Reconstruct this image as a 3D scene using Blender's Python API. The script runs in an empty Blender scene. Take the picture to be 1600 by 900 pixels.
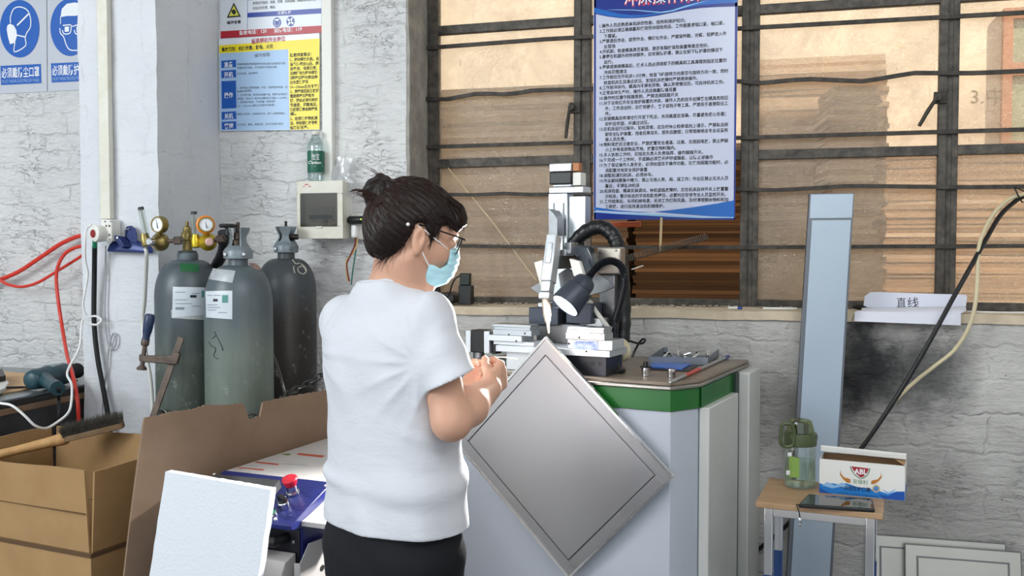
import bpy, bmesh, math, random
import numpy as np
from mathutils import Vector, Matrix, noise as mnoise

V = Vector
random.seed(7)
SC = bpy.context.scene
COL = SC.collection

# ------------------------------------------------------------------ camera
F_PX = 1500.0
CAM = V((0.0, -3.39, 1.40))
YAW = math.radians(15.0)
PITCH = math.atan(60.0 / 1500.0)
RT = V((math.cos(YAW), math.sin(YAW), 0.0))
FH = V((-math.sin(YAW), math.cos(YAW), 0.0))
FW = FH * math.cos(PITCH) - V((0, 0, 1)) * math.sin(PITCH)
UP = V((0, 0, 1)) * math.cos(PITCH) + FH * math.sin(PITCH)
cd = bpy.data.cameras.new('camera')
cam = bpy.data.objects.new('camera', cd)
COL.objects.link(cam)
cd.sensor_width = 36.0
cd.lens = 36.0 * F_PX / 1600.0
cd.clip_start = 0.05
R3 = Matrix((RT, UP, -FW)).transposed()
cam.matrix_world = Matrix.Translation(CAM) @ R3.to_4x4()
SC.camera = cam

# ------------------------------------------------------------------ colour management, world, lights
SC.view_settings.view_transform = 'Standard'
SC.view_settings.look = 'None'
SC.view_settings.exposure = 0.32
SC.view_settings.gamma = 1.0
SC.view_settings.use_curve_mapping = False
SC.cycles.use_denoising = True
SC.cycles.max_bounces = 8
SC.cycles.transparent_max_bounces = 16
SC.cycles.caustics_reflective = False
SC.cycles.caustics_refractive = False

w = bpy.data.worlds.new('sky')
SC.world = w
w.use_nodes = True
w.node_tree.nodes['Background'].inputs[0].default_value = (0.84, 0.925, 0.98, 1)
w.node_tree.nodes['Background'].inputs[1].default_value = 0.85


def light(name, kind, loc, target, energy, color, **kw):
    d = bpy.data.lights.new(name, kind)
    d.energy = energy
    d.color = color
    for k, x in kw.items():
        setattr(d, k, x)
    o = bpy.data.objects.new(name, d)
    COL.objects.link(o)
    o.location = loc
    o.rotation_euler = (V(target) - V(loc)).to_track_quat('-Z', 'Y').to_euler()
    return o


# low sun over the yard behind the window, the daylight of the workshop door on the left, an added fill light below the ceiling
light('sun', 'SUN', (4, -2, 6), (4 - 0.62, -2 + 0.42, 6 - 0.72), 6.4, (1.0, 0.91, 0.79), angle=0.02)
light('door_daylight', 'AREA', (-3.6, -3.9, 2.75), (-0.4, -0.6, 1.0), 84, (0.93, 0.985, 1.0), shape='RECTANGLE', size=1.7, size_y=1.7)
light('ceiling_fill', 'AREA', (0.9, -3.0, 3.1), (0.5, -1.2, 0.6), 42, (0.98, 1.0, 0.99), shape='RECTANGLE', size=2.6, size_y=1.2)


# ------------------------------------------------------------------ geometry of the view
def ray(px, py):
    return FW + RT * ((px - 800.0) / F_PX) + UP * ((450.0 - py) / F_PX)


def at_plane(px, py, p0, n):
    d = ray(px, py)
    t = (V(p0) - CAM).dot(V(n)) / d.dot(V(n))
    return CAM + d * t


def at_y(px, py, y):
    return at_plane(px, py, (0, y, 0), (0, 1, 0))


def at_z(px, py, z):
    return at_plane(px, py, (0, 0, z), (0, 0, 1))


def at_d(px, py, d):
    return at_plane(px, py, CAM + FH * d, FH)


def cw(xc, zc, z=0.0):
    """camera-plan coordinates (right, away) to world, at height z"""
    p = CAM + RT * xc + FH * zc
    return V((p.x, p.y, z))


def cdir(xc, zc):
    return (RT * xc + FH * zc).normalized()


def frame(o, xdir, ydir=None):
    x = V(xdir).normalized()
    z = V((0, 0, 1))
    y = z.cross(x).normalized() if ydir is None else V(ydir).normalized()
    m = Matrix((x, y, x.cross(y))).transposed().to_4x4()
    m.translation = V(o)
    return m


# ------------------------------------------------------------------ materials
def lin(c):
    if isinstance(c, str):
        c = c.lstrip('#')
        c = [int(c[i:i + 2], 16) / 255 for i in (0, 2, 4)]
    return tuple(x / 12.92 if x <= 0.04045 else ((x + 0.055) / 1.055) ** 2.4 for x in c) + (1.0,)


class NT:
    def __init__(s, name):
        s.m = bpy.data.materials.new(name)
        s.m.use_nodes = True
        s.t = s.m.node_tree
        s.t.nodes.clear()
        s.out = s.n('ShaderNodeOutputMaterial')

    def n(s, typ, ins=None, **props):
        nd = s.t.nodes.new(typ)
        for k, x in props.items():
            setattr(nd, k, x)
        for k, x in (ins or {}).items():
            sk = nd.inputs[k]
            if hasattr(x, 'is_linked') or hasattr(x, 'links'):
                s.t.links.new(x, sk)
            else:
                sk.default_value = x
        return nd

    def coord(s, scale=(1, 1, 1), rot=(0, 0, 0), kind='Object', loc=(0, 0, 0)):
        c = s.n('ShaderNodeTexCoord')
        return s.n('ShaderNodeMapping', {'Vector': c.outputs[kind], 'Scale': scale, 'Rotation': rot, 'Location': loc}).outputs[0]

    def noise(s, vec, scale, detail=4, rough=0.55, dist=0.0):
        return s.n('ShaderNodeTexNoise', {'Vector': vec, 'Scale': scale, 'Detail': detail, 'Roughness': rough, 'Distortion': dist})

    def ramp(s, fac, stops):
        r = s.n('ShaderNodeValToRGB', {'Fac': fac})
        e = r.color_ramp.elements
        while len(e) < len(stops):
            e.new(0.5)
        for i, (p, c) in enumerate(stops):
            e[i].position = p
            e[i].color = c if len(c) == 4 else tuple(c) + (1,)
        return r.outputs[0]

    def mix(s, fac, a, b, mode='MIX'):
        m = s.n('ShaderNodeMix', data_type='RGBA', blend_type=mode)
        for k, x in (('Factor', fac), ('A', a), ('B', b)):
            idx = {'Factor': 0, 'A': 6, 'B': 7}[k]
            if hasattr(x, 'links'):
                s.t.links.new(x, m.inputs[idx])
            else:
                m.inputs[idx].default_value = x
        return m.outputs[2]

    def math(s, op, a, b=0.0, c=0.0, clamp=False):
        m = s.n('ShaderNodeMath', operation=op, use_clamp=clamp)
        for i, x in enumerate((a, b, c)):
            if hasattr(x, 'links'):
                s.t.links.new(x, m.inputs[i])
            else:
                m.inputs[i].default_value = x
        return m.outputs[0]

    def bump(s, h, strength=0.3, dist=0.01, normal=None):
        ins = {'Height': h, 'Strength': strength, 'Distance': dist}
        if normal is not None:
            ins['Normal'] = normal
        return s.n('ShaderNodeBump', ins).outputs[0]

    def pr(s, **ins):
        nm = {'col': 'Base Color', 'rough': 'Roughness', 'metal': 'Metallic', 'normal': 'Normal', 'spec': 'Specular IOR Level',
              'trans': 'Transmission Weight', 'ior': 'IOR', 'alpha': 'Alpha', 'coat': 'Coat Weight', 'em': 'Emission Color',
              'ems': 'Emission Strength', 'sss': 'Subsurface Weight', 'sheen': 'Sheen Weight', 'sssr': 'Subsurface Radius', 'ssss': 'Subsurface Scale'}
        p = s.n('ShaderNodeBsdfPrincipled', {nm[k]: x for k, x in ins.items()})
        s.t.links.new(p.outputs[0], s.out.inputs[0])
        return p


def mat(name, col, rough=0.5, metal=0.0, var=None, bump=None, stretch=(1, 1, 1), spec=0.5, coat=0.0, kind='Object', sheen=0.0):
    """var = (scale, amount, other colour); bump = (scale, strength, distance)"""
    s = NT(name)
    c = lin(col)
    vec = s.coord(scale=stretch, kind=kind)
    ins = {'rough': rough, 'metal': metal, 'spec': spec, 'coat': coat, 'sheen': sheen}
    if var:
        nz = s.noise(vec, var[0], 5, 0.6)
        f = s.ramp(nz.outputs['Fac'], [(0.36, (0, 0, 0)), (0.66, (var[1],) * 3)])
        ins['col'] = s.mix(f, c, lin(var[2]))
    else:
        ins['col'] = c
    if bump:
        nb = s.noise(vec, bump[0], 5, 0.6)
        ins['normal'] = s.bump(nb.outputs['Fac'], bump[1], bump[2])
    s.pr(**ins)
    return s.m


def emit(name, col, strength):
    s = NT(name)
    e = s.n('ShaderNodeEmission', {'Color': lin(col), 'Strength': strength})
    s.t.links.new(e.outputs[0], s.out.inputs[0])
    return s.m


def glass(name, col, rough=0.02, tint=0.9, gloss=0.12):
    """thin clear plastic or glass: sees through, with a sheen"""
    s = NT(name)
    tr = s.n('ShaderNodeBsdfTransparent', {'Color': lin(col)})
    gl = s.n('ShaderNodeBsdfGlossy', {'Color': (1, 1, 1, 1), 'Roughness': rough})
    lw = s.n('ShaderNodeLayerWeight', {'Blend': 0.35})
    f = s.math('ADD', s.math('MULTIPLY', lw.outputs['Fresnel'], 0.35), gloss * 0.6, clamp=True)
    mx = s.n('ShaderNodeMixShader', {0: f, 1: tr.outputs[0], 2: gl.outputs[0]})
    s.t.links.new(mx.outputs[0], s.out.inputs[0])
    return s.m


# ------------------------------------------------------------------ mesh builder
class MB:
    def __init__(s, M=None):
        s.v, s.f, s.mi = [], [], []
        s.M = M
        s.cur = 0

    def add(s, verts, faces):
        o = len(s.v)
        for p in verts:
            p = V(p)
            s.v.append(s.M @ p if s.M is not None else p)
        for f in faces:
            s.f.append([i + o for i in f])
            s.mi.append(s.cur)
        return s

    def box(s, c, size, R=None):
        c = V(c)
        h = [x / 2 for x in size]
        pts = []
        for z in (-1, 1):
            for y in (-1, 1):
                for x in (-1, 1):
                    p = V((x * h[0], y * h[1], z * h[2]))
                    pts.append(c + (R @ p if R is not None else p))
        return s.add(pts, [(0, 2, 3, 1), (4, 5, 7, 6), (0, 1, 5, 4), (2, 6, 7, 3), (0, 4, 6, 2), (1, 3, 7, 5)])

    def bb(s, a, b):
        a, b = V(a), V(b)
        return s.box((a + b) / 2, [abs(b[i] - a[i]) for i in range(3)])

    def hexa(s, p):
        """8 points: bottom loop of 4, top loop of 4"""
        return s.add(p, [(3, 2, 1, 0), (4, 5, 6, 7), (0, 1, 5, 4), (1, 2, 6, 5), (2, 3, 7, 6), (3, 0, 4, 7)])

    def prism(s, pts, vec):
        pts = [V(p) for p in pts]
        n = len(pts)
        vec = V(vec)
        return s.add(pts + [p + vec for p in pts],
                     [list(range(n))[::-1], list(range(n, 2 * n))] + [(i, (i + 1) % n, n + (i + 1) % n, n + i) for i in range(n)])

    def poly(s, pts):
        return s.add(pts, [list(range(len(pts)))])

    def grid(s, rows):
        n = len(rows[0])
        return s.add([p for r in rows for p in r],
                     [(i * n + j, i * n + j + 1, (i + 1) * n + j + 1, (i + 1) * n + j) for i in range(len(rows) - 1) for j in range(n - 1)])

    def tube(s, pts, r, n=8, caps=True, closed=False):
        pts = [V(p) for p in pts]
        rs = r if isinstance(r, (list, tuple)) else [r] * len(pts)
        N = len(pts)
        vs = []
        a = None
        for i, p in enumerate(pts):
            if closed:
                t = (pts[(i + 1) % N] - pts[i - 1])
            else:
                t = pts[min(i + 1, N - 1)] - pts[max(i - 1, 0)]
            if t.length < 1e-9:
                t = V((0, 0, 1))
            t.normalize()
            if a is None:
                a = t.cross(V((0, 0, 1)) if abs(t.z) < 0.9 else V((1, 0, 0))).normalized()
            else:
                a = (a - t * a.dot(t))
                a = a.normalized() if a.length > 1e-6 else t.orthogonal().normalized()
            b = t.cross(a)
            for k in range(n):
                q = 2 * math.pi * k / n
                vs.append(p + (a * math.cos(q) + b * math.sin(q)) * rs[i])
        fs = []
        for i in range(N if closed else N - 1):
            j = (i + 1) % N
            for k in range(n):
                fs.append((i * n + k, i * n + (k + 1) % n, j * n + (k + 1) % n, j * n + k))
        if caps and not closed:
            fs.append(list(range(n))[::-1])
            fs.append(list(range((N - 1) * n, N * n)))
        return s.add(vs, fs)

    def lathe(s, prof, base=(0, 0, 0), axis=(0, 0, 1), n=24, sx=1.0):
        """profile of (radius, height) pairs turned round the axis"""
        ax = V(axis).normalized()
        a = ax.orthogonal().normalized()
        b = ax.cross(a)
        base = V(base)
        vs, fs = [], []
        for (r, z) in prof:
            for k in range(n):
                q = 2 * math.pi * k / n
                vs.append(base + ax * z + (a * math.cos(q) + b * math.sin(q) * sx) * max(r, 1e-5))
        m = len(prof)
        for i in range(m - 1):
            for k in range(n):
                fs.append((i * n + k, i * n + (k + 1) % n, (i + 1) * n + (k + 1) % n, (i + 1) * n + k))
        fs.append(list(range(n))[::-1])
        fs.append(list(range((m - 1) * n, m * n)))
        return s.add(vs, fs)

    def cyl(s, a, b, r, n=20, r2=None):
        a, b = V(a), V(b)
        L = (b - a).length
        return s.lathe([(r, 0), (r if r2 is None else r2, L)], a, b - a, n)

    def ball(s, c, r, n=14, R=None):
        rr = r if isinstance(r, (tuple, list)) else (r, r, r)
        vs, fs = [], []
        m = n // 2
        for i in range(m + 1):
            th = math.pi * i / m
            for k in range(n):
                q = 2 * math.pi * k / n
                p = V((rr[0] * math.sin(th) * math.cos(q), rr[1] * math.sin(th) * math.sin(q), rr[2] * math.cos(th)))
                vs.append(V(c) + (R @ p if R is not None else p))
        for i in range(m):
            for k in range(n):
                fs.append((i * n + k, (i + 1) * n + k, (i + 1) * n + (k + 1) % n, i * n + (k + 1) % n))
        return s.add(vs, fs)

    def build(s, name, mats, parent=None, bevel=0.0, seg=2, sharp=35, recalc=True, flat=False):
        me = bpy.data.meshes.new(name)
        me.from_pydata([tuple(p) for p in s.v], [], s.f)
        mats = mats if isinstance(mats, (list, tuple)) else [mats]
        for m in mats:
            me.materials.append(m)
        if len(mats) > 1:
            me.polygons.foreach_set('material_index', s.mi)
        bm = bmesh.new()
        bm.from_mesh(me)
        bmesh.ops.remove_doubles(bm, verts=bm.verts, dist=1e-6)
        if recalc:
            bmesh.ops.recalc_face_normals(bm, faces=bm.faces)
        bm.to_mesh(me)
        bm.free()
        if not flat:
            me.polygons.foreach_set('use_smooth', [True] * len(me.polygons))
            me.set_sharp_from_angle(angle=math.radians(sharp))
        me.update()
        o = bpy.data.objects.new(name, me)
        COL.objects.link(o)
        if parent is not None:
            o.parent = parent
        if bevel > 0:
            b = o.modifiers.new('bevel', 'BEVEL')
            b.width = bevel
            b.segments = seg
            b.limit_method = 'ANGLE'
            b.angle_limit = math.radians(40)
            b.harden_normals = False
        return o


def thing(name, label, cat, M, group=None):
    o = bpy.data.objects.new(name, None)
    COL.objects.link(o)
    o.empty_display_size = 0.05
    o.matrix_world = M if isinstance(M, Matrix) else Matrix.Translation(V(M))
    o['label'] = label
    o['category'] = cat
    if group:
        o['group'] = group
    return o


def tag(o, label, cat, group=None, kind=None):
    o['label'] = label
    o['category'] = cat
    if group:
        o['group'] = group
    if kind:
        o['kind'] = kind
    return o


def struct(o):
    o['kind'] = 'structure'
    return o


def spline(pts, k=6):
    """Catmull-Rom through the points"""
    pts = [V(p) for p in pts]
    out = []
    n = len(pts)
    for i in range(n - 1):
        p0, p1, p2, p3 = pts[max(i - 1, 0)], pts[i], pts[i + 1], pts[min(i + 2, n - 1)]
        for j in range(k):
            t = j / k
            out.append(0.5 * ((2 * p1) + (p2 - p0) * t + (2 * p0 - 5 * p1 + 4 * p2 - p3) * t * t + (3 * p1 - p0 - 3 * p2 + p3) * t ** 3))
    out.append(pts[-1])
    return out


_txt = {}


def text_mesh(s, bold=0.0, space=1.0):
    """outline of a line of writing, one unit high: (points, faces, width)"""
    key = (s, bold, space)
    if key in _txt:
        return _txt[key]
    c = bpy.data.curves.new('writing', 'FONT')
    c.body = s
    c.resolution_u = 2
    c.offset = bold
    c.space_character = space
    o = bpy.data.objects.new('writing', c)
    COL.objects.link(o)
    bpy.context.view_layer.update()
    dg = bpy.context.evaluated_depsgraph_get()
    me = bpy.data.meshes.new_from_object(o.evaluated_get(dg))
    pts = [tuple(v.co) for v in me.vertices]
    fs = [tuple(p.vertices) for p in me.polygons]
    w = (min(p[0] for p in pts), max(p[0] for p in pts)) if pts else (0, 0)
    bpy.data.objects.remove(o)
    bpy.data.curves.remove(c)
    bpy.data.meshes.remove(me)
    _txt[key] = (pts, fs, w)
    return _txt[key]


def split(mb, name, mats, parent=None, **kw):
    """every separate piece of the shape becomes a part of its own"""
    par = list(range(len(mb.v)))

    def find(i):
        while par[i] != i:
            par[i] = par[par[i]]
            i = par[i]
        return i
    for f in mb.f:
        for a, b in zip(f, f[1:]):
            par[find(a)] = find(b)
    groups = {}
    for f in mb.f:
        groups.setdefault(find(f[0]), []).append(f)
    for fs in groups.values():
        ids = sorted({i for f in fs for i in f})
        mp = {j: i for i, j in enumerate(ids)}
        q = MB()
        q.v = [mb.v[i] for i in ids]
        q.f = [[mp[i] for i in f] for f in fs]
        q.mi = [0] * len(q.f)
        q.build(name, mats, parent, **kw)


class Sheet:
    """a flat sheet given by its corners (top left, top right, bottom right, bottom left) in the parent's space; (u, v) runs right and down"""

    def __init__(s, tl, tr, br, bl):
        s.c = [V(tl), V(tr), V(br), V(bl)]
        s.n = (s.c[1] - s.c[0]).cross(s.c[0] - s.c[3]).normalized()
        s.W = ((s.c[1] - s.c[0]).length + (s.c[2] - s.c[3]).length) / 2
        s.H = ((s.c[3] - s.c[0]).length + (s.c[2] - s.c[1]).length) / 2

    def P(s, u, v, off=0.0):
        a = s.c[0].lerp(s.c[1], u)
        b = s.c[3].lerp(s.c[2], u)
        return a.lerp(b, v) + s.n * off

    def rect(s, mb, u0, v0, u1, v1, off):
        return mb.poly([s.P(u0, v0, off), s.P(u1, v0, off), s.P(u1, v1, off), s.P(u0, v1, off)])

    def poly(s, mb, uv, off):
        return mb.poly([s.P(u, v, off) for u, v in uv])

    def disc(s, mb, u, v, ru, rv, off, n=40):
        return mb.poly([s.P(u + ru * math.cos(2 * math.pi * k / n), v + rv * math.sin(2 * math.pi * k / n), off) for k in range(n)])

    def line(s, mb, uv, w, off):
        """stroke of width w (metres) along uv points"""
        pts = [s.P(u, v, off) for u, v in uv]
        L, Rr = [], []
        for i, p in enumerate(pts):
            t = (pts[min(i + 1, len(pts) - 1)] - pts[max(i - 1, 0)]).normalized()
            q = s.n.cross(t) * (w / 2)
            L.append(p + q)
            Rr.append(p - q)
        return mb.grid([L, Rr])

    def text(s, mb, t, u, v, size, off, align='L', bold=0.0, width=None, wx=1.0):
        pts, fs, (x0, x1) = text_mesh(t, bold)
        if not pts:
            return
        k = size
        kx = k * wx
        if width:
            kx = width / max(x1 - x0, 1e-6)
        sh = {'L': 0.0, 'C': -(x0 + x1) / 2, 'R': -x1}[align]
        mb.add([s.P(u + (p[0] + sh) * kx / s.W, v - p[1] * k / s.H, off) for p in pts], fs)

    def slab(s, mb, th, u0=0, v0=0, u1=1, v1=1):
        """body of the sheet, th thick, front face at offset 0"""
        q = [(u0, v0), (u1, v0), (u1, v1), (u0, v1)]
        return mb.hexa([s.P(u, v, -th) for u, v in q] + [s.P(u, v, 0) for u, v in q])


def wall_sheet(px, y):
    """sheet from four pixel corners on the plane of world y"""
    return Sheet(*[at_y(a, b, y) for a, b in px])

def W(root):
    """mesh builder that takes world coordinates and stores them in the root's space"""
    return MB(root.matrix_world.inverted())


def single(name, mb, mats, label=None, cat=None, group=None, base=None, **kw):
    """one mesh that is a thing by itself, its origin at its base"""
    if base is None:
        n = len(mb.v)
        base = V((sum(p.x for p in mb.v) / n, sum(p.y for p in mb.v) / n, min(p.z for p in mb.v)))
    mb.v = [p - base for p in mb.v]
    o = mb.build(name, mats, None, **kw)
    o.location = base
    if label:
        tag(o, label, cat, group)
    return o


def rough_box(mb, a, b, step=0.05, amp=0.004, freq=7.0):
    """a box of plastered masonry whose faces and corners wander a little"""
    bm = bmesh.new()
    a, b = V(a), V(b)
    n = [max(1, int(round((b[i] - a[i]) / step))) for i in range(3)]
    idx = {}
    vs = []

    def vid(i, j, k):
        if (i, j, k) not in idx:
            p = V((a.x + (b.x - a.x) * i / n[0], a.y + (b.y - a.y) * j / n[1], a.z + (b.z - a.z) * k / n[2]))
            d = mnoise.noise_vector(p * freq) * amp + mnoise.noise_vector(p * freq * 3.1) * amp * 0.5
            idx[(i, j, k)] = len(vs)
            vs.append(p + d)
        return idx[(i, j, k)]
    fs = []
    for ax in range(3):
        u, v_ = [q for q in range(3) if q != ax]
        for side in (0, n[ax]):
            for i in range(n[u]):
                for j in range(n[v_]):
                    q = []
                    for (di, dj) in ((0, 0), (1, 0), (1, 1), (0, 1)):
                        c = [0, 0, 0]
                        c[ax] = side
                        c[u] = i + di
                        c[v_] = j + dj
                        q.append(vid(*c))
                    fs.append(q)
    bm.free()
    return mb.add(vs, fs)


# ------------------------------------------------------------------ setting: materials
def wall_material(name, base, dirt, rows=0.072, speck=1.0, soot_grey=(), grey=None, strength=0.55, ck=0.13):
    s = NT(name)
    c = s.coord()
    sep = s.n('ShaderNodeSeparateXYZ', {0: c})
    wob = s.noise(c, 5.0, 3)
    wob2 = s.noise(c, 19.0, 3)
    wobv = s.n('ShaderNodeVectorMath', {0: wob.outputs['Color'], 1: (0.09, 0.09, 0.075)}, operation='MULTIPLY')
    wobv = s.n('ShaderNodeVectorMath', {0: wob2.outputs['Color'], 1: (0.03, 0.03, 0.022), 2: wobv.outputs[0]}, operation='MULTIPLY_ADD')
    xz = s.n('ShaderNodeCombineXYZ', {0: s.math('ADD', sep.outputs[0], sep.outputs[1]), 1: sep.outputs[2], 2: 0.0})
    bv = s.n('ShaderNodeVectorMath', {0: xz.outputs[0], 1: wobv.outputs[0]}, operation='ADD')
    br = s.n('ShaderNodeTexBrick', {'Vector': bv.outputs[0], 'Scale': 1.0, 'Mortar Size': 0.009, 'Mortar Smooth': 1.0, 'Bias': 0.0,
                                    'Brick Width': 0.25, 'Row Height': rows, 'Color1': (1, 1, 1, 1), 'Color2': (0.86, 0.86, 0.86, 1), 'Mortar': (0, 0, 0, 1)})
    # broad plaster unevenness, lumps, and thin cracks that run along the courses
    sq = s.n('ShaderNodeMapping', {'Vector': c, 'Scale': (1.0, 1.0, 2.6)}).outputs[0]
    big = s.noise(sq, 9.0, 6, 0.62)
    fine = s.noise(c, 60.0, 5, 0.65)
    crk = s.noise(sq, 13.0, 7, 0.62, 0.6)
    edge = s.math('ABSOLUTE', s.math('SUBTRACT', crk.outputs['Fac'], 0.5))
    crack = s.ramp(edge, [(0.0, (1, 1, 1)), (0.011, (0, 0, 0))])
    gate = s.ramp(s.noise(c, 4.5, 3).outputs['Fac'], [(0.50, (0, 0, 0)), (0.60, (1, 1, 1))])
    mort = s.math('SUBTRACT', 1.0, br.outputs['Color'])
    mgate = s.math('MULTIPLY', mort, s.ramp(s.noise(c, 17.0, 4).outputs['Fac'], [(0.48, (0, 0, 0)), (0.68, (1, 1, 1))]))
    spk = s.ramp(s.noise(c, 75.0, 2, 0.4).outputs['Fac'], [(0.70, (0, 0, 0)), (0.78, (1, 1, 1))])
    f1 = s.math('MULTIPLY', s.math('MULTIPLY', crack, gate), ck)
    f2 = s.math('MULTIPLY', mgate, 0.22 * speck)
    f3 = s.math('MULTIPLY', spk, 0.5 * speck)
    fac = s.math('MAXIMUM', s.math('MAXIMUM', f1, f2), f3, clamp=True)
    tone = s.ramp(s.noise(c, 2.3, 5, 0.6).outputs['Fac'], [(0.3, (0, 0, 0)), (0.7, (1, 1, 1))])
    col = s.mix(tone, lin(base), lin(grey or base))
    col = s.mix(fac, col, lin(dirt))
    for (p, r, amt, cc) in soot_grey:
        wv = s.n('ShaderNodeVectorMath', {0: s.noise(c, 6.0, 6, 0.7).outputs['Color'], 1: (0.34, 0.34, 0.34)}, operation='MULTIPLY')
        pv = s.n('ShaderNodeVectorMath', {0: c, 1: wv.outputs[0]}, operation='ADD')
        ds = s.n('ShaderNodeVectorMath', {0: pv.outputs[0], 1: (p[0] + 0.17, p[1] + 0.17, p[2] + 0.17)}, operation='DISTANCE')
        sf = s.ramp(s.math('DIVIDE', ds.outputs['Value'], r), [(0.15, (amt,) * 3), (1.0, (0, 0, 0))])
        col = s.mix(sf, col, lin(cc))
    mg2 = s.ramp(s.noise(c, 3.3, 3).outputs['Fac'], [(0.38, (0.06,) * 3), (0.62, (0.34,) * 3)])
    lump = s.noise(sq, 26.0, 5, 0.6, 0.8)
    h = s.math('ADD', s.math('MULTIPLY', br.outputs['Color'], mg2), s.math('ADD', s.math('MULTIPLY', big.outputs['Fac'], 0.9), s.math('MULTIPLY', lump.outputs['Fac'], 0.5)))
    h = s.math('SUBTRACT', h, s.math('MULTIPLY', s.math('MULTIPLY', crack, gate), 0.14))
    n1 = s.bump(h, strength, 0.017)
    n2 = s.bump(fine.outputs['Fac'], 0.25, 0.004, n1)
    s.pr(col=col, rough=0.8, normal=n2, spec=0.25)
    return s.m


M_wall = wall_material('white painted brick', '#e9e9e8', '#5d5348', grey='#d6d7d9', strength=0.95, speck=1.15)
M_pil = wall_material('white plaster', '#dfe1e6', '#6a6259', rows=0.6, speck=0.65, grey='#d3d6dc', strength=0.35)
soot_grey_pts = [(at_y(1372, 568, 0), 0.23, 0.93, '#15161a'), (at_y(1335, 612, 0), 0.20, 0.9, '#1c1c20'), (at_y(1450, 590, 0), 0.20, 0.7, '#3a3b3e'),
            (at_y(1345, 530, 0), 0.13, 0.8, '#2b2b2e'), (at_y(1215, 640, 0), 0.2, 0.45, '#5b554c'), (at_y(1500, 800, 0), 0.45, 0.4, '#6a6866'), (at_y(1380, 760, 0), 0.3, 0.45, '#5a5856')]  # soot marks first, then two broad greyer patches low on the right
M_low = wall_material('grey lime washed masonry', '#dcdad7', '#5e5a54', rows=0.115, speck=1.1, grey='#b9b7b3', strength=0.8, ck=0.09, soot_grey=soot_grey_pts)
M_conc = mat('bare concrete', '#8d8a85', 0.9, var=(14, 0.8, '#b4b0a8'), bump=(30, 0.6, 0.01))
M_floor = mat('workshop floor', '#77777a', 0.6, var=(3, 0.7, '#5d5d60'), bump=(25, 0.2, 0.004))
M_ceil = mat('ceiling paint', '#d8d8d6', 0.9)
M_steelwin = mat('old window steel', '#383430', 0.55, 0.15, var=(26, 0.65, '#6e675d'), bump=(60, 0.35, 0.003))
M_bar = mat('rusty guard bar', '#2e2a27', 0.6, 0.2, var=(34, 0.5, '#5e574e'), bump=(70, 0.4, 0.002))
M_sill = mat('dusty sill', '#dccdb4', 0.85, var=(12, 0.7, '#bba993'), bump=(40, 0.5, 0.004))
M_yard = mat('cream render', '#f2e4d0', 0.9, var=(3, 0.5, '#e9d8bf'), bump=(20, 0.3, 0.006))
M_ground = mat('yard concrete', '#9b958a', 0.9)

# dirty pane: clear glass, dust film and sparkling pressed relief
s_ = NT('dirty pressed glass')
c_ = s_.coord()
nz = s_.noise(c_, 3.2, 5, 0.6, 0.5)
dust = s_.ramp(nz.outputs['Fac'], [(0.34, (0.14,) * 3), (0.64, (0.40,) * 3)])
relief = s_.noise(c_, 120.0, 2, 0.5, 0.6)
bump_ = s_.bump(relief.outputs['Fac'], 0.55, 0.01)
scr = s_.noise(s_.n('ShaderNodeMapping', {'Vector': c_, 'Scale': (28, 28, 5), 'Rotation': (0, 0.7, 0)}).outputs[0], 3.0, 3, 0.5, 0.3)
scrf = s_.ramp(scr.outputs['Fac'], [(0.71, (0, 0, 0)), (0.75, (0.22,) * 3)])
dust = s_.math('ADD', dust, scrf, clamp=True)
tr_ = s_.n('ShaderNodeBsdfTransparent', {'Color': (0.96, 0.94, 0.90, 1)})
df_ = s_.n('ShaderNodeBsdfDiffuse', {'Color': lin('#d2c2ac'), 'Normal': bump_})
tl_ = s_.n('ShaderNodeBsdfTranslucent', {'Color': lin('#ead9c2'), 'Normal': bump_})
dd_ = s_.n('ShaderNodeMixShader', {0: 0.55, 1: df_.outputs[0], 2: tl_.outputs[0]})
m1_ = s_.n('ShaderNodeMixShader', {0: dust, 1: tr_.outputs[0], 2: dd_.outputs[0]})
gl_ = s_.n('ShaderNodeBsdfGlossy', {'Color': (1, 1, 1, 1), 'Roughness': 0.12, 'Normal': bump_})
m2_ = s_.n('ShaderNodeMixShader', {0: 0.045, 1: m1_.outputs[0], 2: gl_.outputs[0]})
s_.t.links.new(m2_.outputs[0], s_.out.inputs[0])
M_pane = s_.m

# ------------------------------------------------------------------ setting: room shell
YW = 0.20                         # plane of the window steelwork
X_OPEN = at_y(636, 390, 0).x      # left side of the window opening
X_JAMB = at_y(670, 390, YW).x
Z_SILL = 1.19
X_END = 3.2
Z_TOP = 2.85
Z_C = 3.35
XJ = at_y(345, 300, 0).x          # where the pilaster meets the wall
XP1 = at_y(248, 390, -0.40).x     # its near right corner
XP0 = at_y(128, 390, -0.40).x
XP1 = (XJ + XP1) / 2

mb = MB()
mb.bb((-5.0, 0, 0), (X_OPEN, 0.25, Z_C))
mb.bb((X_OPEN, 0, Z_TOP), (X_END, 0.25, Z_C))
struct(mb.build('wall_back', M_wall))
mb = MB()
mb.bb((X_OPEN, 0, 0), (X_END, 0.25, Z_SILL - 0.02))
struct(mb.build('wall_back.001', M_low))
mb = MB()
rough_box(mb, (XP0, -0.40, 0), (XP1, -0.0005, Z_C), 0.04, 0.005)
struct(mb.build('column', M_pil, sharp=60))
mb = MB()
rough_box(mb, (X_OPEN - 0.002, 0.0005, Z_SILL), (X_OPEN + 0.012, 0.25, Z_TOP), 0.03, 0.005)
struct(mb.build('trim_1', M_conc, sharp=60))
mb = MB()
rough_box(mb, (X_OPEN + 0.012, -0.012, Z_SILL - 0.03), (X_END, 0.25, Z_SILL), 0.03, 0.003)
struct(mb.build('trim_2', M_sill, sharp=60))
mb = MB().bb((-5.0, -6.5, -0.1), (X_END, 0.25, 0.0))
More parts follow.
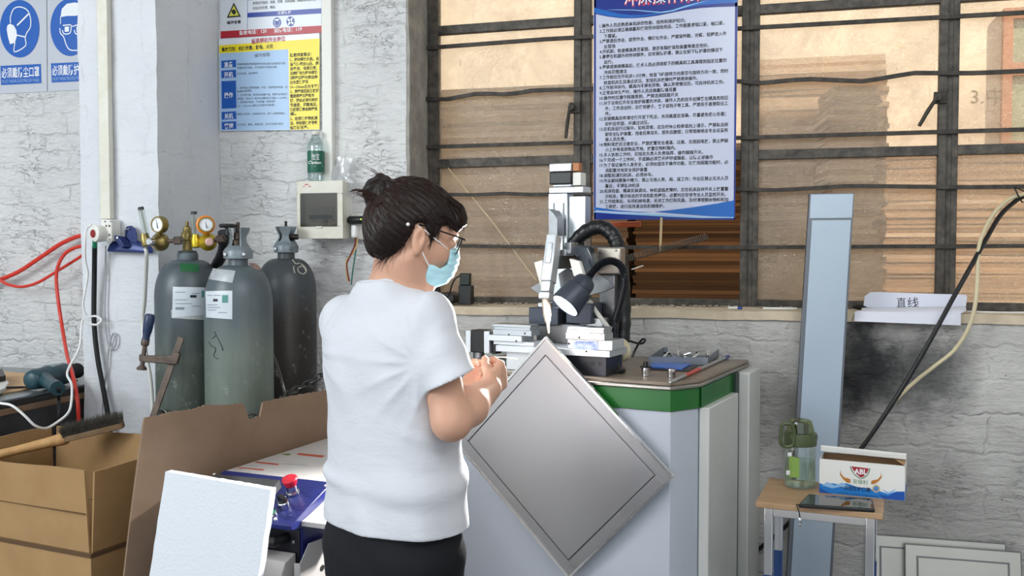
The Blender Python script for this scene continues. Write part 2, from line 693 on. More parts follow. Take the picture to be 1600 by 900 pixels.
struct(mb.build('floor', M_floor))
mb = MB().bb((-5.0, -5.2, Z_C), (X_END, 0.40, Z_C + 0.15))
struct(mb.build('ceiling', M_ceil))
mb = MB().bb((X_END, -6.5, 0), (X_END + 0.2, 0.25, Z_C))
struct(mb.build('wall_right', M_wall))
mb = MB().bb((-5.2, -2.4, 0), (-5.0, 0.25, Z_C))
struct(mb.build('wall_left', M_wall))

# yard behind the window
YY = 2.7
mb = MB().bb((-4, YY, 0), (6.5, YY + 0.2, 4.4))
struct(mb.build('wall_yard', M_yard))
mb = MB().bb((-4, 0.25, -0.1), (6.5, YY, 0.0))
struct(mb.build('ground', M_ground))
M_redframe = mat('red brown window paint', '#b4714e', 0.7, var=(20, 0.6, '#c78f6c'))
M_greenpane = mat('green window pane', '#8f9a80', 0.25, var=(30, 0.6, '#b9c0a4'), spec=0.6)
wx0, wx1 = at_y(1562, 200, YY).x, at_y(1562, 200, YY).x + 1.1
zt, zb = at_y(1580, 18, YY).z, at_y(1580, 232, YY).z
mb = MB()
for (z0, z1) in ((zb, zb + 0.035), ((zt + zb) / 2 + 0.02, (zt + zb) / 2 + 0.09), (zt - 0.05, zt + 0.01)):
    mb.bb((wx0, YY - 0.05, z0), (wx1, YY - 0.001, z1))
for x in (wx0, wx0 + 0.52, wx1 - 0.05):
    mb.bb((x, YY - 0.052, zb), (x + 0.05, YY - 0.001, zt))
win2 = struct(mb.build('window_2', M_redframe))
mb = MB().bb((wx0 + 0.05, YY - 0.02, zb), (wx1 - 0.05, YY - 0.002, zt))
mb.build('pane', M_greenpane, win2)
q = Sheet(at_y(1515, 128, YY), at_y(1558, 128, YY), at_y(1558, 170, YY), at_y(1515, 170, YY))
mb = MB()
q.text(mb, '3.中/', 0.0, 0.8, 0.11, 0.002)
o = mb.build('wall_writing', mat('faded wall writing', '#8a7a5a', 0.9))
o['kind'] = 'structure'

# ------------------------------------------------------------------ steel window with guard bars
win = bpy.data.objects.new('window_1', None)
COL.objects.link(win)
win.location = ((X_JAMB + X_END) / 2, YW, Z_SILL)
bpy.context.view_layer.update()
struct(win)
xm = [(at_y(670, 390, YW).x, at_y(685, 390, YW).x), (at_y(896, 390, YW).x, at_y(922, 390, YW).x),
      (at_y(1156, 390, YW).x, at_y(1184, 390, YW).x), (at_y(1463, 390, YW).x, at_y(1494, 390, YW).x), (at_y(1790, 390, YW).x, at_y(1820, 390, YW).x)]
ZR = [1.742, 2.262]
mb = W(win)
for i, (a, b) in enumerate(xm):
    if i in (0, 4):
        mb.bb((a - 0.03, YW, Z_SILL), (b, YW + 0.04, Z_TOP))
    mb.bb((a, YW - 0.004, Z_SILL), (a + (b - a) * 0.42, YW + 0.035, Z_TOP))
    mb.bb((a + (b - a) * 0.36, YW + 0.004, Z_SILL), (a + (b - a) * 0.74, YW + 0.05, Z_TOP))
    mb.bb((a + (b - a) * 0.68, YW, Z_SILL), (b, YW + 0.035, Z_TOP))
mb.build('mullion', M_steelwin, win, bevel=0.002)
mb = W(win)
for z, hh in ((Z_SILL + 0.014, 0.028), (ZR[0], 0.034), (ZR[1], 0.034), (Z_TOP - 0.02, 0.04)):
    for k in range(4):
        tilt = 0.004 if k == 0 else 0
        mb.hexa([V((xm[k][1] - 0.002, YW + 0.002, z - hh / 2 - tilt)), V((xm[k + 1][0] + 0.002, YW + 0.002, z - hh / 2)),
                 V((xm[k + 1][0] + 0.002, YW + 0.032, z - hh / 2)), V((xm[k][1] - 0.002, YW + 0.032, z - hh / 2 - tilt)),
                 V((xm[k][1] - 0.002, YW + 0.002, z + hh / 2 - tilt)), V((xm[k + 1][0] + 0.002, YW + 0.002, z + hh / 2)),
                 V((xm[k + 1][0] + 0.002, YW + 0.032, z + hh / 2)), V((xm[k][1] - 0.002, YW + 0.032, z + hh / 2 - tilt))])
mb.build('rail', M_steelwin, win, bevel=0.002)
zs = [Z_SILL, ZR[0], ZR[1], Z_TOP]
for k in range(4):
    mb = W(win)
    for j in range(3):
        if k == 1 and j == 0:
            continue                      # this pane is missing in the photograph
        mb.bb((xm[k][1] - 0.004, YW + 0.018, zs[j] + 0.01), (xm[k + 1][0] + 0.004, YW + 0.021, zs[j + 1] - 0.01))
    mb.build('glass_pane', M_pane, win)
# five bent guard bars running across every bay
bend = {0: [], 1: [(690, 0), (735, -4), (790, 2), (850, -2), (880, -1), (925, 4)], }
wob = {1.412: [(0, 0.006), (0.3, 0.0), (0.5, -0.002), (1.2, -0.004), (2, 0.0)],
       1.612: [(0, -0.004), (0.12, 0.004), (0.22, 0.0), (0.34, 0.004), (0.45, -0.002), (0.9, 0), (1.05, -0.002), (1.18, 0.012), (1.33, 0.0), (1.45, 0.004), (1.6, 0.012), (2, 0)],
       1.803: [(0, 0), (2, 0)],
       1.998: [(0, -0.004), (0.1, -0.014), (0.24, 0.006), (0.36, -0.004), (0.46, 0.008), (0.9, 0), (1.04, -0.008), (1.18, 0.012), (1.3, -0.002), (1.45, 0.006), (1.65, -0.012), (1.8, 0.01), (2, 0)],
       2.192: [(0, -0.004), (0.5, 0.004), (2, 0)],
       2.395: [(0, 0), (2, 0)]}
for z, pr_ in wob.items():
    x0, x1 = X_JAMB - 0.03, X_END - 0.01
    us = [a for a, b in pr_]
    hs = [b for a, b in pr_]
    path = []
    for i in range(81):
        x = x0 + (x1 - x0) * i / 80
        path.append((x, z + float(np.interp((x - x0), us, hs))))
    mb = W(win)
    rows = []
    for dy, dz in ((0, -0.007), (0, 0.007), (0.012, 0.007), (0.012, -0.007), (0, -0.007)):
        rows.append([V((x, YW - 0.018 + dy, zz + dz)) for x, zz in path])
    mb.grid(rows)
    mb.build('guard_bar', M_bar, win)
# two stay handles
for (px, py, qx, qy) in ((893, 168, 884, 216), (1466, 152, 1436, 197)):
    a = at_y(px, py, YW - 0.022)
    b = at_y(qx, qy, YW - 0.03)
    mb = W(win)
    mb.cyl(a - V((0, 0.012, 0)), a + V((0, 0.03, 0)), 0.012, 14)
    mb.tube([a - V((0.005, 0.01, 0)), a.lerp(b, 0.5) - V((0.004, 0.004, 0)), b], [0.006, 0.0075, 0.0065], 8)
    mb.bb(a + V((-0.012, 0.008, -0.02)), a + V((0.03, 0.022, 0.02)))
    mb.build('handle', M_bar, win, bevel=0.0015)

# ------------------------------------------------------------------ cardboard stacks in the yard
def board_material(name, c0, c1, c2):
    sr = NT(name)
    cc = sr.coord()
    oi = sr.n('ShaderNodeObjectInfo')
    fl = sr.noise(sr.n('ShaderNodeMapping', {'Vector': cc, 'Scale': (6, 6, 160)}).outputs[0], 3.0, 3, 0.6)
    rc = sr.ramp(oi.outputs['Random'], [(0.0, lin(c0)), (0.6, lin(c1)), (1.0, lin(c2))])
    rc = sr.mix(sr.math('MULTIPLY', fl.outputs['Fac'], 0.55), rc, lin('#85684f'))
    sr.pr(col=rc, rough=0.85, spec=0.2)
    return sr.m


M_board = board_material('flat brown carton board', '#94765a', '#c6a483', '#ecd4b8')
M_board_shade = board_material('shade toned carton board', '#4a2f1c', '#7d5433', '#bd8352')  # same brown board, with the shade on that pile put into its colour
led = MB().bb((-2.2, 0.98, 0.0), (4.6, 1.95, 0.04))
struct(led.build('ground.001', M_ground))


def board_mesh(wd, dp, th, bow):
    m = MB()
    rows_b, rows_t = [], []
    n = 10
    top, bot = [], []
    for j in (0, 1):
        for z in (0, th):
            r = []
            for i in range(n + 1):
                t = i / n
                r.append(V(((t - 0.5) * wd, j * dp, z + bow * math.sin(math.pi * t * 1.0))))
            (bot if z == 0 else top).append(r)
    m.grid([bot[0], top[0], top[1], bot[1], bot[0]])
    for i in (0, n):
        m.poly([bot[0][i], top[0][i], top[1][i], bot[1][i]])
    return m


def stack(px0, px1, yf, top_py, dp, label, group, seed, zb=1.06, jit=0.012, th0=0.02, rz=0.0, skew=0.0, M_board=M_board):
    rnd = random.Random(seed)
    xa, xb = at_y(px0, 390, yf).x, at_y(px1, 390, yf).x
    ztop = at_y((px0 + px1) / 2, top_py, yf).z
    wd = xb - xa
    protos = [board_mesh(wd, dp, t, 0.0).build('carton_board', M_board) for t in (th0 * 0.8, th0, th0 * 1.25)]
    ths = [th0 * 0.8, th0, th0 * 1.25]
    used = [False] * 3
    z = zb
    while z < ztop:
        k = rnd.randrange(3)
        if used[k]:
            o = protos[k].copy()
            COL.objects.link(o)
        else:
            o = protos[k]
            used[k] = True
        tag(o, label, 'cardboard', group)
        o.location = ((xa + xb) / 2 + rnd.gauss(0, jit) + skew * (z - zb), yf + rnd.uniform(0, jit * 1.6), z)
        o.rotation_euler = (0, 0, rz + rnd.gauss(0, 0.008))
        z += ths[k] + 0.0006
    for k in range(3):
        if not used[k]:
            bpy.data.objects.remove(protos[k])
    # the pallet pile that carries it, below the sill
    base = MB().bb((xa + 0.02, yf + 0.03, 0.0405), (xb - 0.02, yf + dp - 0.02, zb - 0.001))
    single('pallet_block', base, M_board, 'strapped bale below the ' + label.split(' in ')[-1].replace('the ', '', 1), 'pallet')


stack(655, 980, 1.05, 142, 0.8, 'flat brown carton board in the pile behind the left window bay', 'carton boards behind the left bay', 1, th0=0.024, jit=0.004)
stack(992, 1176, 1.0, 230, 0.55, 'shade-toned flat carton board in the pile seen through the missing pane', 'carton boards behind the missing pane', 2, th0=0.014, jit=0.006, M_board=M_board_shade)
stack(1180, 1384, 1.25, 97, 0.6, 'flat brown carton board in the tall pile behind the narrow grey panel', 'carton boards behind the middle bay', 3, th0=0.022, jit=0.006)
stack(1296, 1367, 0.72, 140, 0.35, 'pale carton board in the small sunlit pile beside the narrow grey panel', 'carton boards in the small pile', 5, th0=0.016, jit=0.008, rz=0.12)
stack(1330, 1800, 1.92, 243, 0.6, 'flat brown carton board in the low pile behind the right window bay', 'carton boards behind the right bay', 4, th0=0.02, jit=0.006)


class Deco:
    """print and lettering on a flat face (point, normal); outlines are given where the photograph shows them and land on that face"""

    def __init__(s, p0, n):
        s.p0 = V(p0)
        s.n = V(n).normalized()
        if s.n.dot(CAM - s.p0) < 0:
            s.n = -s.n

    def at(s, px, py, off=0.0):
        return at_plane(px, py, s.p0 + s.n * off, s.n)

    def poly(s, mb, pts, off):
        return mb.poly([s.at(x, y) + s.n * off for x, y in pts])

    def ell(s, mb, cx, cy, rx, ry, off, n=36, a0=0, a1=360):
        return s.poly(mb, [(cx + rx * math.cos(math.radians(a0 + (a1 - a0) * k / n)), cy + ry * math.sin(math.radians(a0 + (a1 - a0) * k / n))) for k in range(n)], off)

    def line(s, mb, pts, w, off, smooth=0, closed=False):
        P = [s.at(x, y) + s.n * off for x, y in pts]
        if smooth:
            P = spline(P, smooth)
        L, R = [], []
        for i, p in enumerate(P):
            if closed:
                t = P[(i + 1) % len(P)] - P[i - 1]
            else:
                t = P[min(i + 1, len(P) - 1)] - P[max(i - 1, 0)]
            q = s.n.cross(t.normalized()) * (w / 2)
            L.append(p + q)
            R.append(p - q)
        if closed:
            L.append(L[0])
            R.append(R[0])
        return mb.grid([L, R])

    def text(s, mb, t, a, b, h, off, bold=0.0):
        """writing from pixel a to pixel b along its baseline, h pixels high"""
        pts, fs, (x0, x1) = text_mesh(t, bold)
        A, B = s.at(*a), s.at(*b)
        C = s.at(a[0], a[1] - h)
        X = (B - A) / (x1 - x0)
        up = s.n.cross((B - A).normalized())
        Y = up * abs((C - A).dot(up)) / 0.86
        mb.add([A + X * (p[0] - x0) + Y * p[1] + s.n * off for p in pts], fs)

    def slab(s, mb, pts, th):
        """sheet body, front face th in front of the face it lies on"""
        P = [s.at(x, y) for x, y in pts]
        return mb.prism(P, s.n * th)


# ------------------------------------------------------------------ shared materials
M_white_pl = mat('white plastic', '#e4e3dc', 0.4)
M_cream_pl = mat('yellowed plastic', '#dddbd0', 0.45, var=(18, 0.5, '#c9c3ab'))
M_black = mat('black plastic', '#17181a', 0.4)
M_blackm = mat('matt black rubber', '#141517', 0.7)
M_chrome = mat('chrome', '#d6d8da', 0.12, 1.0)
M_alu = mat('aluminium', '#c9ced2', 0.32, 1.0, bump=(160, 0.05, 0.001))
M_aluw = mat('anodised aluminium', '#d4d9dd', 0.42, 0.75)
M_steel = mat('steel', '#8d8f92', 0.35, 0.9, var=(20, 0.4, '#6e7072'))
M_rust = mat('dark worn steel', '#5a4f49', 0.5, 0.5, var=(30, 0.7, '#7b6c62'))
M_brass = mat('tarnished brass', '#9d8d58', 0.36, 0.85, var=(40, 0.6, '#6f6440'))
M_ybrass = mat('yellow brass', '#c9ad2e', 0.3, 0.7, var=(40, 0.4, '#a78d2b'))
M_paper = mat('white paper', '#e9ebf0', 0.7)
M_blue = mat('sign blue', '#1f5fb8', 0.35)
M_dblue = mat('deep sign blue', '#123a9c', 0.3)
M_lblue = mat('pale blue print', '#a9c8ea', 0.4)
M_red = mat('sign red', '#b3182a', 0.35)
M_yel = mat('sign yellow', '#f2dd10', 0.35)
M_ink = mat('black ink', '#17181c', 0.5)
M_white = mat('white print', '#f1f3f6', 0.4)
M_grn = mat('green paint', '#1f7a33', 0.35)
M_cord_w = mat('white cord', '#e8e8e8', 0.45)
M_cord_k = mat('black cord', '#121214', 0.45)
M_hose_r = mat('red air hose', '#d83a2c', 0.35)
M_clear = glass('clear plastic', '#eef3f1', 0.05)
M_clearw = glass('cloudy plastic tube', '#d9d8cf', 0.2, gloss=0.2)
M_card = mat('brown cardboard', '#a98860', 0.85, var=(9, 0.5, '#97764f'), bump=(7, 0.15, 0.01), stretch=(1, 1, 1), spec=0.2)
M_cardi = mat('cardboard tape', '#b3936a', 0.45, var=(9, 0.4, '#a3835b'))
M_card2 = mat('grey brown cardboard', '#8e7865', 0.85, var=(6, 0.6, '#7d6654'), bump=(5, 0.2, 0.012), spec=0.2)
M_cardedge = mat('torn cardboard edge', '#c9ab84', 0.9, bump=(150, 0.6, 0.003))

# ------------------------------------------------------------------ two pictogram notices on the left wall
D = Deco((0, -0.004, 0), (0, -1, 0))


def notice(pts, label, words, eng, dx, kind):
    t = thing('safety_poster', label, 'poster', at_y(pts[3][0], pts[3][1], -0.002), None)
    bpy.context.view_layer.update()
    m = W(t)
    m.prism([at_y(x, y, -0.0015) for x, y in pts], V((0, -0.0025, 0)))
    m.build('sheet', M_sheetgrey, t, bevel=0)
    m = W(t)
    D.ell(m, 31 + dx, 45 - dx * 0.03, 31, 45, 0.0012, 48)
    D.poly(m, [(1 + dx, 103 - dx * .05), (64 + dx, 100 - dx * .05), (65 + dx, 130 - dx * .05), (2 + dx, 133 - dx * .05)], 0.0012)
    split(m, 'blue_print', M_blue, t)
    m = W(t)
    if kind == 'mask':
        D.line(m, [(17, 36), (17, 26), (22, 14), (32, 11), (43, 16), (48, 28), (48, 42), (42, 52), (40, 60), (40, 72), (23, 81), (24, 66)], 0.0045, 0.0018, 5)
        D.poly(m, [(16, 37), (22, 40), (26, 47), (27, 56), (24, 66), (21, 68), (16, 69), (13, 58), (11, 46), (12, 40)], 0.0018)
        D.line(m, [(27, 40), (45, 22)], 0.007, 0.0018)
        D.line(m, [(27, 55), (40, 58)], 0.005, 0.0018)
    else:
        D.poly(m, [(95, 27), (97, 14), (105, 6), (117, 4), (130, 6), (138, 14), (141, 27), (131, 22), (118, 25), (105, 25)], 0.0018)
        D.line(m, [(95, 26), (95, 38)], 0.0035, 0.0018)
        D.line(m, [(94, 44), (95, 52), (100, 58), (104, 70), (110, 78), (124, 78), (132, 70), (138, 56), (142, 46)], 0.0045, 0.0018, 4)
        for q in (98.5, 117):
            D.line(m, [(q, 40), (q + 12, 39), (q + 13, 44), (q + 11, 52), (q + 2, 53), (q - 0.5, 47)], 0.0045, 0.0018, 4, closed=False)
            D.poly(m, [(q + 3, 42), (q + 10, 41.5), (q + 9.5, 49.5), (q + 3, 50)], 0.0018)
        D.line(m, [(111, 41), (117, 41)], 0.004, 0.0018)
    D.text(m, words, (3 + dx, 121 - dx * .05), (62 + dx, 118.5 - dx * .05), 15, 0.0018, 0.012)
    m.build('white_print', M_white, t)
    m = W(t)
    D.text(m, eng, (4 + dx, 130 - dx * .05), (62 + dx, 127.5 - dx * .05), 6, 0.0018, 0.01)
    m.build('lettering', mat('pale print', '#8fb0dd', 0.4), t)


M_sheetgrey = mat('glossy sheet', '#c3c7d2', 0.3, var=(2.5, 0.5, '#cdd0d8'))
notice([(-6, -34), (73, -37), (74, 143), (-6, 147)], 'blue and white notice with a masked head pictogram on left wall', '必须戴防尘口罩', 'MUST WEAR DUSTPROOF MASK', 0, 'mask')
notice([(74.6, -37), (152, -40), (152, 139.5), (75.4, 143)], 'blue and white notice with a goggled head pictogram, half behind the white column', '必须戴防护眼镜', 'MUST WEAR PROTECTIVE GLASSES', 79, 'goggles')

# ------------------------------------------------------------------ two work notices beside the column
D = Deco((0, -0.006, 0), (0, -1, 0))
t = thing('hazard_poster', 'white hazard notice with yellow noise triangle and red telephone strip', 'poster', at_y(347, 58, -0.002))
bpy.context.view_layer.update()
m = W(t)
m.prism([at_y(x, y, -0.001) for x, y in ((346, -190), (503, -196), (503, 50), (345, 60))], V((0, -0.005, 0)))
m.build('sheet', mat('white sheet', '#dfe5ee', 0.3), t)
m = W(t)
D.poly(m, [(345, 49), (503, 40), (503, 51), (345, 60)], 0.001)
m.build('red_strip', M_red, t)
m = W(t)
D.poly(m, [(387, 20.3), (502, 13), (502, 21), (387, 27.5)], 0.001)
D.poly(m, [(387, -2), (502, -9), (502, -7), (387, 0.5)], 0.001)
D.ell(m, 433, 35, 6.3, 7.8, 0.001)
D.ell(m, 454, 33.5, 6.3, 7.8, 0.001)
D.line(m, [(386.5, -60), (386.8, 45)], 0.0012, 0.001)
split(m, 'blue_print', M_dblue, t)
m = W(t)
D.poly(m, [(429, 31), (432, 33), (434, 33), (437, 30.5), (437.5, 29.6), (428.5, 30)], 0.0016)
D.line(m, [(429, 33), (430.3, 40), (436, 40), (437.2, 33)], 0.0022, 0.0016)
for a in range(4):
    q = math.radians(35 + 90 * a)
    D.line(m, [(454 + 1.2 * math.cos(q), 33.5 + 1.4 * math.sin(q)), (454 + 5.4 * math.cos(q), 33.5 + 6.6 * math.sin(q))], 0.0075, 0.0016)
D.text(m, '急救电话：120', (374, 54.5), (417, 51), 6.2, 0.0016, 0.015)
D.text(m, '消防电话：119', (428, 51), (472, 48), 6.2, 0.0016, 0.015)
D.text(m, '注意防护', (434, 22.5), (455, 21), 4.6, 0.0016, 0.01)
m.build('white_print', M_white, t)
m = W(t)
D.poly(m, [(365.5, 4), (376.5, 26.2), (354.5, 28)], 0.001)
D.text(m, '噪声有害', (355, 38), (376.5, 36.3), 5, 0.001, 0.02)
D.text(m, '使用防声器如：耳塞、耳罩、应用减振、隔音材料等方法。', (395, 7), (494, 1), 4.2, 0.001)
D.text(m, '对加区别处置、调适。', (395, 15), (431, 12.5), 4.2, 0.001)
m.build('lettering', M_ink, t)
m = W(t)
D.poly(m, [(365.5, 8.5), (373.5, 24.3), (357.8, 25.6)], 0.0014)
m.build('yellow_print', mat('triangle yellow', '#e2dd55', 0.4), t)
m = W(t)
D.poly(m, [(362, 16.5), (365, 14.8), (368, 16), (369.3, 19), (368, 22), (364.5, 23), (363.5, 20.5), (362.2, 19.5)], 0.0018)
m.build('ear_mark', M_ink, t)

t = thing('work_rules_poster', 'yellow and pale blue welding work notice below the red strip notice', 'poster', at_y(343, 204, -0.002))
bpy.context.view_layer.update()
m = W(t)
m.prism([at_y(x, y, -0.0065) for x, y in ((342.5, 61), (499.5, 52), (499.5, 203), (344, 205))], V((0, -0.003, 0)))
m.build('sheet', mat('white sheet.001', '#e6ebf3', 0.3), t)
D = Deco((0, -0.0095, 0), (0, -1, 0))
m = W(t)
D.poly(m, [(342.7, 71), (499.3, 60), (499.3, 202.2), (453, 203), (451, 77), (342.8, 84)], 0.0005)
m.build('yellow_print', M_yel, t)
m = W(t)
D.poly(m, [(343, 83.5), (450, 77), (452.5, 203), (344.2, 204.4)], 0.0009)
split(m, 'pale_blue_print', M_lblue, t)
blk = [((346, 95), (369, 93.5), (369.3, 105), (346.3, 106.5), '准备'), ((346, 110.5), (369, 109), (369.3, 121), (346.4, 122.5), '开机'),
       ((346.3, 127), (369, 126), (369.6, 169), (346.8, 170), '操作'), ((346.5, 175), (369.2, 174), (369.5, 186), (346.8, 187.2), '关机'),
       ((346.7, 190.5), (369.3, 189.6), (369.6, 201.5), (347, 202.5), '离岗')]
m = W(t)
m2 = W(t)
for a, b, c, d, tx in blk:
    D.poly(m, [a, b, c, d], 0.0012)
    cy = (a[1] + d[1]) / 2
    D.text(m2, tx, (a[0] + 4.5, cy + 4.2), (b[0] - 4.5, cy + 3.4), 8, 0.0016, 0.02)
split(m, 'blue_label', mat('label blue', '#0d57b4', 0.35), t)
m2.build('white_print', M_white, t)
m = W(t)
D.text(m, '氩弧焊机作业岗位', (393, 68), (446, 63.5), 7.5, 0.001, 0.02)
m.build('red_print', M_red, t)
m = W(t)
D.text(m, '事故风险：机械伤害、触电、火灾', (346.5, 80.5), (427, 75), 6.2, 0.001, 0.025)
D.text(m, '操作规程', (398, 89.5), (422, 87.5), 5.6, 0.0013, 0.0)
yl = ['隐患排查要点：', '1、拨动焊枪枪机、自', '氩气体喷出1s后、焊', '丝推进、电弧引燃、', '沿焊缝均匀移动焊枪', '（焊接过程中焊丝伸', '出长度保持在', '10—15mm左右不变）', '2、焊接规范的正确调', '整是焊接过程的关', '键、因此必须仔细调', '节速度、调整电压、', '已获得满意的焊接效', '果。', '3、经常保持焊机清', '洁、特别要保持导嘴', '电路板洁净。']
for i, l in enumerate(yl):
    y = 87 + i * 7.1 + 1.0
    n_ = len(l)
    D.text(m, l, (453.5, y + 0.6), (453.5 + min(44.5, n_ * 4.75), y - 1.2 + 0.02 * i), 5.2, 0.0012, 0.022)
bl = [(103, ['根据焊接要求和焊接材料检查设备各连接是否可靠，', '准备好防护用品，开关旋钮打开相应位置。']), (118, ['打开电源，启动焊机。']),
      (140, ['1、操作者必须带好面罩、护目、手套等防护用品，设', '备避免直接照。', '2、打开氩气瓶，把手轮向调整下轴，使得气压表显示', '值稳定，再去试一般手轮调整到压力值0.1—0.5MPa。', '3、焊枪按开枪按，气流流量一般选择在', '10—15L/min确认后即可使用。']), (181, ['焊接工作完毕，关闭焊机开关，拔下三相电源插头。']), (197.5, ['工作完毕，断电，清理现场，进行日常维护保养。'])]
for y, ls in bl:
    for i, l in enumerate(ls):
        D.text(m, l, (371, y - 1 + i * 5.6), (371 + min(78, len(l) * 3.3), y - 2.6 + i * 5.6), 3.3, 0.0013, 0.0)
m.build('lettering', M_ink, t)

# ------------------------------------------------------------------ trunking, sockets, clip on the column
YP = -0.405


def yb(px0, px1, y):
    return at_y(px0, 390, y).x, at_y(px1, 390, y).x


x0, x1 = yb(158, 173, YP - 0.022)
z0 = at_y(168, 342, YP - 0.02).z
single('cable_trunking', MB().bb((x0, YP - 0.022, z0), (x1, YP + 0.002, Z_C - 0.002)).bb((x0 - 0.001, YP - 0.0235, z0), (x1 + 0.001, YP - 0.015, Z_C - 0.002)),
       M_cream_pl, 'cream vertical cable trunking on the white column', 'trunking', bevel=0.002)
x0, x1 = yb(505.5, 520, -0.03)
z0 = at_y(512, 286, -0.02).z
single('cable_trunking', MB().bb((x0, -0.03, z0), (x1, -0.0005, Z_C - 0.002)).bb((x0 - 0.001, -0.0315, z0), (x1 + 0.001, -0.02, Z_C - 0.002)),
       M_white_pl, 'white vertical cable trunking rising above the breaker box', 'trunking', bevel=0.002)

t = thing('socket_box', 'white surface socket box below the trunking on the column', 'socket', at_y(172, 377, YP - 0.01))
bpy.context.view_layer.update()
x0, x1 = yb(158, 175, YP - 0.05)
za, zb_ = at_y(168, 377, YP - 0.05).z, at_y(168, 343, YP - 0.05).z
m = W(t).bb((x0, YP - 0.05, za), (x1, YP + 0.002, zb_))
m.build('body', M_white_pl, t, bevel=0.004)
m = W(t)
Ds = Deco((0, YP - 0.0505, 0), (0, -1, 0))
for (a, b) in ((166, 353), (166, 367), (171, 353), (171, 367)):
    Ds.line(m, [(a - 1.2, b - 1.5), (a + 1.2, b + 1.5)], 0.0025, 0.0006)
    Ds.line(m, [(a + 1.2, b - 1.5), (a - 1.2, b + 1.5)], 0.0025, 0.0006)
m.build('outlet_slot', M_ink, t)
m = W(t)
for (a, b) in ((164, 346), (172, 374), (173, 346)):
    c = Ds.at(a, b)
    m.cyl(c, c - V((0, 0.003, 0)), 0.003, 10)
split(m, 'screw', M_steel, t)

t = thing('power_plug', 'round white plug with red centre and black cable in the column socket', 'plug', at_y(150, 378, YP - 0.05))
bpy.context.view_layer.update()
c = at_y(147, 365, YP - 0.075)
m = W(t)
ax = V((-0.35, -1, 0)).normalized()
m.lathe([(0.020, -0.045), (0.029, -0.03), (0.031, -0.005), (0.029, 0.0), (0.022, 0.003)], c, ax, 24)
m.tube([c - ax * 0.02 + V((0.0, 0, 0)), c - ax * 0.03 + V((0.03, 0.02, 0.012))], 0.016, 12)
m.build('plug_body', M_white_pl, t)
W(t).lathe([(0.0135, 0.0), (0.0145, 0.004), (0.012, 0.006)], c + ax * 0.0015, ax, 20).build('red_centre', mat('dark red plastic', '#8e1b1e', 0.35), t)
p = [at_y(148.5, 376, YP - 0.07), at_y(148, 386, YP - 0.06)]
W(t).tube(p, 0.0085, 10).build('green_sleeve', mat('green cable sleeve', '#1d7d5b', 0.5), t)
p = spline([at_y(148, 384, YP - 0.06), at_y(147.5, 430, YP - 0.03), at_y(147, 500, YP - 0.02), at_y(152, 555, YP - 0.02), at_y(160, 600, YP - 0.02), at_y(170, 655, YP - 0.022), at_y(176, 720, YP - 0.025), at_y(178, 800, YP - 0.03)])
W(t).tube(p, 0.0092, 10).build('cable', M_cord_k, t)

# bulldog clip hanging on the column
t = thing('bulldog_clip', 'large blue metal bulldog clip hanging on the white column', 'clip', at_y(204, 396, YP - 0.015))
bpy.context.view_layer.update()
M_clip = mat('blue enamel', '#1b2a5c', 0.25, 0.3, var=(30, 0.3, '#2c3f7c'))
m = W(t)
yc = YP - 0.006
rows = []
for i in range(9):
    u = i / 8
    px = 168 + (239 - 168) * u
    r = []
    for (k, yo, py) in ((0, 0.0, 394), (1, -0.020, 395.5), (2, -0.022, 392), (3, -0.013, 384.5), (4, -0.006, 380)):
        sh = -6 * (1 - abs(2 * u - 1)) if k >= 3 else 0
        ex = (0.5 - u) * (10 if k == 4 else 4 if k == 3 else 0)
        r.append(at_y(px + ex * 1.6, py + sh + (-2.5 * (1 - u)), yc + yo))
    rows.append(r)
m.grid(rows)
m.build('jaw', M_clip, t)
m = W(t)
for (pts, yo) in (([(187, 388), (193, 382), (194, 360), (198, 353.5), (205, 352.5), (211, 357), (213.5, 366), (214, 384), (219, 388)], -0.012),):
    P = [at_y(x, y, yc + yo) for x, y in pts]
    m.prism(P, V((0, 0.003, 0)))
hole = None
m.build('back_handle', M_clip, t, bevel=0.001)
m = W(t)
P = [at_y(x, y, yc - 0.035) for x, y in ((194, 384), (188, 375), (182, 368), (178.5, 367.5), (178, 371), (182, 378), (186, 384), (190, 388))]
Q = [p + V((0.02, 0.016, 0.0)) for p in P]
m.prism(P, V((0.022, 0.018, -0.004)))
m.build('front_handle', M_clip, t, bevel=0.0015)
c = at_y(183.5, 371.5, yc - 0.037)
W(t).cyl(c, c + V((0, -0.002, 0)), 0.004, 12).build('handle_hole', M_white, t)
W(t).tube([at_y(195, 370, yc - 0.015), at_y(196, 358.5, yc - 0.018), at_y(202, 358, yc - 0.018)], 0.0022, 8).build('spring_wire', M_chrome, t)

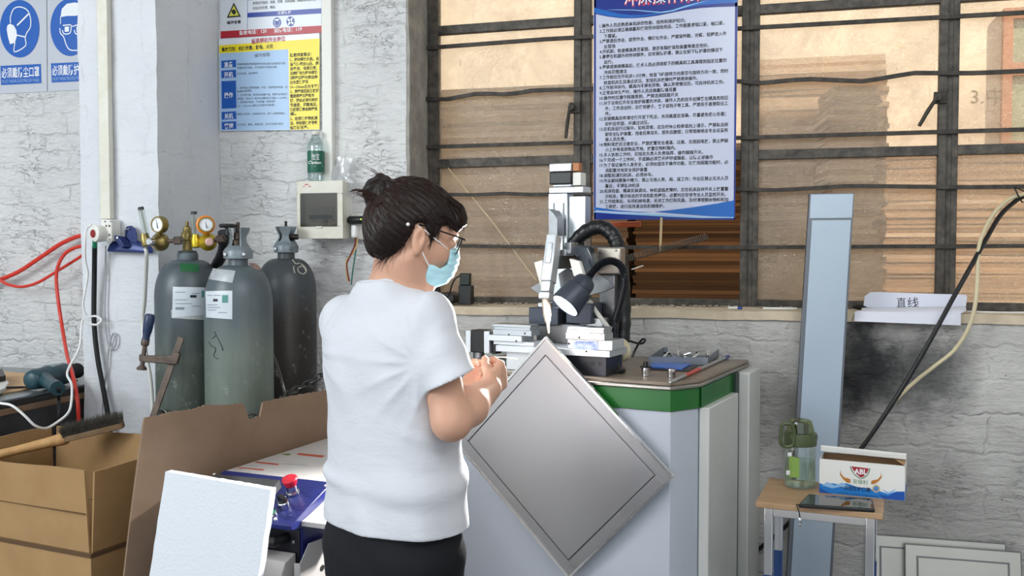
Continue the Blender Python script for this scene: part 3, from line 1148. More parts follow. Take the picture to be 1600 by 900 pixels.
# ------------------------------------------------------------------ gas cylinders
def cyl_mat(name, top, body, dirt, zsplit):
    s = NT(name)
    c = s.coord()
    sep = s.n('ShaderNodeSeparateXYZ', {0: c})
    nz = s.noise(s.n('ShaderNodeMapping', {'Vector': c, 'Scale': (1, 1, 0.35)}).outputs[0], 11, 6, 0.65)
    zz = s.math('ADD', sep.outputs[2], s.math('MULTIPLY', s.math('SUBTRACT', nz.outputs['Fac'], 0.5), 0.25))
    f = s.ramp(s.math('MULTIPLY', s.math('SUBTRACT', zz, zsplit - 0.06), 8.0), [(0, (0, 0, 0)), (1, (1, 1, 1))])
    b = s.mix(s.ramp(nz.outputs['Fac'], [(0.38, (0, 0, 0)), (0.66, (1, 1, 1))]), lin(body), lin(dirt))
    st = s.noise(s.n('ShaderNodeMapping', {'Vector': c, 'Scale': (22, 22, 1.2)}).outputs[0], 3, 4, 0.6)
    b = s.mix(s.ramp(st.outputs['Fac'], [(0.52, (0, 0, 0)), (0.66, (0.5,) * 3)]), b, lin(dirt))
    sp = s.noise(c, 30, 5, 0.7)
    b = s.mix(s.ramp(sp.outputs['Fac'], [(0.60, (0, 0, 0)), (0.68, (0.45,) * 3)]), b, lin('#9aa39b'))
    col = s.mix(f, b, lin(top))
    s.pr(col=col, rough=0.38, normal=s.bump(sp.outputs['Fac'], 0.12, 0.002), spec=0.5)
    return s.m


R_C = 0.1095
M_label = mat('paper label', '#cdd5dd', 0.45, var=(25, 0.4, '#b9c2cc'))
M_capg = mat('grey valve guard', '#7c878d', 0.4, 0.2, var=(30, 0.4, '#68737a'))


def cylinder(px, d, neck_py, label, m, split):
    """plan position, body, shoulder, neck; returns root, axis point and radius profile"""
    p = at_d(px, 390, d)
    zn = at_d(px, neck_py, d).z
    t = thing('gas_cylinder', label, 'gas cylinder', V((p.x, p.y, 0)), 'gas cylinders by the column')
    bpy.context.view_layer.update()
    k = zn - 0.155
    prof = [(0.085, 0.0), (0.104, 0.006), (R_C, 0.02), (R_C, k)]
    for i in range(1, 11):
        a = math.pi / 2 * i / 10
        prof.append((0.032 + (R_C - 0.032) * math.cos(a) ** 0.85, k + 0.125 * math.sin(a)))
    prof += [(0.031, k + 0.13), (0.031, zn)]
    MB().lathe(prof, n=48).build('body', m, t, sharp=50)
    zz = [q[1] for q in prof]
    rr = [q[0] for q in prof]
    return t, V((p.x, p.y, 0)), lambda z: float(np.interp(z, zz, rr)), zn


def wrap(t, base, rz, pts, d_, off=0.0012, sub=10):
    """quad of pixel corners (tl tr br bl) wrapped on the cylinder surface, in the root's space"""
    def hit(px, py):
        r_ = ray(px, py)
        z = at_d(px, py, d_ - R_C).z
        R = rz(z)
        for _ in range(3):
            o = CAM - base
            a = r_.x ** 2 + r_.y ** 2
            b = 2 * (o.x * r_.x + o.y * r_.y)
            c = o.x ** 2 + o.y ** 2 - (R + off) ** 2
            ds = max(b * b - 4 * a * c, 0)
            tt = (-b - math.sqrt(ds)) / (2 * a)
            p = o + r_ * tt
            R = rz(p.z)
        return p
    rows = []
    for i in range(sub + 1):
        r = []
        for j in range(sub + 1):
            u, v = j / sub, i / sub
            x = (pts[0][0] * (1 - u) + pts[1][0] * u) * (1 - v) + (pts[3][0] * (1 - u) + pts[2][0] * u) * v
            y = (pts[0][1] * (1 - u) + pts[1][1] * u) * (1 - v) + (pts[3][1] * (1 - u) + pts[2][1] * u) * v
            r.append(hit(x, y))
        rows.append(r)
    return rows


M_cyA = cyl_mat('grey green cylinder paint', '#4a545a', '#5f6963', '#48504a', 1.10)
M_cyB = cyl_mat('grey cylinder paint', '#525d63', '#636e68', '#737d75', 1.13)
M_cyC = cyl_mat('sooty cylinder paint', '#444b4f', '#383330', '#2c2928', 1.20)

# left cylinder
tA, bA, rA, zA = cylinder(293, 3.28, 392, 'grey green gas cylinder beside the column, two regulators at its top', M_cyA, 1.1)
MB().grid(wrap(tA, bA, rA, [(270, 448), (320, 449), (320, 492), (269, 496)], 3.28)).build('paper_label', M_label, tA)
m = MB()
for (a, b, c_, d_) in ((273, 456, 290, 457), (273, 468, 293, 469), (274, 480, 288, 484), (274, 474, 300, 475), (300, 458, 312, 459), (300, 478, 314, 479)):
    m.grid(wrap(tA, bA, rA, [(a, b), (c_, b), (c_, d_), (a, d_)], 3.28, 0.0018, 3))
split(m, 'label_lines', mat('grey print', '#7d8791', 0.6), tA)
MB().grid(wrap(tA, bA, rA, [(267, 484), (320, 488), (318, 500), (268, 497)], 3.28, 0.0008)).build('torn_label', mat('torn white label', '#b9bdbd', 0.7, var=(60, 0.9, '#8d9490')), tA)
MB().grid(wrap(tA, bA, rA, [(297, 461), (307, 461), (307, 465), (297, 465)], 3.28, 0.0022, 2)).build('label_block', M_ink, tA)
MB().grid(wrap(tA, bA, rA, [(315, 454), (320, 454), (320, 465), (315, 465)], 3.28, 0.0022, 2)).build('label_seal', mat('teal print', '#4f8c84', 0.6), tA)
m = MB()
rows = wrap(tA, bA, rA, [(281, 411), (311, 412), (311, 425), (282, 424)], 3.28, 0.0015, 8)
m.grid(rows)
m.build('green_patch', mat('green paint patch', '#1c5f35', 0.5), tA)
# valve of the left cylinder
m = MB()
z = zA - 0.005
m.lathe([(0.024, z - 0.02), (0.024, z + 0.005), (0.016, z + 0.008), (0.016, z + 0.04), (0.02, z + 0.042), (0.021, z + 0.062), (0.016, z + 0.07), (0.012, z + 0.085), (0.006, z + 0.09), (0.006, z + 0.105)], n=20)
m.build('valve', M_brass, tA)
MB().lathe([(0.033, zA - 0.034), (0.035, zA - 0.03), (0.035, zA - 0.008), (0.026, zA - 0.004)], n=24).build('neck_ring', M_capg, tA)


def guard(t, z, arms, h, r0=0.042):
    """open tulip shaped valve guard on the neck: collar with clamp lugs, arms and top ring"""
    m = MB()
    m.lathe([(0.034, z - 0.004), (r0, z - 0.002), (r0 + 0.002, z + 0.02), (r0 - 0.006, z + 0.032), (0.030, z + 0.040), (0.024, z + 0.038), (0.022, z)], n=28)
    for a in arms:
        ca, sa = math.cos(a), math.sin(a)
        prof = []
        for (rad, zz, w_) in ((0.034, z + 0.03, 0.022), (0.026, z + 0.05, 0.013), (0.025, z + h - 0.03, 0.012), (0.031, z + h - 0.012, 0.019), (0.033, z + h, 0.021)):
            prof.append((rad, zz, w_))
        inner, outer = [], []
        rows = []
        for rad, zz, w_ in prof:
            r = []
            for (k, s1) in ((rad, -1), (rad, 1), (rad - 0.006, 1), (rad - 0.006, -1), (rad, -1)):
                r.append(V((ca * k - sa * w_ * s1, sa * k + ca * w_ * s1, zz)))
            rows.append(r)
        m.grid(rows)
        for r in (rows[0], rows[-1]):
            m.poly(r[:4])
    m.build('valve_guard', M_capg, t, sharp=40)
    m = MB()
    for s1 in (-1, 1):
        q = V((-RT * 0.03 * s1 - FH * r0 * 0.72)) + V((0, 0, z + 0.012))
        m.lathe([(0.006, 0), (0.007, 0.004), (0.005, 0.012)], q, -FH, 12)
    m.build('clamp_bolt', M_chrome, t)


camA = math.atan2(-FH.y, -FH.x)
# front cylinder
tB, bB, rB, zB = cylinder(372, 3.13, 400, 'grey gas cylinder in front of the two others, with torn silver label', M_cyB, 1.1)
guard(tB, zB - 0.006, [camA + math.radians(q) for q in (-62, 62, 180)], 0.098, 0.046)
m = MB()
m.lathe([(0.017, zB - 0.004), (0.017, zB + 0.02), (0.02, zB + 0.022), (0.02, zB + 0.05), (0.013, zB + 0.055), (0.013, zB + 0.075), (0.006, zB + 0.08), (0.006, zB + 0.11)], n=18)
m.build('valve', mat('dark bronze', '#4b4038', 0.4, 0.7), tB)
off = -RT * 0.030 - FH * 0.012
m = MB()
zc = zB + 0.098
m.tube([off + V((0.021 * math.cos(q), 0.021 * math.sin(q), zc)) for q in np.linspace(0, 2 * math.pi, 20)[:-1]], 0.0065, 8, closed=True)
for k in range(4):
    q = math.pi / 2 * k
    m.tube([off + V((0, 0, zc - 0.004)), off + V((0.021 * math.cos(q), 0.021 * math.sin(q), zc))], 0.005, 8)
m.cyl(off + V((0, 0, zc - 0.03)), off + V((0, 0, zc + 0.004)), 0.008, 12)
m.build('handwheel', M_black, tB)
MB().grid(wrap(tB, bB, rB, [(321, 455), (363, 454), (363, 499), (322, 496)], 3.13)).build('paper_label', M_label, tB)
MB().grid(wrap(tB, bB, rB, [(333, 419), (368, 423), (363, 442), (325, 436)], 3.13, 0.0012, 12)).build('silver_label', mat('foil label', '#c6cbd0', 0.3, 0.3, var=(40, 0.6, '#a4abb0')), tB)
m = MB()
for (a, b, c_, d_) in ((324, 461, 332, 462), (334, 461, 345, 462), (324, 476, 340, 477), (324, 484, 338, 485), (324, 480, 344, 481), (341, 488, 355, 489)):
    m.grid(wrap(tB, bB, rB, [(a, b), (c_, b), (c_, d_), (a, d_)], 3.13, 0.0018, 3))
split(m, 'label_lines', mat('grey print.001', '#7d8791', 0.6), tB)
MB().grid(wrap(tB, bB, rB, [(333, 467), (340, 467), (340, 471), (333, 471)], 3.13, 0.0022, 2)).build('label_block', M_ink, tB)
MB().grid(wrap(tB, bB, rB, [(347, 461), (356, 461), (356, 473), (347, 473)], 3.13, 0.0022, 2)).build('label_seal', mat('teal print.001', '#4f8c84', 0.6), tB)
MB().grid(wrap(tB, bB, rB, [(388, 411), (400, 411), (410, 421), (400, 422)], 3.13, 0.0015, 5)).build('pink_patch', mat('dull pink label', '#9d8078', 0.6), tB)
m = MB()
for pts in ([(326, 534), (330, 540), (337, 545), (334, 556), (341, 561)], [(338, 524), (331, 529)], [(335, 518), (346, 540), (348, 548)]):
    ps = spline([wrap(tB, bB, rB, [(a, b)] * 4, 3.13, 0.0006, 1)[0][0] for a, b in pts], 4)
    m.tube(ps, 0.0014, 5)
m.build('scratch_mark', mat('dark scratch', '#2b3533', 0.6), tB)

# right cylinder
tC, bC, rC, zC = cylinder(447, 3.57, 391, 'sooty dark gas cylinder with chalk writing, furthest right of the three', M_cyC, 1.2)
guard(tC, zC - 0.006, [camA + math.radians(q) for q in (8, 128, -112)], 0.094, 0.044)
m = MB()
m.lathe([(0.016, zC - 0.004), (0.016, zC + 0.045), (0.012, zC + 0.05), (0.012, zC + 0.075), (0.005, zC + 0.078), (0.005, zC + 0.108)], n=18)
m.cyl(RT * 0.012 + V((0, 0, zC + 0.05)), RT * 0.045 + V((0, 0, zC + 0.05)), 0.011, 12)
m.build('valve', mat('dark bronze.001', '#3b3430', 0.4, 0.7), tC)
m = MB()
for pts in ([(457, 406), (462, 412), (468, 411)], [(465, 404), (459, 417), (461, 427)], [(466, 418), (473, 416), (478, 424), (474, 428), (467, 425), (465, 419)], [(470, 412), (476, 417), (479, 423)]):
    ps = spline([wrap(tC, bC, rC, [(a, b)] * 4, 3.57, 0.0005, 1)[0][0] for a, b in pts], 5)
    m.tube(ps, 0.0022, 5)
m.build('chalk_writing', mat('chalk', '#c8c6b6', 0.9), tC)


# ------------------------------------------------------------------ regulators
def regulator(label, d, gauge, gr, dome, dr, knob_dir, tube_a, tube_b, block, nut, inlet, mats, shroud=None, hose=None):
    g = at_d(gauge[0], gauge[1], d - 0.03)
    t = thing('gas_regulator', label, 'regulator', at_d(dome[0], dome[1] + dr, d), 'regulators on the cylinder valves')
    bpy.context.view_layer.update()
    s = d / F_PX
    ax = (-FH * 0.92 + knob_dir * 0.4).normalized()
    R = gr * s
    m = W(t)
    m.lathe([(R * 0.75, -0.028), (R, -0.022), (R, 0.0), (R * 0.95, 0.003), (R * 0.82, 0.003), (R * 0.82, -0.002)], g, ax, 28)
    m.build('gauge_case', mats[0], t)
    if shroud:
        W(t).lathe([(R * 1.02, -0.022), (R * 1.18, -0.014), (R * 1.18, -0.002), (R * 1.02, 0.002)], g - ax * 0.006 - knob_dir * 0.0, ax, 28).build('rubber_shroud', shroud, t)
    f = W(t).lathe([(R * 0.81, -0.001), (R * 0.81, 0.0005)], g, ax, 28).build('dial', M_white, t)
    m = W(t)
    up = UP
    m.prism([g + ax * 0.001 + up * R * 0.6 - RT * R * 0.12, g + ax * 0.001 - up * R * 0.45 + RT * R * 0.02, g + ax * 0.001 - up * R * 0.45 + RT * R * 0.16], ax * 0.001)
    for q in np.linspace(-0.75 * math.pi, 0.75 * math.pi, 13):
        e = RT * math.sin(q) + up * math.cos(q)
        m.prism([g + ax * 0.001 + e * R * 0.62 + e.cross(ax) * 0.0006, g + ax * 0.001 + e * R * 0.72 + e.cross(ax) * 0.0006, g + ax * 0.001 + e * R * 0.72 - e.cross(ax) * 0.0006, g + ax * 0.001 + e * R * 0.62 - e.cross(ax) * 0.0006], ax * 0.0006)
    m.build('needle', mat('gauge needle', '#26324f', 0.4), t)
    c = at_d(dome[0], dome[1], d)
    r2 = dr * s
    W(t).lathe([(r2 * 0.55, -0.03), (r2 * 0.9, -0.02), (r2, -0.008), (r2, 0.0), (r2 * 0.86, 0.008), (r2 * 0.55, 0.018), (r2 * 0.48, 0.028)], c, ax, 28).build('regulator_body', mats[1], t)
    W(t).lathe([(r2 * 0.44, 0.0), (r2 * 0.44, 0.018), (r2 * 0.3, 0.021)], c + ax * 0.026, ax, 18).build('adjusting_knob', mats[2], t)
    W(t).tube([g - ax * 0.012 - up * R * 0.8, c + up * r2 * 0.7], 0.006, 10).build('gauge_stem', mats[0], t)
    m = W(t)
    n0, n1 = at_d(nut[0], nut[1], d), at_d(inlet[0], inlet[1], d)
    m.tube([c + (n0 - c) * 0.4, n0], 0.0075, 10)
    m.cyl(n0 + (n0 - c).normalized() * -0.008, n0 + (n0 - c).normalized() * 0.016, 0.014, 6)
    m.tube([n0, n1], 0.008, 10)
    m.build('inlet_nut', M_rust, t)
    a, b = at_d(tube_a[0], tube_a[1], d), at_d(tube_b[0], tube_b[1], d)
    m = W(t)
    m.tube([a, b], 0.0105, 16)
    m.build('flow_tube', M_clear, t)
    m = W(t)
    m.tube([a.lerp(b, 0.04), b], 0.0035, 8)
    m.build('flow_scale', M_clearw, t)
    m = W(t)
    m.cyl(a + (a - b).normalized() * 0.003, a - (a - b).normalized() * 0.006, 0.0095, 12)
    m.build('tube_cap', M_blackm, t)
    k = at_d(block[0], block[1], d)
    m = W(t)
    m.lathe([(0.009, -0.024), (0.015, -0.02), (0.016, 0.005), (0.013, 0.012), (0.012, 0.02)], k, (b - a) * -1, 12)
    m.tube([k, c], 0.009, 10)
    m.build('flow_block', mats[1], t)
    if hose:
        p = [at_d(x, y, dd) for x, y, dd in hose]
        W(t).tube([k, p[0]], 0.008, 10).build('hose_tail', M_clearw, t)
        W(t).tube(spline(p), 0.0065, 8).build('clear_hose', mat('milky hose', '#cfd0cb', 0.35), t)
    return t


regulator('tarnished brass regulator with white dial, left of the two', 3.20, (246, 351), 13, (248, 378), 14.5, -RT, (220, 325), (229, 368), (227, 374), (276, 376), (286, 374),
          (M_brass, M_brass, M_chrome), hose=[(227, 388, 3.2), (229, 398, 3.2), (228, 430, 3.25), (226, 470, 3.3), (223, 500, 3.32), (226, 540, 3.3), (236, 600, 3.28), (240, 680, 3.25)])
regulator('yellow brass regulator with orange gauge ring, right of the two', 3.18, (322, 351), 12, (325, 378), 14, RT, (303, 332), (304.5, 368), (306, 376), (343, 374), (352, 372),
          (M_brass, M_ybrass, mat('pink cap', '#c9a4a0', 0.4)), shroud=mat('orange rubber', '#f08a1a', 0.4))

# black wrapped hose that dips behind the front cylinder
p = spline([at_d(349, 362, 3.25), at_d(350, 385, 3.28), at_d(345, 402, 3.33), at_d(336, 420, 3.38), at_d(333, 450, 3.41), at_d(333, 560, 3.42)], 6)
single('wrapped_hose', MB().tube(p, [0.018 + 0.0015 * (i % 2) for i in range(len(p))], 10), mat('black tape wrap', '#26272b', 0.45), 'black taped hose dropping between the two left cylinders', 'hose', sharp=60)
p = spline([at_d(409, 520, 3.36), at_d(424, 548, 3.34), at_d(436, 580, 3.32), at_d(444, 610, 3.31), at_d(449, 650, 3.3)], 6)
single('clear_hose', MB().tube(p, 0.005, 8), M_clearw, 'thin clear hose between front cylinder and dark right cylinder', 'hose')

# chain round the cylinders
path = spline([at_d(512, 580, 3.46), at_d(480, 600, 3.40), at_d(455, 612, 3.34), at_d(432, 630, 3.20), at_d(408, 648, 3.035), at_d(372, 655, 2.995), at_d(335, 652, 3.04), at_d(305, 650, 3.10), at_d(280, 648, 3.14), at_d(258, 646, 3.165), at_d(244, 640, 3.20)], 16)
m = MB()
L = 0.0
pts = [path[0]]
step = 0.026
acc = 0
for a, b in zip(path, path[1:]):
    acc += (b - a).length
    if acc >= step:
        pts.append(b)
        acc = 0
for i, (a, b) in enumerate(zip(pts, pts[1:])):
    c = (a + b) / 2
    x = (b - a).normalized()
    y = x.cross(V((0, 0, 1))).normalized()
    if i % 2:
        y = x.cross(y)
    loop = [c + x * (0.019 * math.cos(q)) + y * (0.0105 * math.sin(q)) for q in np.linspace(0, 2 * math.pi, 13)[:-1]]
    m.tube(loop, 0.0034, 6, closed=True)
single('chain', m, mat('chain steel', '#6d6d6b', 0.4, 0.8), 'steel chain tied round the three gas cylinders', 'chain')

# bar clamp leaning on the left cylinder
t = thing('bar_clamp', 'rusty bar clamp with blue handle leaning on the left cylinder', 'clamp', at_d(226, 690, 3.06))
bpy.context.view_layer.update()
m = W(t)
a, b = at_d(284, 527, 3.115), at_d(226, 690, 3.07)
x = (b - a).normalized()
s1 = x.cross(FH).normalized()
for s_w in (1,):
    m.prism([a + s1 * 0.0105, a - s1 * 0.0105, b - s1 * 0.0105, b + s1 * 0.0105], -FH * 0.008)
m.build('bar', M_rust, t, bevel=0.002)
m = W(t)
P = [at_d(x_, y_, 3.10) for x_, y_ in ((220, 553), (224, 553), (229, 555), (271, 555), (279, 549), (284, 552), (279, 569), (226, 565), (220, 563))]
m.prism(P, -FH * 0.018)
m.build('sliding_arm', M_rust, t, bevel=0.003)
m = W(t)
m.tube([at_d(227, 536, 3.09), at_d(222, 572, 3.09)], 0.0075, 10)
m.lathe([(0.006, 0), (0.008, 0.004), (0.016, 0.012), (0.016, 0.018)], at_d(222, 569, 3.09), at_d(221, 582, 3.09) - at_d(222, 569, 3.09), 14)
split(m, 'screw', M_rust, t)
ha, hb = at_d(226, 540, 3.09), at_d(235, 491, 3.09)
L = (hb - ha).length
W(t).lathe([(0.011, 0.0), (0.013, 0.004), (0.013, 0.018), (0.012, 0.02)], ha, hb - ha, 14).build('ferrule', M_rust, t)
W(t).lathe([(0.0125, 0.02), (0.011, 0.028), (0.015, 0.05), (0.0165, L * 0.7), (0.016, L - 0.006), (0.012, L)], ha, hb - ha, 16).build('handle', mat('blue wooden handle', '#1e2c4e', 0.35, var=(30, 0.4, '#34496f')), t)
# it is slid onto the bar: end stop jaw below
m = W(t)
c = at_d(229, 682, 3.07)
m.box(c, (0.03, 0.014, 0.02))
m.build('fixed_jaw', M_rust, t)

# ------------------------------------------------------------------ breaker box with its bottle, bag and adapters
yf = -0.10
x0, x1 = yb(464.5, 536, yf)
z0, z1 = at_y(500, 373, yf).z, at_y(500, 282.5, yf).z
t = thing('breaker_box', 'cream breaker box with smoked window on the wall', 'breaker box', V(((x0 + x1) / 2, 0, z0)))
bpy.context.view_layer.update()
W(t).bb((x0 + 0.004, yf + 0.02, z0 + 0.002), (x1 - 0.004, -0.0005, z1 - 0.002)).build('case', M_white_pl, t, bevel=0.004)
ux = lambda u: x0 + (x1 - x0) * u
uz = lambda v: z1 + (z0 - z1) * v
m = W(t)
wx0_, wx1_, wz0, wz1 = ux(0.09), ux(0.87), uz(0.22), uz(0.78)
for (a, b, c_, d_) in ((x0, x1, z1, wz0), (x0, x1, wz1, z0), (x0, wx0_, wz0, wz1), (wx1_, x1, wz0, wz1)):
    m.bb((a, yf, min(c_, d_)), (b, yf + 0.03, max(c_, d_)))
m.build('front_cover', M_cream_pl, t, bevel=0.0015)
m = W(t).bb((wx0_, yf + 0.026, wz1), (wx1_, yf + 0.03, wz0))
m.build('inner_panel', mat('grey breaker panel', '#b9b6ad', 0.5), t)
m = W(t)
for k in range(7):
    a = wx0_ + (wx1_ - wx0_) * (0.2 + 0.65 * k / 7)
    m.bb((a, yf + 0.012, wz0 + (wz1 - wz0) * 0.42), (a + (wx1_ - wx0_) * 0.085, yf + 0.026, wz0 + (wz1 - wz0) * 0.85))
split(m, 'breaker', M_white_pl, t, bevel=0.001)
m = W(t)
for k in range(7):
    a = wx0_ + (wx1_ - wx0_) * (0.2 + 0.65 * k / 7)
    m.bb((a + 0.002, yf + 0.004, wz0 + (wz1 - wz0) * 0.66), (a + (wx1_ - wx0_) * 0.07, yf + 0.012, wz0 + (wz1 - wz0) * 0.78))
split(m, 'breaker_toggle', mat('dark blue toggle', '#1a2238', 0.4), t)
W(t).bb((wx0_ - 0.002, yf - 0.003, wz1 - 0.002), (wx1_ + 0.002, yf - 0.001, wz0 + 0.002)).build('smoked_window', glass('smoked window', '#bfbdb9', 0.08, gloss=0.06), t)
W(t).bb((ux(0.42), yf - 0.004, wz1 - 0.009), (ux(0.56), yf, wz1 - 0.001)).build('latch', M_cream_pl, t, bevel=0.001)
Db = Deco((0, yf - 0.0008, 0), (0, -1, 0))
m = W(t)
Db.line(m, [(476, 288.6), (482, 288.2)], 0.004, 0.0)
Db.line(m, [(473.5, 291.5), (476, 292)], 0.003, 0.0)
Db.line(m, [(482, 291.5), (486, 291)], 0.003, 0.0)
m.build('red_mark', M_red, t)

# bottle on the breaker box
c = at_y(494, 283, -0.055)
zb0 = z1 + 0.0006
Hh = at_y(494, 205, -0.055).z - zb0
r0 = 13.2 / F_PX * (c - CAM).dot(FH)
t = thing('water_bottle', 'clear water bottle with green label on top of the breaker box', 'bottle', V((c.x, c.y, zb0)))
bpy.context.view_layer.update()
prof = [(r0 * 0.6, 0), (r0 * 0.92, 0.004), (r0, 0.012), (r0 * 0.96, 0.02), (r0, 0.028), (r0 * 0.97, Hh * 0.26), (r0, Hh * 0.28), (r0, Hh * 0.60), (r0 * 0.96, Hh * 0.62), (r0, Hh * 0.66), (r0 * 0.92, Hh * 0.73), (r0 * 0.7, Hh * 0.83), (r0 * 0.42, Hh * 0.90), (r0 * 0.40, Hh * 0.93)]
MB().lathe(prof, n=28).build('bottle_body', glass('clear bottle plastic', '#e9f2f2', 0.05, gloss=0.14), t)
MB().lathe([(r0 * 0.48, Hh * 0.925), (r0 * 0.5, Hh * 0.93), (r0 * 0.5, Hh * 0.99), (r0 * 0.45, Hh)], n=20).build('cap', M_white_pl, t)
MB().lathe([(r0 * 1.012, Hh * 0.18), (r0 * 1.015, Hh * 0.182), (r0 * 1.015, Hh * 0.598), (r0 * 1.012, Hh * 0.60)], n=32).build('bottle_label', mat('green bottle label', '#14604a', 0.35), t)
bw = V((c.x, c.y, zb0))


def on_cyl_text(mb, s, px0, px1, py, h, base, R, bold=0.0):
    pts, fs, (a0, a1) = text_mesh(s, bold)
    out = []
    for p in pts:
        px = px0 + (px1 - px0) * (p[0] - a0) / (a1 - a0)
        q = wrap(None, base, lambda z: R, [(px, py - p[1] * h / 0.72)] * 4, (base - CAM).dot(FH), 0.0006, 1)[0][0]
        out.append(q)
    mb.add(out, fs)


m = MB()
on_cyl_text(m, "C'estbon", 481.5, 502, 256, 4.6, bw, r0 * 1.015, 0.02)
on_cyl_text(m, '怡宝', 487, 499, 249, 8, bw, r0 * 1.015, 0.0)
m.add([wrap(None, bw, lambda z: r0 * 1.015, [(px, py)] * 4, (bw - CAM).dot(FH), 0.0006, 1)[0][0] for px, py in ((481, 259), (492, 259.4), (504, 259), (504, 260), (492, 260.4), (481, 260))], [(0, 1, 4, 5), (1, 2, 3, 4)])
m.build('lettering', M_white, t)

# crumpled film bag stuffed beside it
rnd = random.Random(5)
rows = []
for i in range(15):
    r = []
    for j in range(13):
        u, v = j / 12, i / 14
        px = 519 + 36 * u - 6 * v * (1 - u)
        py = 246 + 60 * v + 12 * (1 - v) * (u < 0.25)
        if v > 0.62:
            px = 541 + 16 * u
        nv = mnoise.noise_vector(V((u * 5, v * 5, 3.1)))
        r.append(at_y(px, py, -0.03 - 0.025 * math.sin(math.pi * u)) + V((nv.x, nv.y * 0.9, nv.z)) * 0.010)
    rows.append(r)
sfilm = NT('milky plastic film')
tr = sfilm.n('ShaderNodeBsdfTransparent')
df = sfilm.n('ShaderNodeBsdfDiffuse', {'Color': lin('#d8dade')})
gl = sfilm.n('ShaderNodeBsdfGlossy', {'Roughness': 0.2})
m1 = sfilm.n('ShaderNodeMixShader', {0: 0.45, 1: tr.outputs[0], 2: df.outputs[0]})
m2_ = sfilm.n('ShaderNodeMixShader', {0: 0.12, 1: m1.outputs[0], 2: gl.outputs[0]})
sfilm.t.links.new(m2_.outputs[0], sfilm.out.inputs[0])
single('plastic_bag', MB().grid(rows), sfilm.m, 'crumpled clear plastic bag beside the bottle on the breaker box', 'bag', recalc=False, sharp=80)

# outlet strip with charger and plug
t = thing('outlet_strip', 'white wall outlet right of the breaker box', 'outlet', at_y(560, 375, -0.02))
bpy.context.view_layer.update()
x0, x1 = yb(548, 577, -0.03)
za, zb_ = at_y(560, 374, -0.03).z, at_y(560, 334, -0.03).z
W(t).bb((x0, -0.03, za), (x1, -0.0005, zb_)).build('body', M_white_pl, t, bevel=0.003)
m = W(t)
Do = Deco((0, -0.0302, 0), (0, -1, 0))
Do.poly(m, [(566, 360), (573, 360), (573, 366), (566, 366)], 0.0004)
m.build('switch', mat('bright white plastic', '#f2f2f2', 0.3), t, bevel=0)
t = thing('charger', 'black charger with green light on the wall outlet', 'charger', at_y(560, 350, -0.05))
bpy.context.view_layer.update()
a, b = at_y(544, 344, -0.055), at_y(577, 343.5, -0.055)
W(t).tube([a + V((0.0, 0, 0)), a + V((0.006, 0, 0)), b], [0.010, 0.0155, 0.0155], 18).build('body', M_black, t, sharp=50)
c = at_y(564, 342.5, -0.072)
W(t).ball(c, 0.0028, 8).build('green_light', emit('green lamp', '#b8f24a', 2.0), t)
t = thing('power_plug', 'white square plug with red and green wires below the black charger', 'plug', at_y(553, 372, -0.05))
bpy.context.view_layer.update()
W(t).bb(at_y(547.5, 371.5, -0.065), at_y(561.5, 352, -0.031) + V((0, 0, 0))).build('plug_body', mat('bright white plastic.001', '#eeeeee', 0.3), t, bevel=0.006)
for i, (mm, pts) in enumerate(((mat('brown wire', '#7a2c22', 0.5), [(556, 372), (554, 384), (546, 402), (542, 412), (543, 425), (546, 440)]),
                               (mat('cream wire', '#dcb67a', 0.5), [(558, 372), (557, 384), (551, 396), (542, 406), (541, 418), (543, 440)]),
                               (mat('green wire', '#1f6f63', 0.5), [(555, 372), (556, 390), (554, 405), (551, 425), (549, 445)]))):
    W(t).tube(spline([at_y(x, y, -0.045 + 0.004 * i) for x, y in pts]), 0.0028, 6).build('wire', mm, t)

# ------------------------------------------------------------------ red hoses and white cord on the left wall
yw = -0.05
p = spline([at_y(-30, 446, yw), at_y(0, 437, yw), at_y(30, 424, yw), at_y(62, 403, yw), at_y(95, 381, yw), at_y(120, 370, yw), at_y(131, 368, yw)])
single('air_hose', MB().tube(p, 0.0088, 10), M_hose_r, 'thickest red air hose, topmost of those on the left wall', 'hose')
p = spline([at_y(-30, 424, yw - .03), at_y(0, 438, yw - .03), at_y(14, 445, yw - .03), at_y(35, 448, yw - .03), at_y(60, 441, yw - .03), at_y(92, 422, yw - .03), at_y(118, 406, yw - .03), at_y(131, 397, yw - .03)])
single('air_hose', MB().tube(p, 0.006, 10), M_hose_r, 'thin red air hose sagging on the left wall below the thick one', 'hose')
p = spline([at_y(131, 383.5, -.12), at_y(115, 388, -.12), at_y(101, 397, -.12), at_y(91, 415, -.13), at_y(88, 437, -.13), at_y(91, 470, -.14), at_y(97, 510, -.16), at_y(105, 555, -.3), at_y(114, 588, -.44), at_y(121, 625, -.475), at_y(123, 665, -.475), at_y(124, 720, -.48)])
single('air_hose', MB().tube(p, 0.0072, 10), M_hose_r, 'red air hose hanging down in front of the workbench', 'hose')
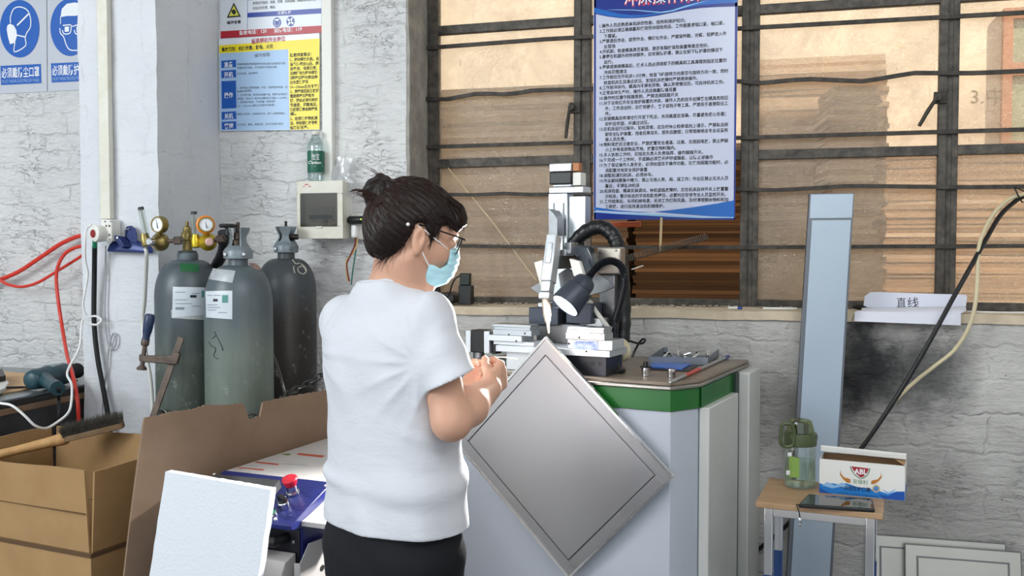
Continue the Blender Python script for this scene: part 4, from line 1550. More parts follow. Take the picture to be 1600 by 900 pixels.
# white cord
p = spline([at_y(143, 351, -.47), at_y(135, 358, -.47), at_y(133, 380, -.47), at_y(133, 405, -.46), at_y(137, 428, -.45), at_y(132, 460, -.46), at_y(130, 478, -.46), at_y(136, 494, -.45), at_y(150, 494, -.44),
            at_y(158, 500, -.44), at_y(152, 507, -.45), at_y(140, 506, -.46), at_y(130, 499, -.47), at_y(127, 515, -.48), at_y(125, 538, -.50), at_y(120, 553, -.52), at_y(109, 572, -.55), at_y(105, 586, -.58), at_y(112, 602, -.62),
            at_y(111, 632, -.68), at_y(105, 647, -.72), at_y(89, 660, -.76), at_y(72, 669, -.80), at_y(55, 665, -.84), at_y(38, 649, -.86), at_y(19, 634, -.87), at_y(0, 630, -.87), at_y(-40, 624, -.87)], 6)
single('extension_lead', MB().tube(p, 0.0042, 8), M_cord_w, 'long white lead looping from the column plug over the workbench end', 'cord')
p = spline([at_y(165, 384, -.412), at_y(165, 430, -.412), at_y(164, 480, -.412), at_y(166, 520, -.412), at_y(172, 545, -.412), at_y(180, 540, -.412), at_y(182, 525, -.412), at_y(176, 522, -.412), at_y(170, 545, -.412), at_y(166, 580, -.412), at_y(160, 640, -.412), at_y(160, 700, -.412)])
single('thin_lead', MB().tube(p, 0.003, 6), mat('grey cord', '#a9abae', 0.5), 'thin grey lead hanging below the socket on the column', 'cord')

# ------------------------------------------------------------------ workbench, drill
XB = -2.445
ZB = 0.90
t = thing('workbench', 'dark workbench end with glass top left of the column', 'workbench', V((-2.8, -0.45, 0)))
bpy.context.view_layer.update()
W(t).bb((-3.4, -0.9, ZB - 0.008), (XB - 0.004, -0.012, ZB)).build('bench_top', mat('dark glass bench top', '#596065', 0.18, var=(6, 0.5, '#6f7578'), spec=0.6), t, bevel=0.002)
W(t).bb((-3.4, -0.905, ZB - 0.028), (XB, -0.010, ZB - 0.0085)).build('trim_strip', mat('black edge strip', '#24211f', 0.5), t, bevel=0.001)
W(t).bb((-3.4, -0.90, ZB - 0.05), (XB + 0.002, -0.012, ZB - 0.0285)).build('wooden_rim', mat('brown bench rim', '#8a6f57', 0.6, var=(20, 0.5, '#6f5743')), t, bevel=0.002)
W(t).bb((-3.4, -0.89, ZB - 0.36), (XB - 0.004, -0.02, ZB - 0.0505)).build('side_panel', mat('dark bench panel', '#2e2d2f', 0.5, var=(6, 0.6, '#434246'), bump=(5, 0.3, 0.01)), t)
for x, y in ((XB - 0.07, -0.86), (XB - 0.07, -0.08), (-3.3, -0.86), (-3.3, -0.08)):
    W(t).bb((x - 0.03, y - 0.03, 0), (x + 0.03, y + 0.03, ZB - 0.3605)).build('leg', M_black, t)
# cardboard offcut on the bench
P = [at_z(x, y, ZB + 0.0006) for x, y in ((-40, 583), (10, 582), (75, 588), (122, 594), (75, 602), (28, 612), (-40, 622))]
P = [V((min(p.x, XB - 0.02), min(p.y, -0.03), p.z)) for p in P]
single('cardboard_offcut', MB().prism(P, V((0, 0, 0.004))), mat('tan cardboard', '#d0ac82', 0.8), 'tan cardboard offcut lying flat on the workbench', 'cardboard')
P = [at_z(x, y, ZB + 0.0052) for x, y in ((-30, 603), (9, 598), (14, 603), (8, 612), (-2, 617), (-30, 620))]
P = [V((min(p.x, XB - 0.02), p.y, p.z)) for p in P]
t = thing('parts_carton', 'small white carton with black print on the workbench', 'carton', P[0].lerp(P[3], 0.5))
bpy.context.view_layer.update()
W(t).prism(P, V((0, 0, 0.014))).build('body', M_white_pl, t, bevel=0.002)
P = [at_z(x, y, ZB + 0.0195) for x, y in ((-16, 586), (4, 584), (9, 595), (-10, 599))]
W(t).prism(P, V((0, 0, 0.02))).build('black_part', M_black, t, bevel=0.002)

zd = ZB + 0.042
t = thing('power_drill', 'dark teal power drill lying on the workbench', 'drill', at_z(85, 600, ZB + 0.0006))
bpy.context.view_layer.update()
M_teal = mat('teal tool plastic', '#22434c', 0.38, var=(30, 0.3, '#2f5560'))
a, b = at_z(48, 594, zd), at_z(106, 582, zd)
ax = (b - a).normalized()
L = (b - a).length
W(t).lathe([(0.018, -0.004), (0.032, 0.004), (0.036, 0.02), (0.037, L * 0.35), (0.040, L * 0.42), (0.040, L * 0.86), (0.034, L * 0.95), (0.028, L)], a, ax, 24).build('motor_housing', M_teal, t, sharp=50)
W(t).lathe([(0.024, 0), (0.030, 0.004), (0.030, 0.02), (0.026, 0.024), (0.028, 0.028), (0.029, 0.06), (0.018, 0.074), (0.012, 0.078)], b, ax, 20).build('chuck', M_blackm, t)
W(t).tube([b + ax * 0.076, b + ax * 0.10], 0.003, 8).build('bit', M_steel, t)
h0, h1 = a.lerp(b, 0.28), at_z(90, 607, ZB + 0.030)
h2 = h0.lerp(h1, 0.55) + V((0, 0, 0.0))
W(t).tube(spline([h0, h0.lerp(h1, 0.3) + ax * 0.004, h2, h1], 4), [0.026] * 5 + [0.023] * 5 + [0.024] * 2 + [0.025], 12).build('grip', M_teal, t)
m = W(t)
m.box(a.lerp(b, 0.62) + V((0.0, -0.0, 0.036)), (0.07, 0.04, 0.008), Matrix.Rotation(math.atan2(ax.y, ax.x), 3, 'Z'))
m.build('rating_label', mat('silver label', '#8fa09f', 0.4), t, bevel=0.003)
g = (h1 - h0).normalized()
p = spline([h1 - g * 0.004, h1 + g * 0.02 + V((0, 0, 0.0)), at_d(92, 622, 3.30), at_d(92, 645, 3.28), at_d(89, 668, 3.28), at_d(86, 700, 3.28)])
W(t).tube(p, 0.006, 8).build('cord', M_cord_k, t)
p = spline([at_z(10, 606, ZB + 0.012), at_z(35, 605, ZB + 0.009), at_z(60, 605, ZB + 0.009), at_z(72, 605, ZB + 0.012), h1 + V((0, 0, 0.02))])
single('black_lead', MB().tube(p, 0.004, 8), M_cord_k, 'black lead running over the offcut to the drill', 'cord')

# ------------------------------------------------------------------ big open carton
BL = cw(-1.56, 3.25)
Rb = cdir(0.906, -0.423)
Mb = frame(BL, Rb, cdir(0.423, 0.906))          # x to the right, y away; the box lies at y < 0
WB, DB = 0.642, 0.417
HB, HF = 0.566, 0.797
t = thing('open_carton', 'large open brown carton with upright flaps at the front left', 'carton', Mb)
TH = 0.006
m = MB()
m.bb((0, -DB, 0.0), (WB, -DB + TH, HB))
m.bb((0, -TH, 0.0), (WB, 0, HB))
m.bb((0, -DB + TH, 0.0), (TH, -TH, HB))
m.bb((WB - TH, -DB + TH, 0.0), (WB, -TH, HB))
m.bb((TH, -DB + TH, 0.0), (WB - TH, -TH, TH))
m.build('body', M_card, t)


def flap(x0, y0, x1, y1, dx, dy, inset=0.006, hb=HB + 0.002, ht=HF, nm='flap'):
    """a raised flap: hinge line (x0,y0)-(x1,y1), leaning out by (dx,dy)"""
    a0, a1 = V((x0, y0, hb)), V((x1, y1, hb))
    e = (a1 - a0).normalized() * inset
    rows = []
    n = V((dx, dy, 0)).normalized() if abs(dx) + abs(dy) > 0 else V((0, 0, 0))
    th = e.normalized().cross(V((0, 0, 1))) * TH
    for k in range(7):
        v = k / 6
        r = []
        for j in range(13):
            u = j / 12
            p = (a0 + e).lerp(a1 - e, u)
            bow = math.sin(math.pi * u) * 0.008 * v
            r.append(V((p.x + dx * v + n.x * bow, p.y + dy * v + n.y * bow, hb + (ht - hb) * v + 0.003 * math.sin(u * 9 + x0 * 7) * v)))
        rows.append(r)
    back = [[p - th for p in r] for r in rows]
    m = MB()
    m.grid(rows)
    m.grid(back)
    m.grid([rows[-1], back[-1]])
    m.grid([rows[0], back[0]])
    m.grid([[r[0] for r in rows], [r[0] for r in back]])
    m.grid([[r[-1] for r in rows], [r[-1] for r in back]])
    return m.build(nm, M_card, t)


flap(0, -DB, WB, -DB, 0.0, -0.012)
flap(WB, -DB, WB, 0, 0.014, 0)
flap(WB, 0, 0, 0, 0, 0.01)
flap(0, 0, 0, -DB, -0.012, 0)
m = MB()
m.bb((WB * 0.2, -DB - 0.0135, HB + 0.112), (WB - 0.008, -DB - 0.0060, HB + 0.1125))
m.bb((0.0, -DB - 0.002, HB - 0.012), (WB, -DB - 0.0005, HB))
m.bb((WB + 0.0005, -DB, HB - 0.012), (WB + 0.002, 0, HB))
split(m, 'crease_line', mat('dark crease', '#5b432c', 0.9), t)

# bench brush across its back corner
t = thing('bench_brush', 'wooden bench brush with grey bristles resting across the carton', 'brush', at_d(150, 690, 3.07))
bpy.context.view_layer.update()
M_wood = mat('pale worn wood', '#c59a66', 0.6, var=(8, 0.6, '#a97d4b'), stretch=(6, 6, 1))
a, b, c = at_d(-30, 717, 2.99), at_d(98, 686, 3.06), at_d(193, 663, 3.10)
m = W(t)
pts = [a, a.lerp(b, 0.4), a.lerp(b, 0.85), b, b.lerp(c, 0.08)]
m.tube(pts, [0.016, 0.014, 0.017, 0.021, 0.018], 12)
m.build('handle', M_wood, t)
x = (c - b).normalized()
upv = (V((0, 0, 1)) - x * x.z).normalized()
sd = x.cross(upv)
L = (c - b).length
m = W(t)
prof = []
for u, hw in ((0.0, 0.014), (0.08, 0.024), (0.5, 0.027), (0.95, 0.026), (1.0, 0.02)):
    p = b + x * (L * u)
    prof.append([p + sd * hw - upv * 0.010, p - sd * hw - upv * 0.010, p - sd * hw + upv * 0.008, p + sd * hw + upv * 0.008, p + sd * hw - upv * 0.010])
m.grid(prof)
m.poly(prof[0][:4])
m.poly(prof[-1][:4])
m.build('head', mat('dark stained wood', '#7d6448', 0.6, var=(20, 0.6, '#57442f')), t, bevel=0.002)
m = W(t)
rnd = random.Random(3)
for i in range(1500):
    u, v = rnd.uniform(0.02, 0.99), rnd.uniform(-1, 1)
    p = b + x * (L * u) + sd * (v * 0.023) + upv * 0.006
    d = (upv * 1.0 + sd * (v * 0.45 + rnd.gauss(0, 0.12)) + x * rnd.gauss(0.05, 0.22)).normalized()
    q = p + d * rnd.uniform(0.034, 0.05)
    s1 = d.orthogonal().normalized() * 0.0013
    s2 = d.cross(s1)
    m.add([p + s1, p - s1 * 0.5 + s2, p - s1 * 0.5 - s2, q], [(0, 1, 3), (1, 2, 3), (2, 0, 3)])
o = m.build('bristles', mat('grey bristles', '#6a675f', 0.9, var=(40, 0.8, '#46443e')), t, recalc=False)
o['kind'] = 'stuff'

# ------------------------------------------------------------------ bent cardboard sheet
PL = [V((-0.944, 2.45)), V((-0.885, 2.535)), V((-0.838, 2.625)), V((-0.775, 2.735)), V((-0.690, 2.91)), V((-0.606, 3.085)), V((-0.56, 3.18))]
pl = spline([V((p.x, p.y, 0)) for p in PL], 10)
top = [(215, 664), (223, 654), (243, 652), (262, 646), (300, 641), (318, 634), (350, 634), (378, 631), (381, 633), (383, 657), (405, 653), (407, 631), (411, 630), (455, 620), (507, 611), (540, 605)]
tx, ty = [q[0] for q in top], [q[1] for q in top]
rows_f, rows_b = [], []
Nn = len(pl)
us = np.linspace(0, Nn - 1.001, 90)
for uu in us:
    i = int(uu)
    p = pl[i].lerp(pl[i + 1], uu - i)
    tdir = (pl[i + 1] - pl[i]).normalized()
    nrm = V((-tdir.y, tdir.x, 0))
    px = 800 + F_PX * p.x / p.y
    z = 1.40 - (float(np.interp(px, tx, ty)) - 390) / F_PX * p.y + 0.0015 * math.sin(px * 0.9)
    wgt = max(0.0, 1 - uu / (Nn * 0.32))
    rf, rb = [], []
    for k in range(13):
        v = k / 12
        zz = z * (1 - v)
        sh = (z - zz) * wgt
        wv = 0.004 * math.sin(v * 7 + uu * 0.2)
        q = cw(p.x - 0.094 * sh + nrm.x * wv, p.y - 0.13 * sh + nrm.y * wv, zz)
        rf.append(q)
        rb.append(q + (RT * nrm.x + FH * nrm.y) * 0.006)
    rows_f.append(rf)
    rows_b.append(rb)
m = MB()
m.grid(rows_f)
m.grid(rows_b)
m.grid([[r[0] for r in rows_f], [r[0] for r in rows_b]])
m.grid([[r[-1] for r in rows_f], [r[-1] for r in rows_b]])
m.grid([rows_f[0], rows_b[0]])
m.grid([rows_f[-1], rows_b[-1]])
single('cardboard_sheet', m, M_card2, 'large bent brown cardboard sheet with torn top edge before the cylinders', 'cardboard', sharp=45)

# ------------------------------------------------------------------ white foam board
TL, TR = cw(-0.8466, 2.325, 0.858), cw(-0.566, 2.232, 0.837)
dv = RT * -0.10 + FH * -0.135
M_foam = NT('white foam')
c_ = M_foam.coord()
vo = M_foam.n('ShaderNodeTexVoronoi', {'Vector': c_, 'Scale': 140.0})
nz = M_foam.noise(c_, 8, 4, 0.6)
M_foam.pr(col=lin('#d3d7de'), rough=0.75, normal=M_foam.bump(M_foam.math('ADD', vo.outputs['Distance'], nz.outputs['Fac']), 0.22, 0.004), spec=0.3)
m = MB()
xd = (TR - TL).normalized()
nn = xd.cross(V((0, 0, 1)) * -1 + dv * 0.0).normalized()
rows_f, rows_b = [], []
for i in range(31):
    v = i / 30
    rf, rb = [], []
    for j in range(25):
        u = j / 24
        p = TL.lerp(TR, u)
        e = 0.0022 * mnoise.noise(V((u * 22, v * 30, 0.5))) * (1 if i == 0 or j in (0, 24) else 0)
        q = p + dv * v + V((0, 0, 0.002 * (i == 0) * mnoise.noise(V((u * 25, 0, 3)))))
        q.z = q.z * (1 - v)
        q = q + xd * e
        rf.append(q)
        rb.append(q + (FH * 0.92 + RT * 0.36) * 0.022 + V((0, 0, 0.0)))
    rows_f.append(rf)
    rows_b.append(rb)
m.grid(rows_f)
m.grid(rows_b)
m.grid([rows_f[0], rows_b[0]])
m.grid([rows_f[-1], rows_b[-1]])
m.grid([[r[0] for r in rows_f], [r[0] for r in rows_b]])
m.grid([[r[-1] for r in rows_f], [r[-1] for r in rows_b]])
single('foam_board', m, M_foam.m, 'white foam board leaning at the front of the blue machine', 'foam board', sharp=45)

# ------------------------------------------------------------------ blue and white power unit
A0 = cw(-0.784, 2.586)
Mu = frame(A0, cdir(0.92, -0.39), cdir(0.39, 0.92))
WU, DU = 0.347, 0.60
t = thing('power_unit', 'blue and white machine cabinet with red stop button beside the woman', 'machine', Mu)
M_ublue = mat('navy machine paint', '#1d2566', 0.35, var=(30, 0.2, '#181f57'), bump=(220, 0.1, 0.001))
M_uwhite = mat('white machine paint', '#bfbcba', 0.4)
m = MB()
m.bb((0.002, 0.004, 0.04), (WU - 0.002, DU, 0.80))
m.build('cover', M_uwhite, t, bevel=0.004)
yf_, zf_ = -0.178, 0.735
m = MB()
m.prism([V((0, 0.003, 0.801)), V((0, yf_, zf_)), V((0, yf_ + 0.004, 0.722)), V((0, yf_ + 0.05, 0.715)), V((0, yf_ + 0.05, 0.04)), V((0, 0.003, 0.04))], V((WU, 0, 0)))
m.build('console', M_ublue, t, bevel=0.002)
for x, y in ((0.04, DU - 0.05), (WU - 0.04, DU - 0.05), (0.04, yf_ + 0.1), (WU - 0.04, yf_ + 0.1)):
    MB().cyl((x, y, 0), (x, y, 0.0395), 0.02, 12).build('caster', M_blackm, t)
sl = V((0, yf_ - 0.003, zf_ - 0.801)).normalized()
nn = V((1, 0, 0)).cross(-sl).normalized()
if nn.z < 0:
    nn = -nn
base_c = V((0, 0.003, 0.801))
S = lambda u, v, o=0: V((u, 0, 0)) + base_c + sl * v + nn * o          # u across, v down the slope


def uv_at(px, py):
    P0 = Mu @ base_c
    N = Mu.to_3x3() @ nn
    p = Mu.inverted() @ at_plane(px, py, P0, N)
    return p


c = uv_at(458, 771)
MB().lathe([(0.0155, 0), (0.017, 0.002), (0.017, 0.006), (0.0135, 0.008), (0.0135, 0.026)], c, nn, 24).build('button_collar', M_chrome, t)
MB().lathe([(0.0135, 0.024), (0.0155, 0.028), (0.0195, 0.038), (0.0205, 0.043), (0.019, 0.046), (0.012, 0.0475)], c, nn, 28).build('stop_button', mat('red button', '#c41f33', 0.3), t)
c = uv_at(444, 792)
MB().lathe([(0.0145, 0), (0.0155, 0.002), (0.0145, 0.014), (0.0125, 0.016)], c, nn, 24).build('switch_collar', M_chrome, t)
m = MB()
m.box(c + nn * 0.024, (0.012, 0.026, 0.018), Matrix((V((1, 0, 0)), -sl, nn)).transposed() @ Matrix.Rotation(1.2, 3, 'Z'))
m.build('selector_switch', M_black, t, bevel=0.002)
c = uv_at(424, 805)
MB().lathe([(0.015, 0), (0.016, 0.003), (0.0145, 0.008), (0.012, 0.0085), (0.0115, 0.006)], c, nn, 24).build('green_collar', M_chrome, t)
MB().lathe([(0.011, 0.004), (0.011, 0.0095), (0.009, 0.0105)], c, nn, 24).build('green_button', mat('green button', '#137a55', 0.3), t)
MB().lathe([(0.004, 0), (0.0045, 0.003), (0.003, 0.005)], uv_at(430.5, 812), nn, 12).build('indicator_lamp', M_white_pl, t)
for px, py in ((334.5, 741), (509, 759)):
    MB().lathe([(0.004, 0), (0.004, 0.0015), (0.002, 0.002)], uv_at(px, py), nn, 12).build('rivet', M_white_pl, t)
q = [uv_at(x, y) for x, y in ((340, 752), (441, 762), (412, 797), (300, 790))]
m = MB().hexa([p for p in q] + [p + nn * (0.024 if i in (1, 2) else 0.024) for i, p in enumerate(q)])
m.build('display', mat('dark display', '#3c3d3e', 0.15, spec=0.7), t, bevel=0.003)
Dc = Deco(Mu @ base_c, Mu.to_3x3() @ nn)
m = W(t)
for pts in ([(468, 772), (473, 769), (478, 772), (484, 768)], [(474, 777), (482, 775), (488, 776)], [(453, 793), (459, 789), (461, 794), (468, 790), (474, 792), (481, 788)],
            [(460, 798), (467, 796), (475, 797)], [(436, 809), (441, 804), (444, 809), (450, 806), (458, 808)], [(440, 813), (448, 811), (455, 812)]):
    Dc.line(m, pts, 0.002, 0.0008, 3)
split(m, 'pen_writing', mat('dark pen', '#141a4c', 0.5), t)
# front face: recess with black handle, vent box
yy = yf_ + 0.05
m = MB().bb((0.05, yy - 0.004, 0.55), (WU - 0.006, yy - 0.0005, 0.712))
m.build('front_recess', mat('black recess', '#0d0e1c', 0.5), t)
m = MB()
hx0, hx1, hz = WU - 0.15, WU - 0.045, 0.690
m.tube([V((hx0, yy - 0.006, hz)), V((hx0, yy - 0.05, hz)), V((hx1, yy - 0.05, hz)), V((hx1, yy - 0.006, hz))], 0.013, 10)
m.build('handle', M_black, t, bevel=0)
MB().lathe([(0.005, 0), (0.005, 0.003), (0.003, 0.004)], V((WU - 0.024, yy - 0.004, 0.680)), V((0, -1, 0)), 12).build('screw', M_steel, t)
m = MB().prism([V((0.12, yy - 0.007, 0.655)), V((0.12, yy - 0.05, 0.645)), V((0.12, yy - 0.085, 0.59)), V((0.12, yy - 0.085, 0.10)), V((0.12, yy - 0.007, 0.10))], V((WU - 0.135, 0, 0)))
m.build('front_vent', M_uwhite, t, bevel=0.003)
# folded bracket and perforated cover on the right side
dr = lambda px, py, xl: Mu.inverted() @ at_plane(px, py, Mu @ V((xl, 0, 0)), Mu.to_3x3() @ V((1, 0, 0)))
xr = WU
p2 = dr(472, 814, xr + 0.001)
y2, z2 = p2.y, p2.z
m = MB()
m.bb((xr + 0.0005, y2, z2 - 0.003), (xr + 0.10, y2 + 0.16, z2))
m.bb((xr + 0.0005, y2 - 0.002, z2 - 0.012), (xr + 0.10, y2, z2))
m.prism([V((xr + 0.0008, y2, z2)), V((xr + 0.0008, y2 + 0.17, z2)), V((xr + 0.0008, y2 + 0.17, z2 + 0.05)), V((xr + 0.0008, y2 + 0.06, z2 + 0.016))], V((0.003, 0, 0)))
m.build('side_bracket', M_uwhite, t)
MB().lathe([(0.006, 0), (0.006, 0.003), (0.003, 0.0045)], V((xr + 0.004, y2 + 0.10, z2 + 0.014)), V((1, 0, 0)), 12).build('bracket_screw', M_steel, t)
xp = xr + 0.016
pts = [dr(x, y, xp) for x, y in ((468, 898), (468, 881), (482, 849), (517, 836), (548, 825))]
pts = [V((p.x, p.y, p.z)) for p in pts]
pts[0].z = 0.06
pts.append(V((xp, pts[-1].y, 0.06)))
m = MB()
m.prism(pts, V((0.002, 0, 0)))
m.bb((xr + 0.0005, pts[0].y, 0.06), (xp, pts[0].y + 0.002, pts[1].z))
m.build('perforated_cover', M_uwhite, t, bevel=0)
m = MB()
for i in range(5):
    for j in range(9):
        c = dr(503.5 + 9.6 * i, 887.5 + 17.5 * j - (9 if i % 2 else 0) - 2.0 * i, xp + 0.0025)
        if c.z < 0.1:
            continue
        rad = 0.0085
        m.poly([V((xp + 0.0026, c.y + rad * 1.25 * math.cos(math.radians(60 * k + 30)), c.z + rad * math.sin(math.radians(60 * k + 30)))) for k in range(6)])
split(m, 'vent_hole', mat('dark vent hole', '#0c0c0d', 0.8), t)
# warning labels on the white cover
Dl = Deco(Mu @ V((0, 0, 0.8)), (0, 0, 1))
m = W(t)
Dl.poly(m, [(374, 730), (413, 733.5), (411, 735.5), (371, 731)], 0.0004)
Dl.poly(m, [(400, 721), (437, 725), (434, 727), (398, 723)], 0.0004)
Dl.poly(m, [(467, 708), (508, 712), (503, 715), (463, 710.5)], 0.0004)
Dl.line(m, [(366, 733), (372, 731.5), (379, 733), (374, 735), (367, 734)], 0.002, 0.0004)
split(m, 'red_label', mat('label red', '#b34a32', 0.5), t)
m = W(t)
Dl.poly(m, [(438, 709.5), (453, 708.5), (454, 711), (448, 711.5)], 0.0004)
m.build('green_label', mat('label green', '#5d7a22', 0.5), t)
m = W(t)
for (x0, y0, x1, y1) in ((370, 737, 392, 739), (385, 727, 405, 729.5), (420, 718, 450, 721), (455, 716, 492, 720), (462, 713, 488, 716), (424, 733, 450, 736), (418, 737, 446, 740), (446, 721, 480, 725), (430, 730, 455, 733)):
    Dl.line(m, [(x0, y0), (x1, y1)], 0.0016, 0.0004)
Dl.poly(m, [(440, 724), (482, 726.5), (480, 728), (438, 725)], 0.0004)
split(m, 'label_lines', mat('label grey', '#a3a5a6', 0.5), t)

# ------------------------------------------------------------------ long rules board hanging in the window
YB_ = 0.150
D = Deco((0, YB_, 0), (0, -1, 0))
t = thing('rules_board', 'tall blue and white machine rules board hanging in the window', 'sign', at_y(1038, 343, YB_))
bpy.context.view_layer.update()
m = W(t)
m.prism([at_y(x, y, YB_ + 0.008) for x, y in ((928, -60), (1154, -74), (1148.5, 343.5), (928, 343))], V((0, -0.0078, 0)))
m.build('board', mat('pale glossy board', '#c6cce4', 0.2, var=(3, 0.4, '#d2d6e6'), bump=(9, 0.06, 0.01), spec=0.6), t)
m = W(t)
top = [(928.3, -60), (1153.8, -74), (1151.8, 10), (1120, 11), (1095, 12.5), (1070, 16), (1050, 20), (1030, 24), (1010, 27), (990, 28.5), (970, 28.5), (950, 26), (935, 23), (928.4, 21)]
D.poly(m, top[:2] + top[2:], 0.0006)
D.poly(m, [(928.1, 331.5), (960, 334), (1000, 336), (1050, 338.5), (1100, 340.5), (1148.5, 340.5), (1148.5, 343.4), (928.1, 342.9)], 0.0006)
D.poly(m, [(928.2, -60), (931.2, -60), (930.6, 342.9), (928.2, 342.9)], 0.0006)
D.poly(m, [(1149, -70), (1153.6, -70), (1148.4, 343.3), (1146.2, 343.3)], 0.0006)
split(m, 'deep_blue_print', mat('header blue', '#152f8a', 0.25), t)
m = W(t)
D.poly(m, [(928.4, 12), (945, 16), (965, 21), (985, 23.5), (1005, 23.5), (1030, 20), (1050, 15.5), (1072, 8), (1095, 2), (1120, -2), (1152, -4), (1151.9, 4), (1120, 6), (1095, 8), (1072, 12), (1050, 17.5), (1030, 22), (1010, 25.5), (990, 27.5), (970, 27.6), (950, 25), (935, 22), (928.4, 20)], 0.001)
D.poly(m, [(1022, 331), (1050, 328), (1085, 323.5), (1120, 318), (1146.8, 313), (1146.6, 339), (1110, 338), (1070, 335), (1045, 333)], 0.001)
D.poly(m, [(928.4, 323.5), (945, 326), (965, 328.5), (990, 330.5), (1020, 331.5), (1000, 332), (965, 330.5), (940, 329), (928.4, 328)], 0.001)
split(m, 'mid_blue_print', mat('swoosh blue', '#1766bd', 0.25), t)
m = W(t)
D.poly(m, [(946, 15.5), (965, 15), (990, 15.2), (1012, 17), (1032, 18.6), (1050, 16), (1072, 9), (1092, 4), (1110, 0), (1092, 5), (1072, 11), (1052, 17.6), (1040, 19.8), (1030, 20.2), (1010, 18.4), (990, 16.4), (965, 16)], 0.0014)
D.poly(m, [(928.4, 330), (960, 332.5), (1010, 334), (1060, 337), (1100, 339), (1146.6, 339), (1146.6, 340.6), (1095, 340.8), (1045, 338.6), (1000, 336.2), (960, 334.2), (928.4, 331.8)], 0.0014)
split(m, 'pale_blue_print', mat('swoosh pale', '#8fc3ea', 0.25), t)
m = W(t)
D.text(m, '冲床操作规程', (975, 8), (1108, -1.5), 23, 0.0010, 0.05)
m.build('title_outline', mat('title red', '#c03a55', 0.3), t)
m = W(t)
D.text(m, '冲床操作规程', (976, 7.3), (1107, -2), 21.5, 0.0016, 0.004)
m.build('title', M_white, t)
rules = '''1.操作人员应熟悉本机床的性能、结构和维护知识。
2.工作前必须正确佩戴和使用劳动保险用品、工作服要求领口紧，袖口紧，
-下摆紧。
3.严禁酒后作业、疲劳作业、情绪化作业，严禁穿拖鞋、光臂、短裤进入作
-业现场
4.开机前，检查模具是否紧固，是否有裂纹保险装置等是否完好。
5.暴露在机器外的传动部件，应安装防护罩，禁止在卸下防护罩的情况下
-运行。
6.更换或维修模具后，技术人员必须将卸下的模具和工具清理到指定位置的
-冲床周围清洁
7.工作前应空开机床1-3分钟，检查飞轮旋转方向是否与旋转方向一致，同时
-检查机床各润滑点状况，发现机床故障时严禁继续操作。
8.工作前冲床内，模具内不得有异物，确认异常情况后，可启动机床工作。
9.正常启动生产时，操作人员应佩戴防噪耳塞
10.操作时应遵守踩踏原则，严禁连续踩踏开关
11.对于没有红外安全保护装置的冲床，操作人员的双手应隔离在模具危险区
-外，工件进出时，应使用镊子、夹子或钩子等工具，严禁用手直接取出工
-件。
12.安装模具应将滑块打开至下死点，关闭高度应准确，尽量避免偏心负载；
-砂轮应牢固，并通过试压。
13.在机床运行过程中，如有异常，应及时停止检修或向上请示，严禁私自拆
-卸安全防护装置，违者后果自负，损失应赔偿；日常规维修由专业设备检
-修人员负责。
14.物料堆放应注意安全，严禁放置安全通道、过高、无规则堆放，禁止锤敲
-小工件等易损物品落地，放置在物料箱内。
15.多人协助工作时，应指定负责人负责指挥，操作脚踏开关。
16.每完成一个工件时，手或脚必须离开按钮或踏板，以防止误操作
17.为了保证操作人身安全，必须创造双手操作功能，在使用踩踏功能时，必
-须配置光电安全保护装置
18.调整和清扫机床，必须停车。
19.作业期间要集中精力，禁止与他人笑、闹、逗工作；作业区禁止无关人员
-靠近，不得乱动机床
20.机床检查、模具安装调试、停机或临故障时，应在机床启动开关上放置警
-示标志，警示标志的字体和颜色醒目，必要时应安排专业人员监控开关。
21.工作结束后，关闭机械电源，关闭工作灯和风扇，及时清理剩余物料和加
-工碎屑，进行现场清洁和机械维护。'''.split('\n')
m = W(t)
for k, l in enumerate(rules):
    ind = 8.5 if k > 12 else 6.5
    x0 = 937.0
    if l[0] == '-':
        l = l[1:]
        x0 += ind
    wd = sum(6.0 if ord(c) > 255 else 3.0 for c in l)
    if l[-1] in '，。；':
        wd -= 3.6
    y0 = 43.3 + 8.06 * k
    D.text(m, l, (x0, y0), (x0 + wd, y0 - (395 - y0) * wd / 5600 * 1.1), 5.7, 0.0012, 0.012)
m.build('lettering', M_ink, t)

# wooden stick and spring on the lowest guard bar
single('wooden_stick', MB().tube([at_y(1033.5, 340, 0.13), at_y(1031.5, 394, 0.165)], 0.0045, 8), mat('pale stick', '#dcc79a', 0.7), 'thin pale wooden stick hanging below the rules board', 'stick')
a, b = at_y(976, 405, 0.162), at_y(1105, 370, 0.150)
ax = (b - a).normalized()
u_ = ax.orthogonal().normalized()
w_ = ax.cross(u_)
p = []
N = 42 * 10
for i in range(N + 1):
    f = i / N
    q = 2 * math.pi * 42 * f
    p.append(a.lerp(b, f) + (u_ * math.cos(q) + w_ * math.sin(q)) * (0.0125 * (1 - 0.0 * f)) - V((0, 0.006, 0)))
single('coil_spring', MB().tube(p, 0.0017, 5), mat('spring steel', '#77716a', 0.4, 0.8), 'long steel coil spring lying on the lowest guard bar', 'spring')
single('plastic_straw', MB().tube([at_y(987, 421, 0.14), at_y(1005, 415, 0.165)], 0.0022, 6), M_white_pl, 'short white strip left of the brown boards in the missing pane', 'strip')

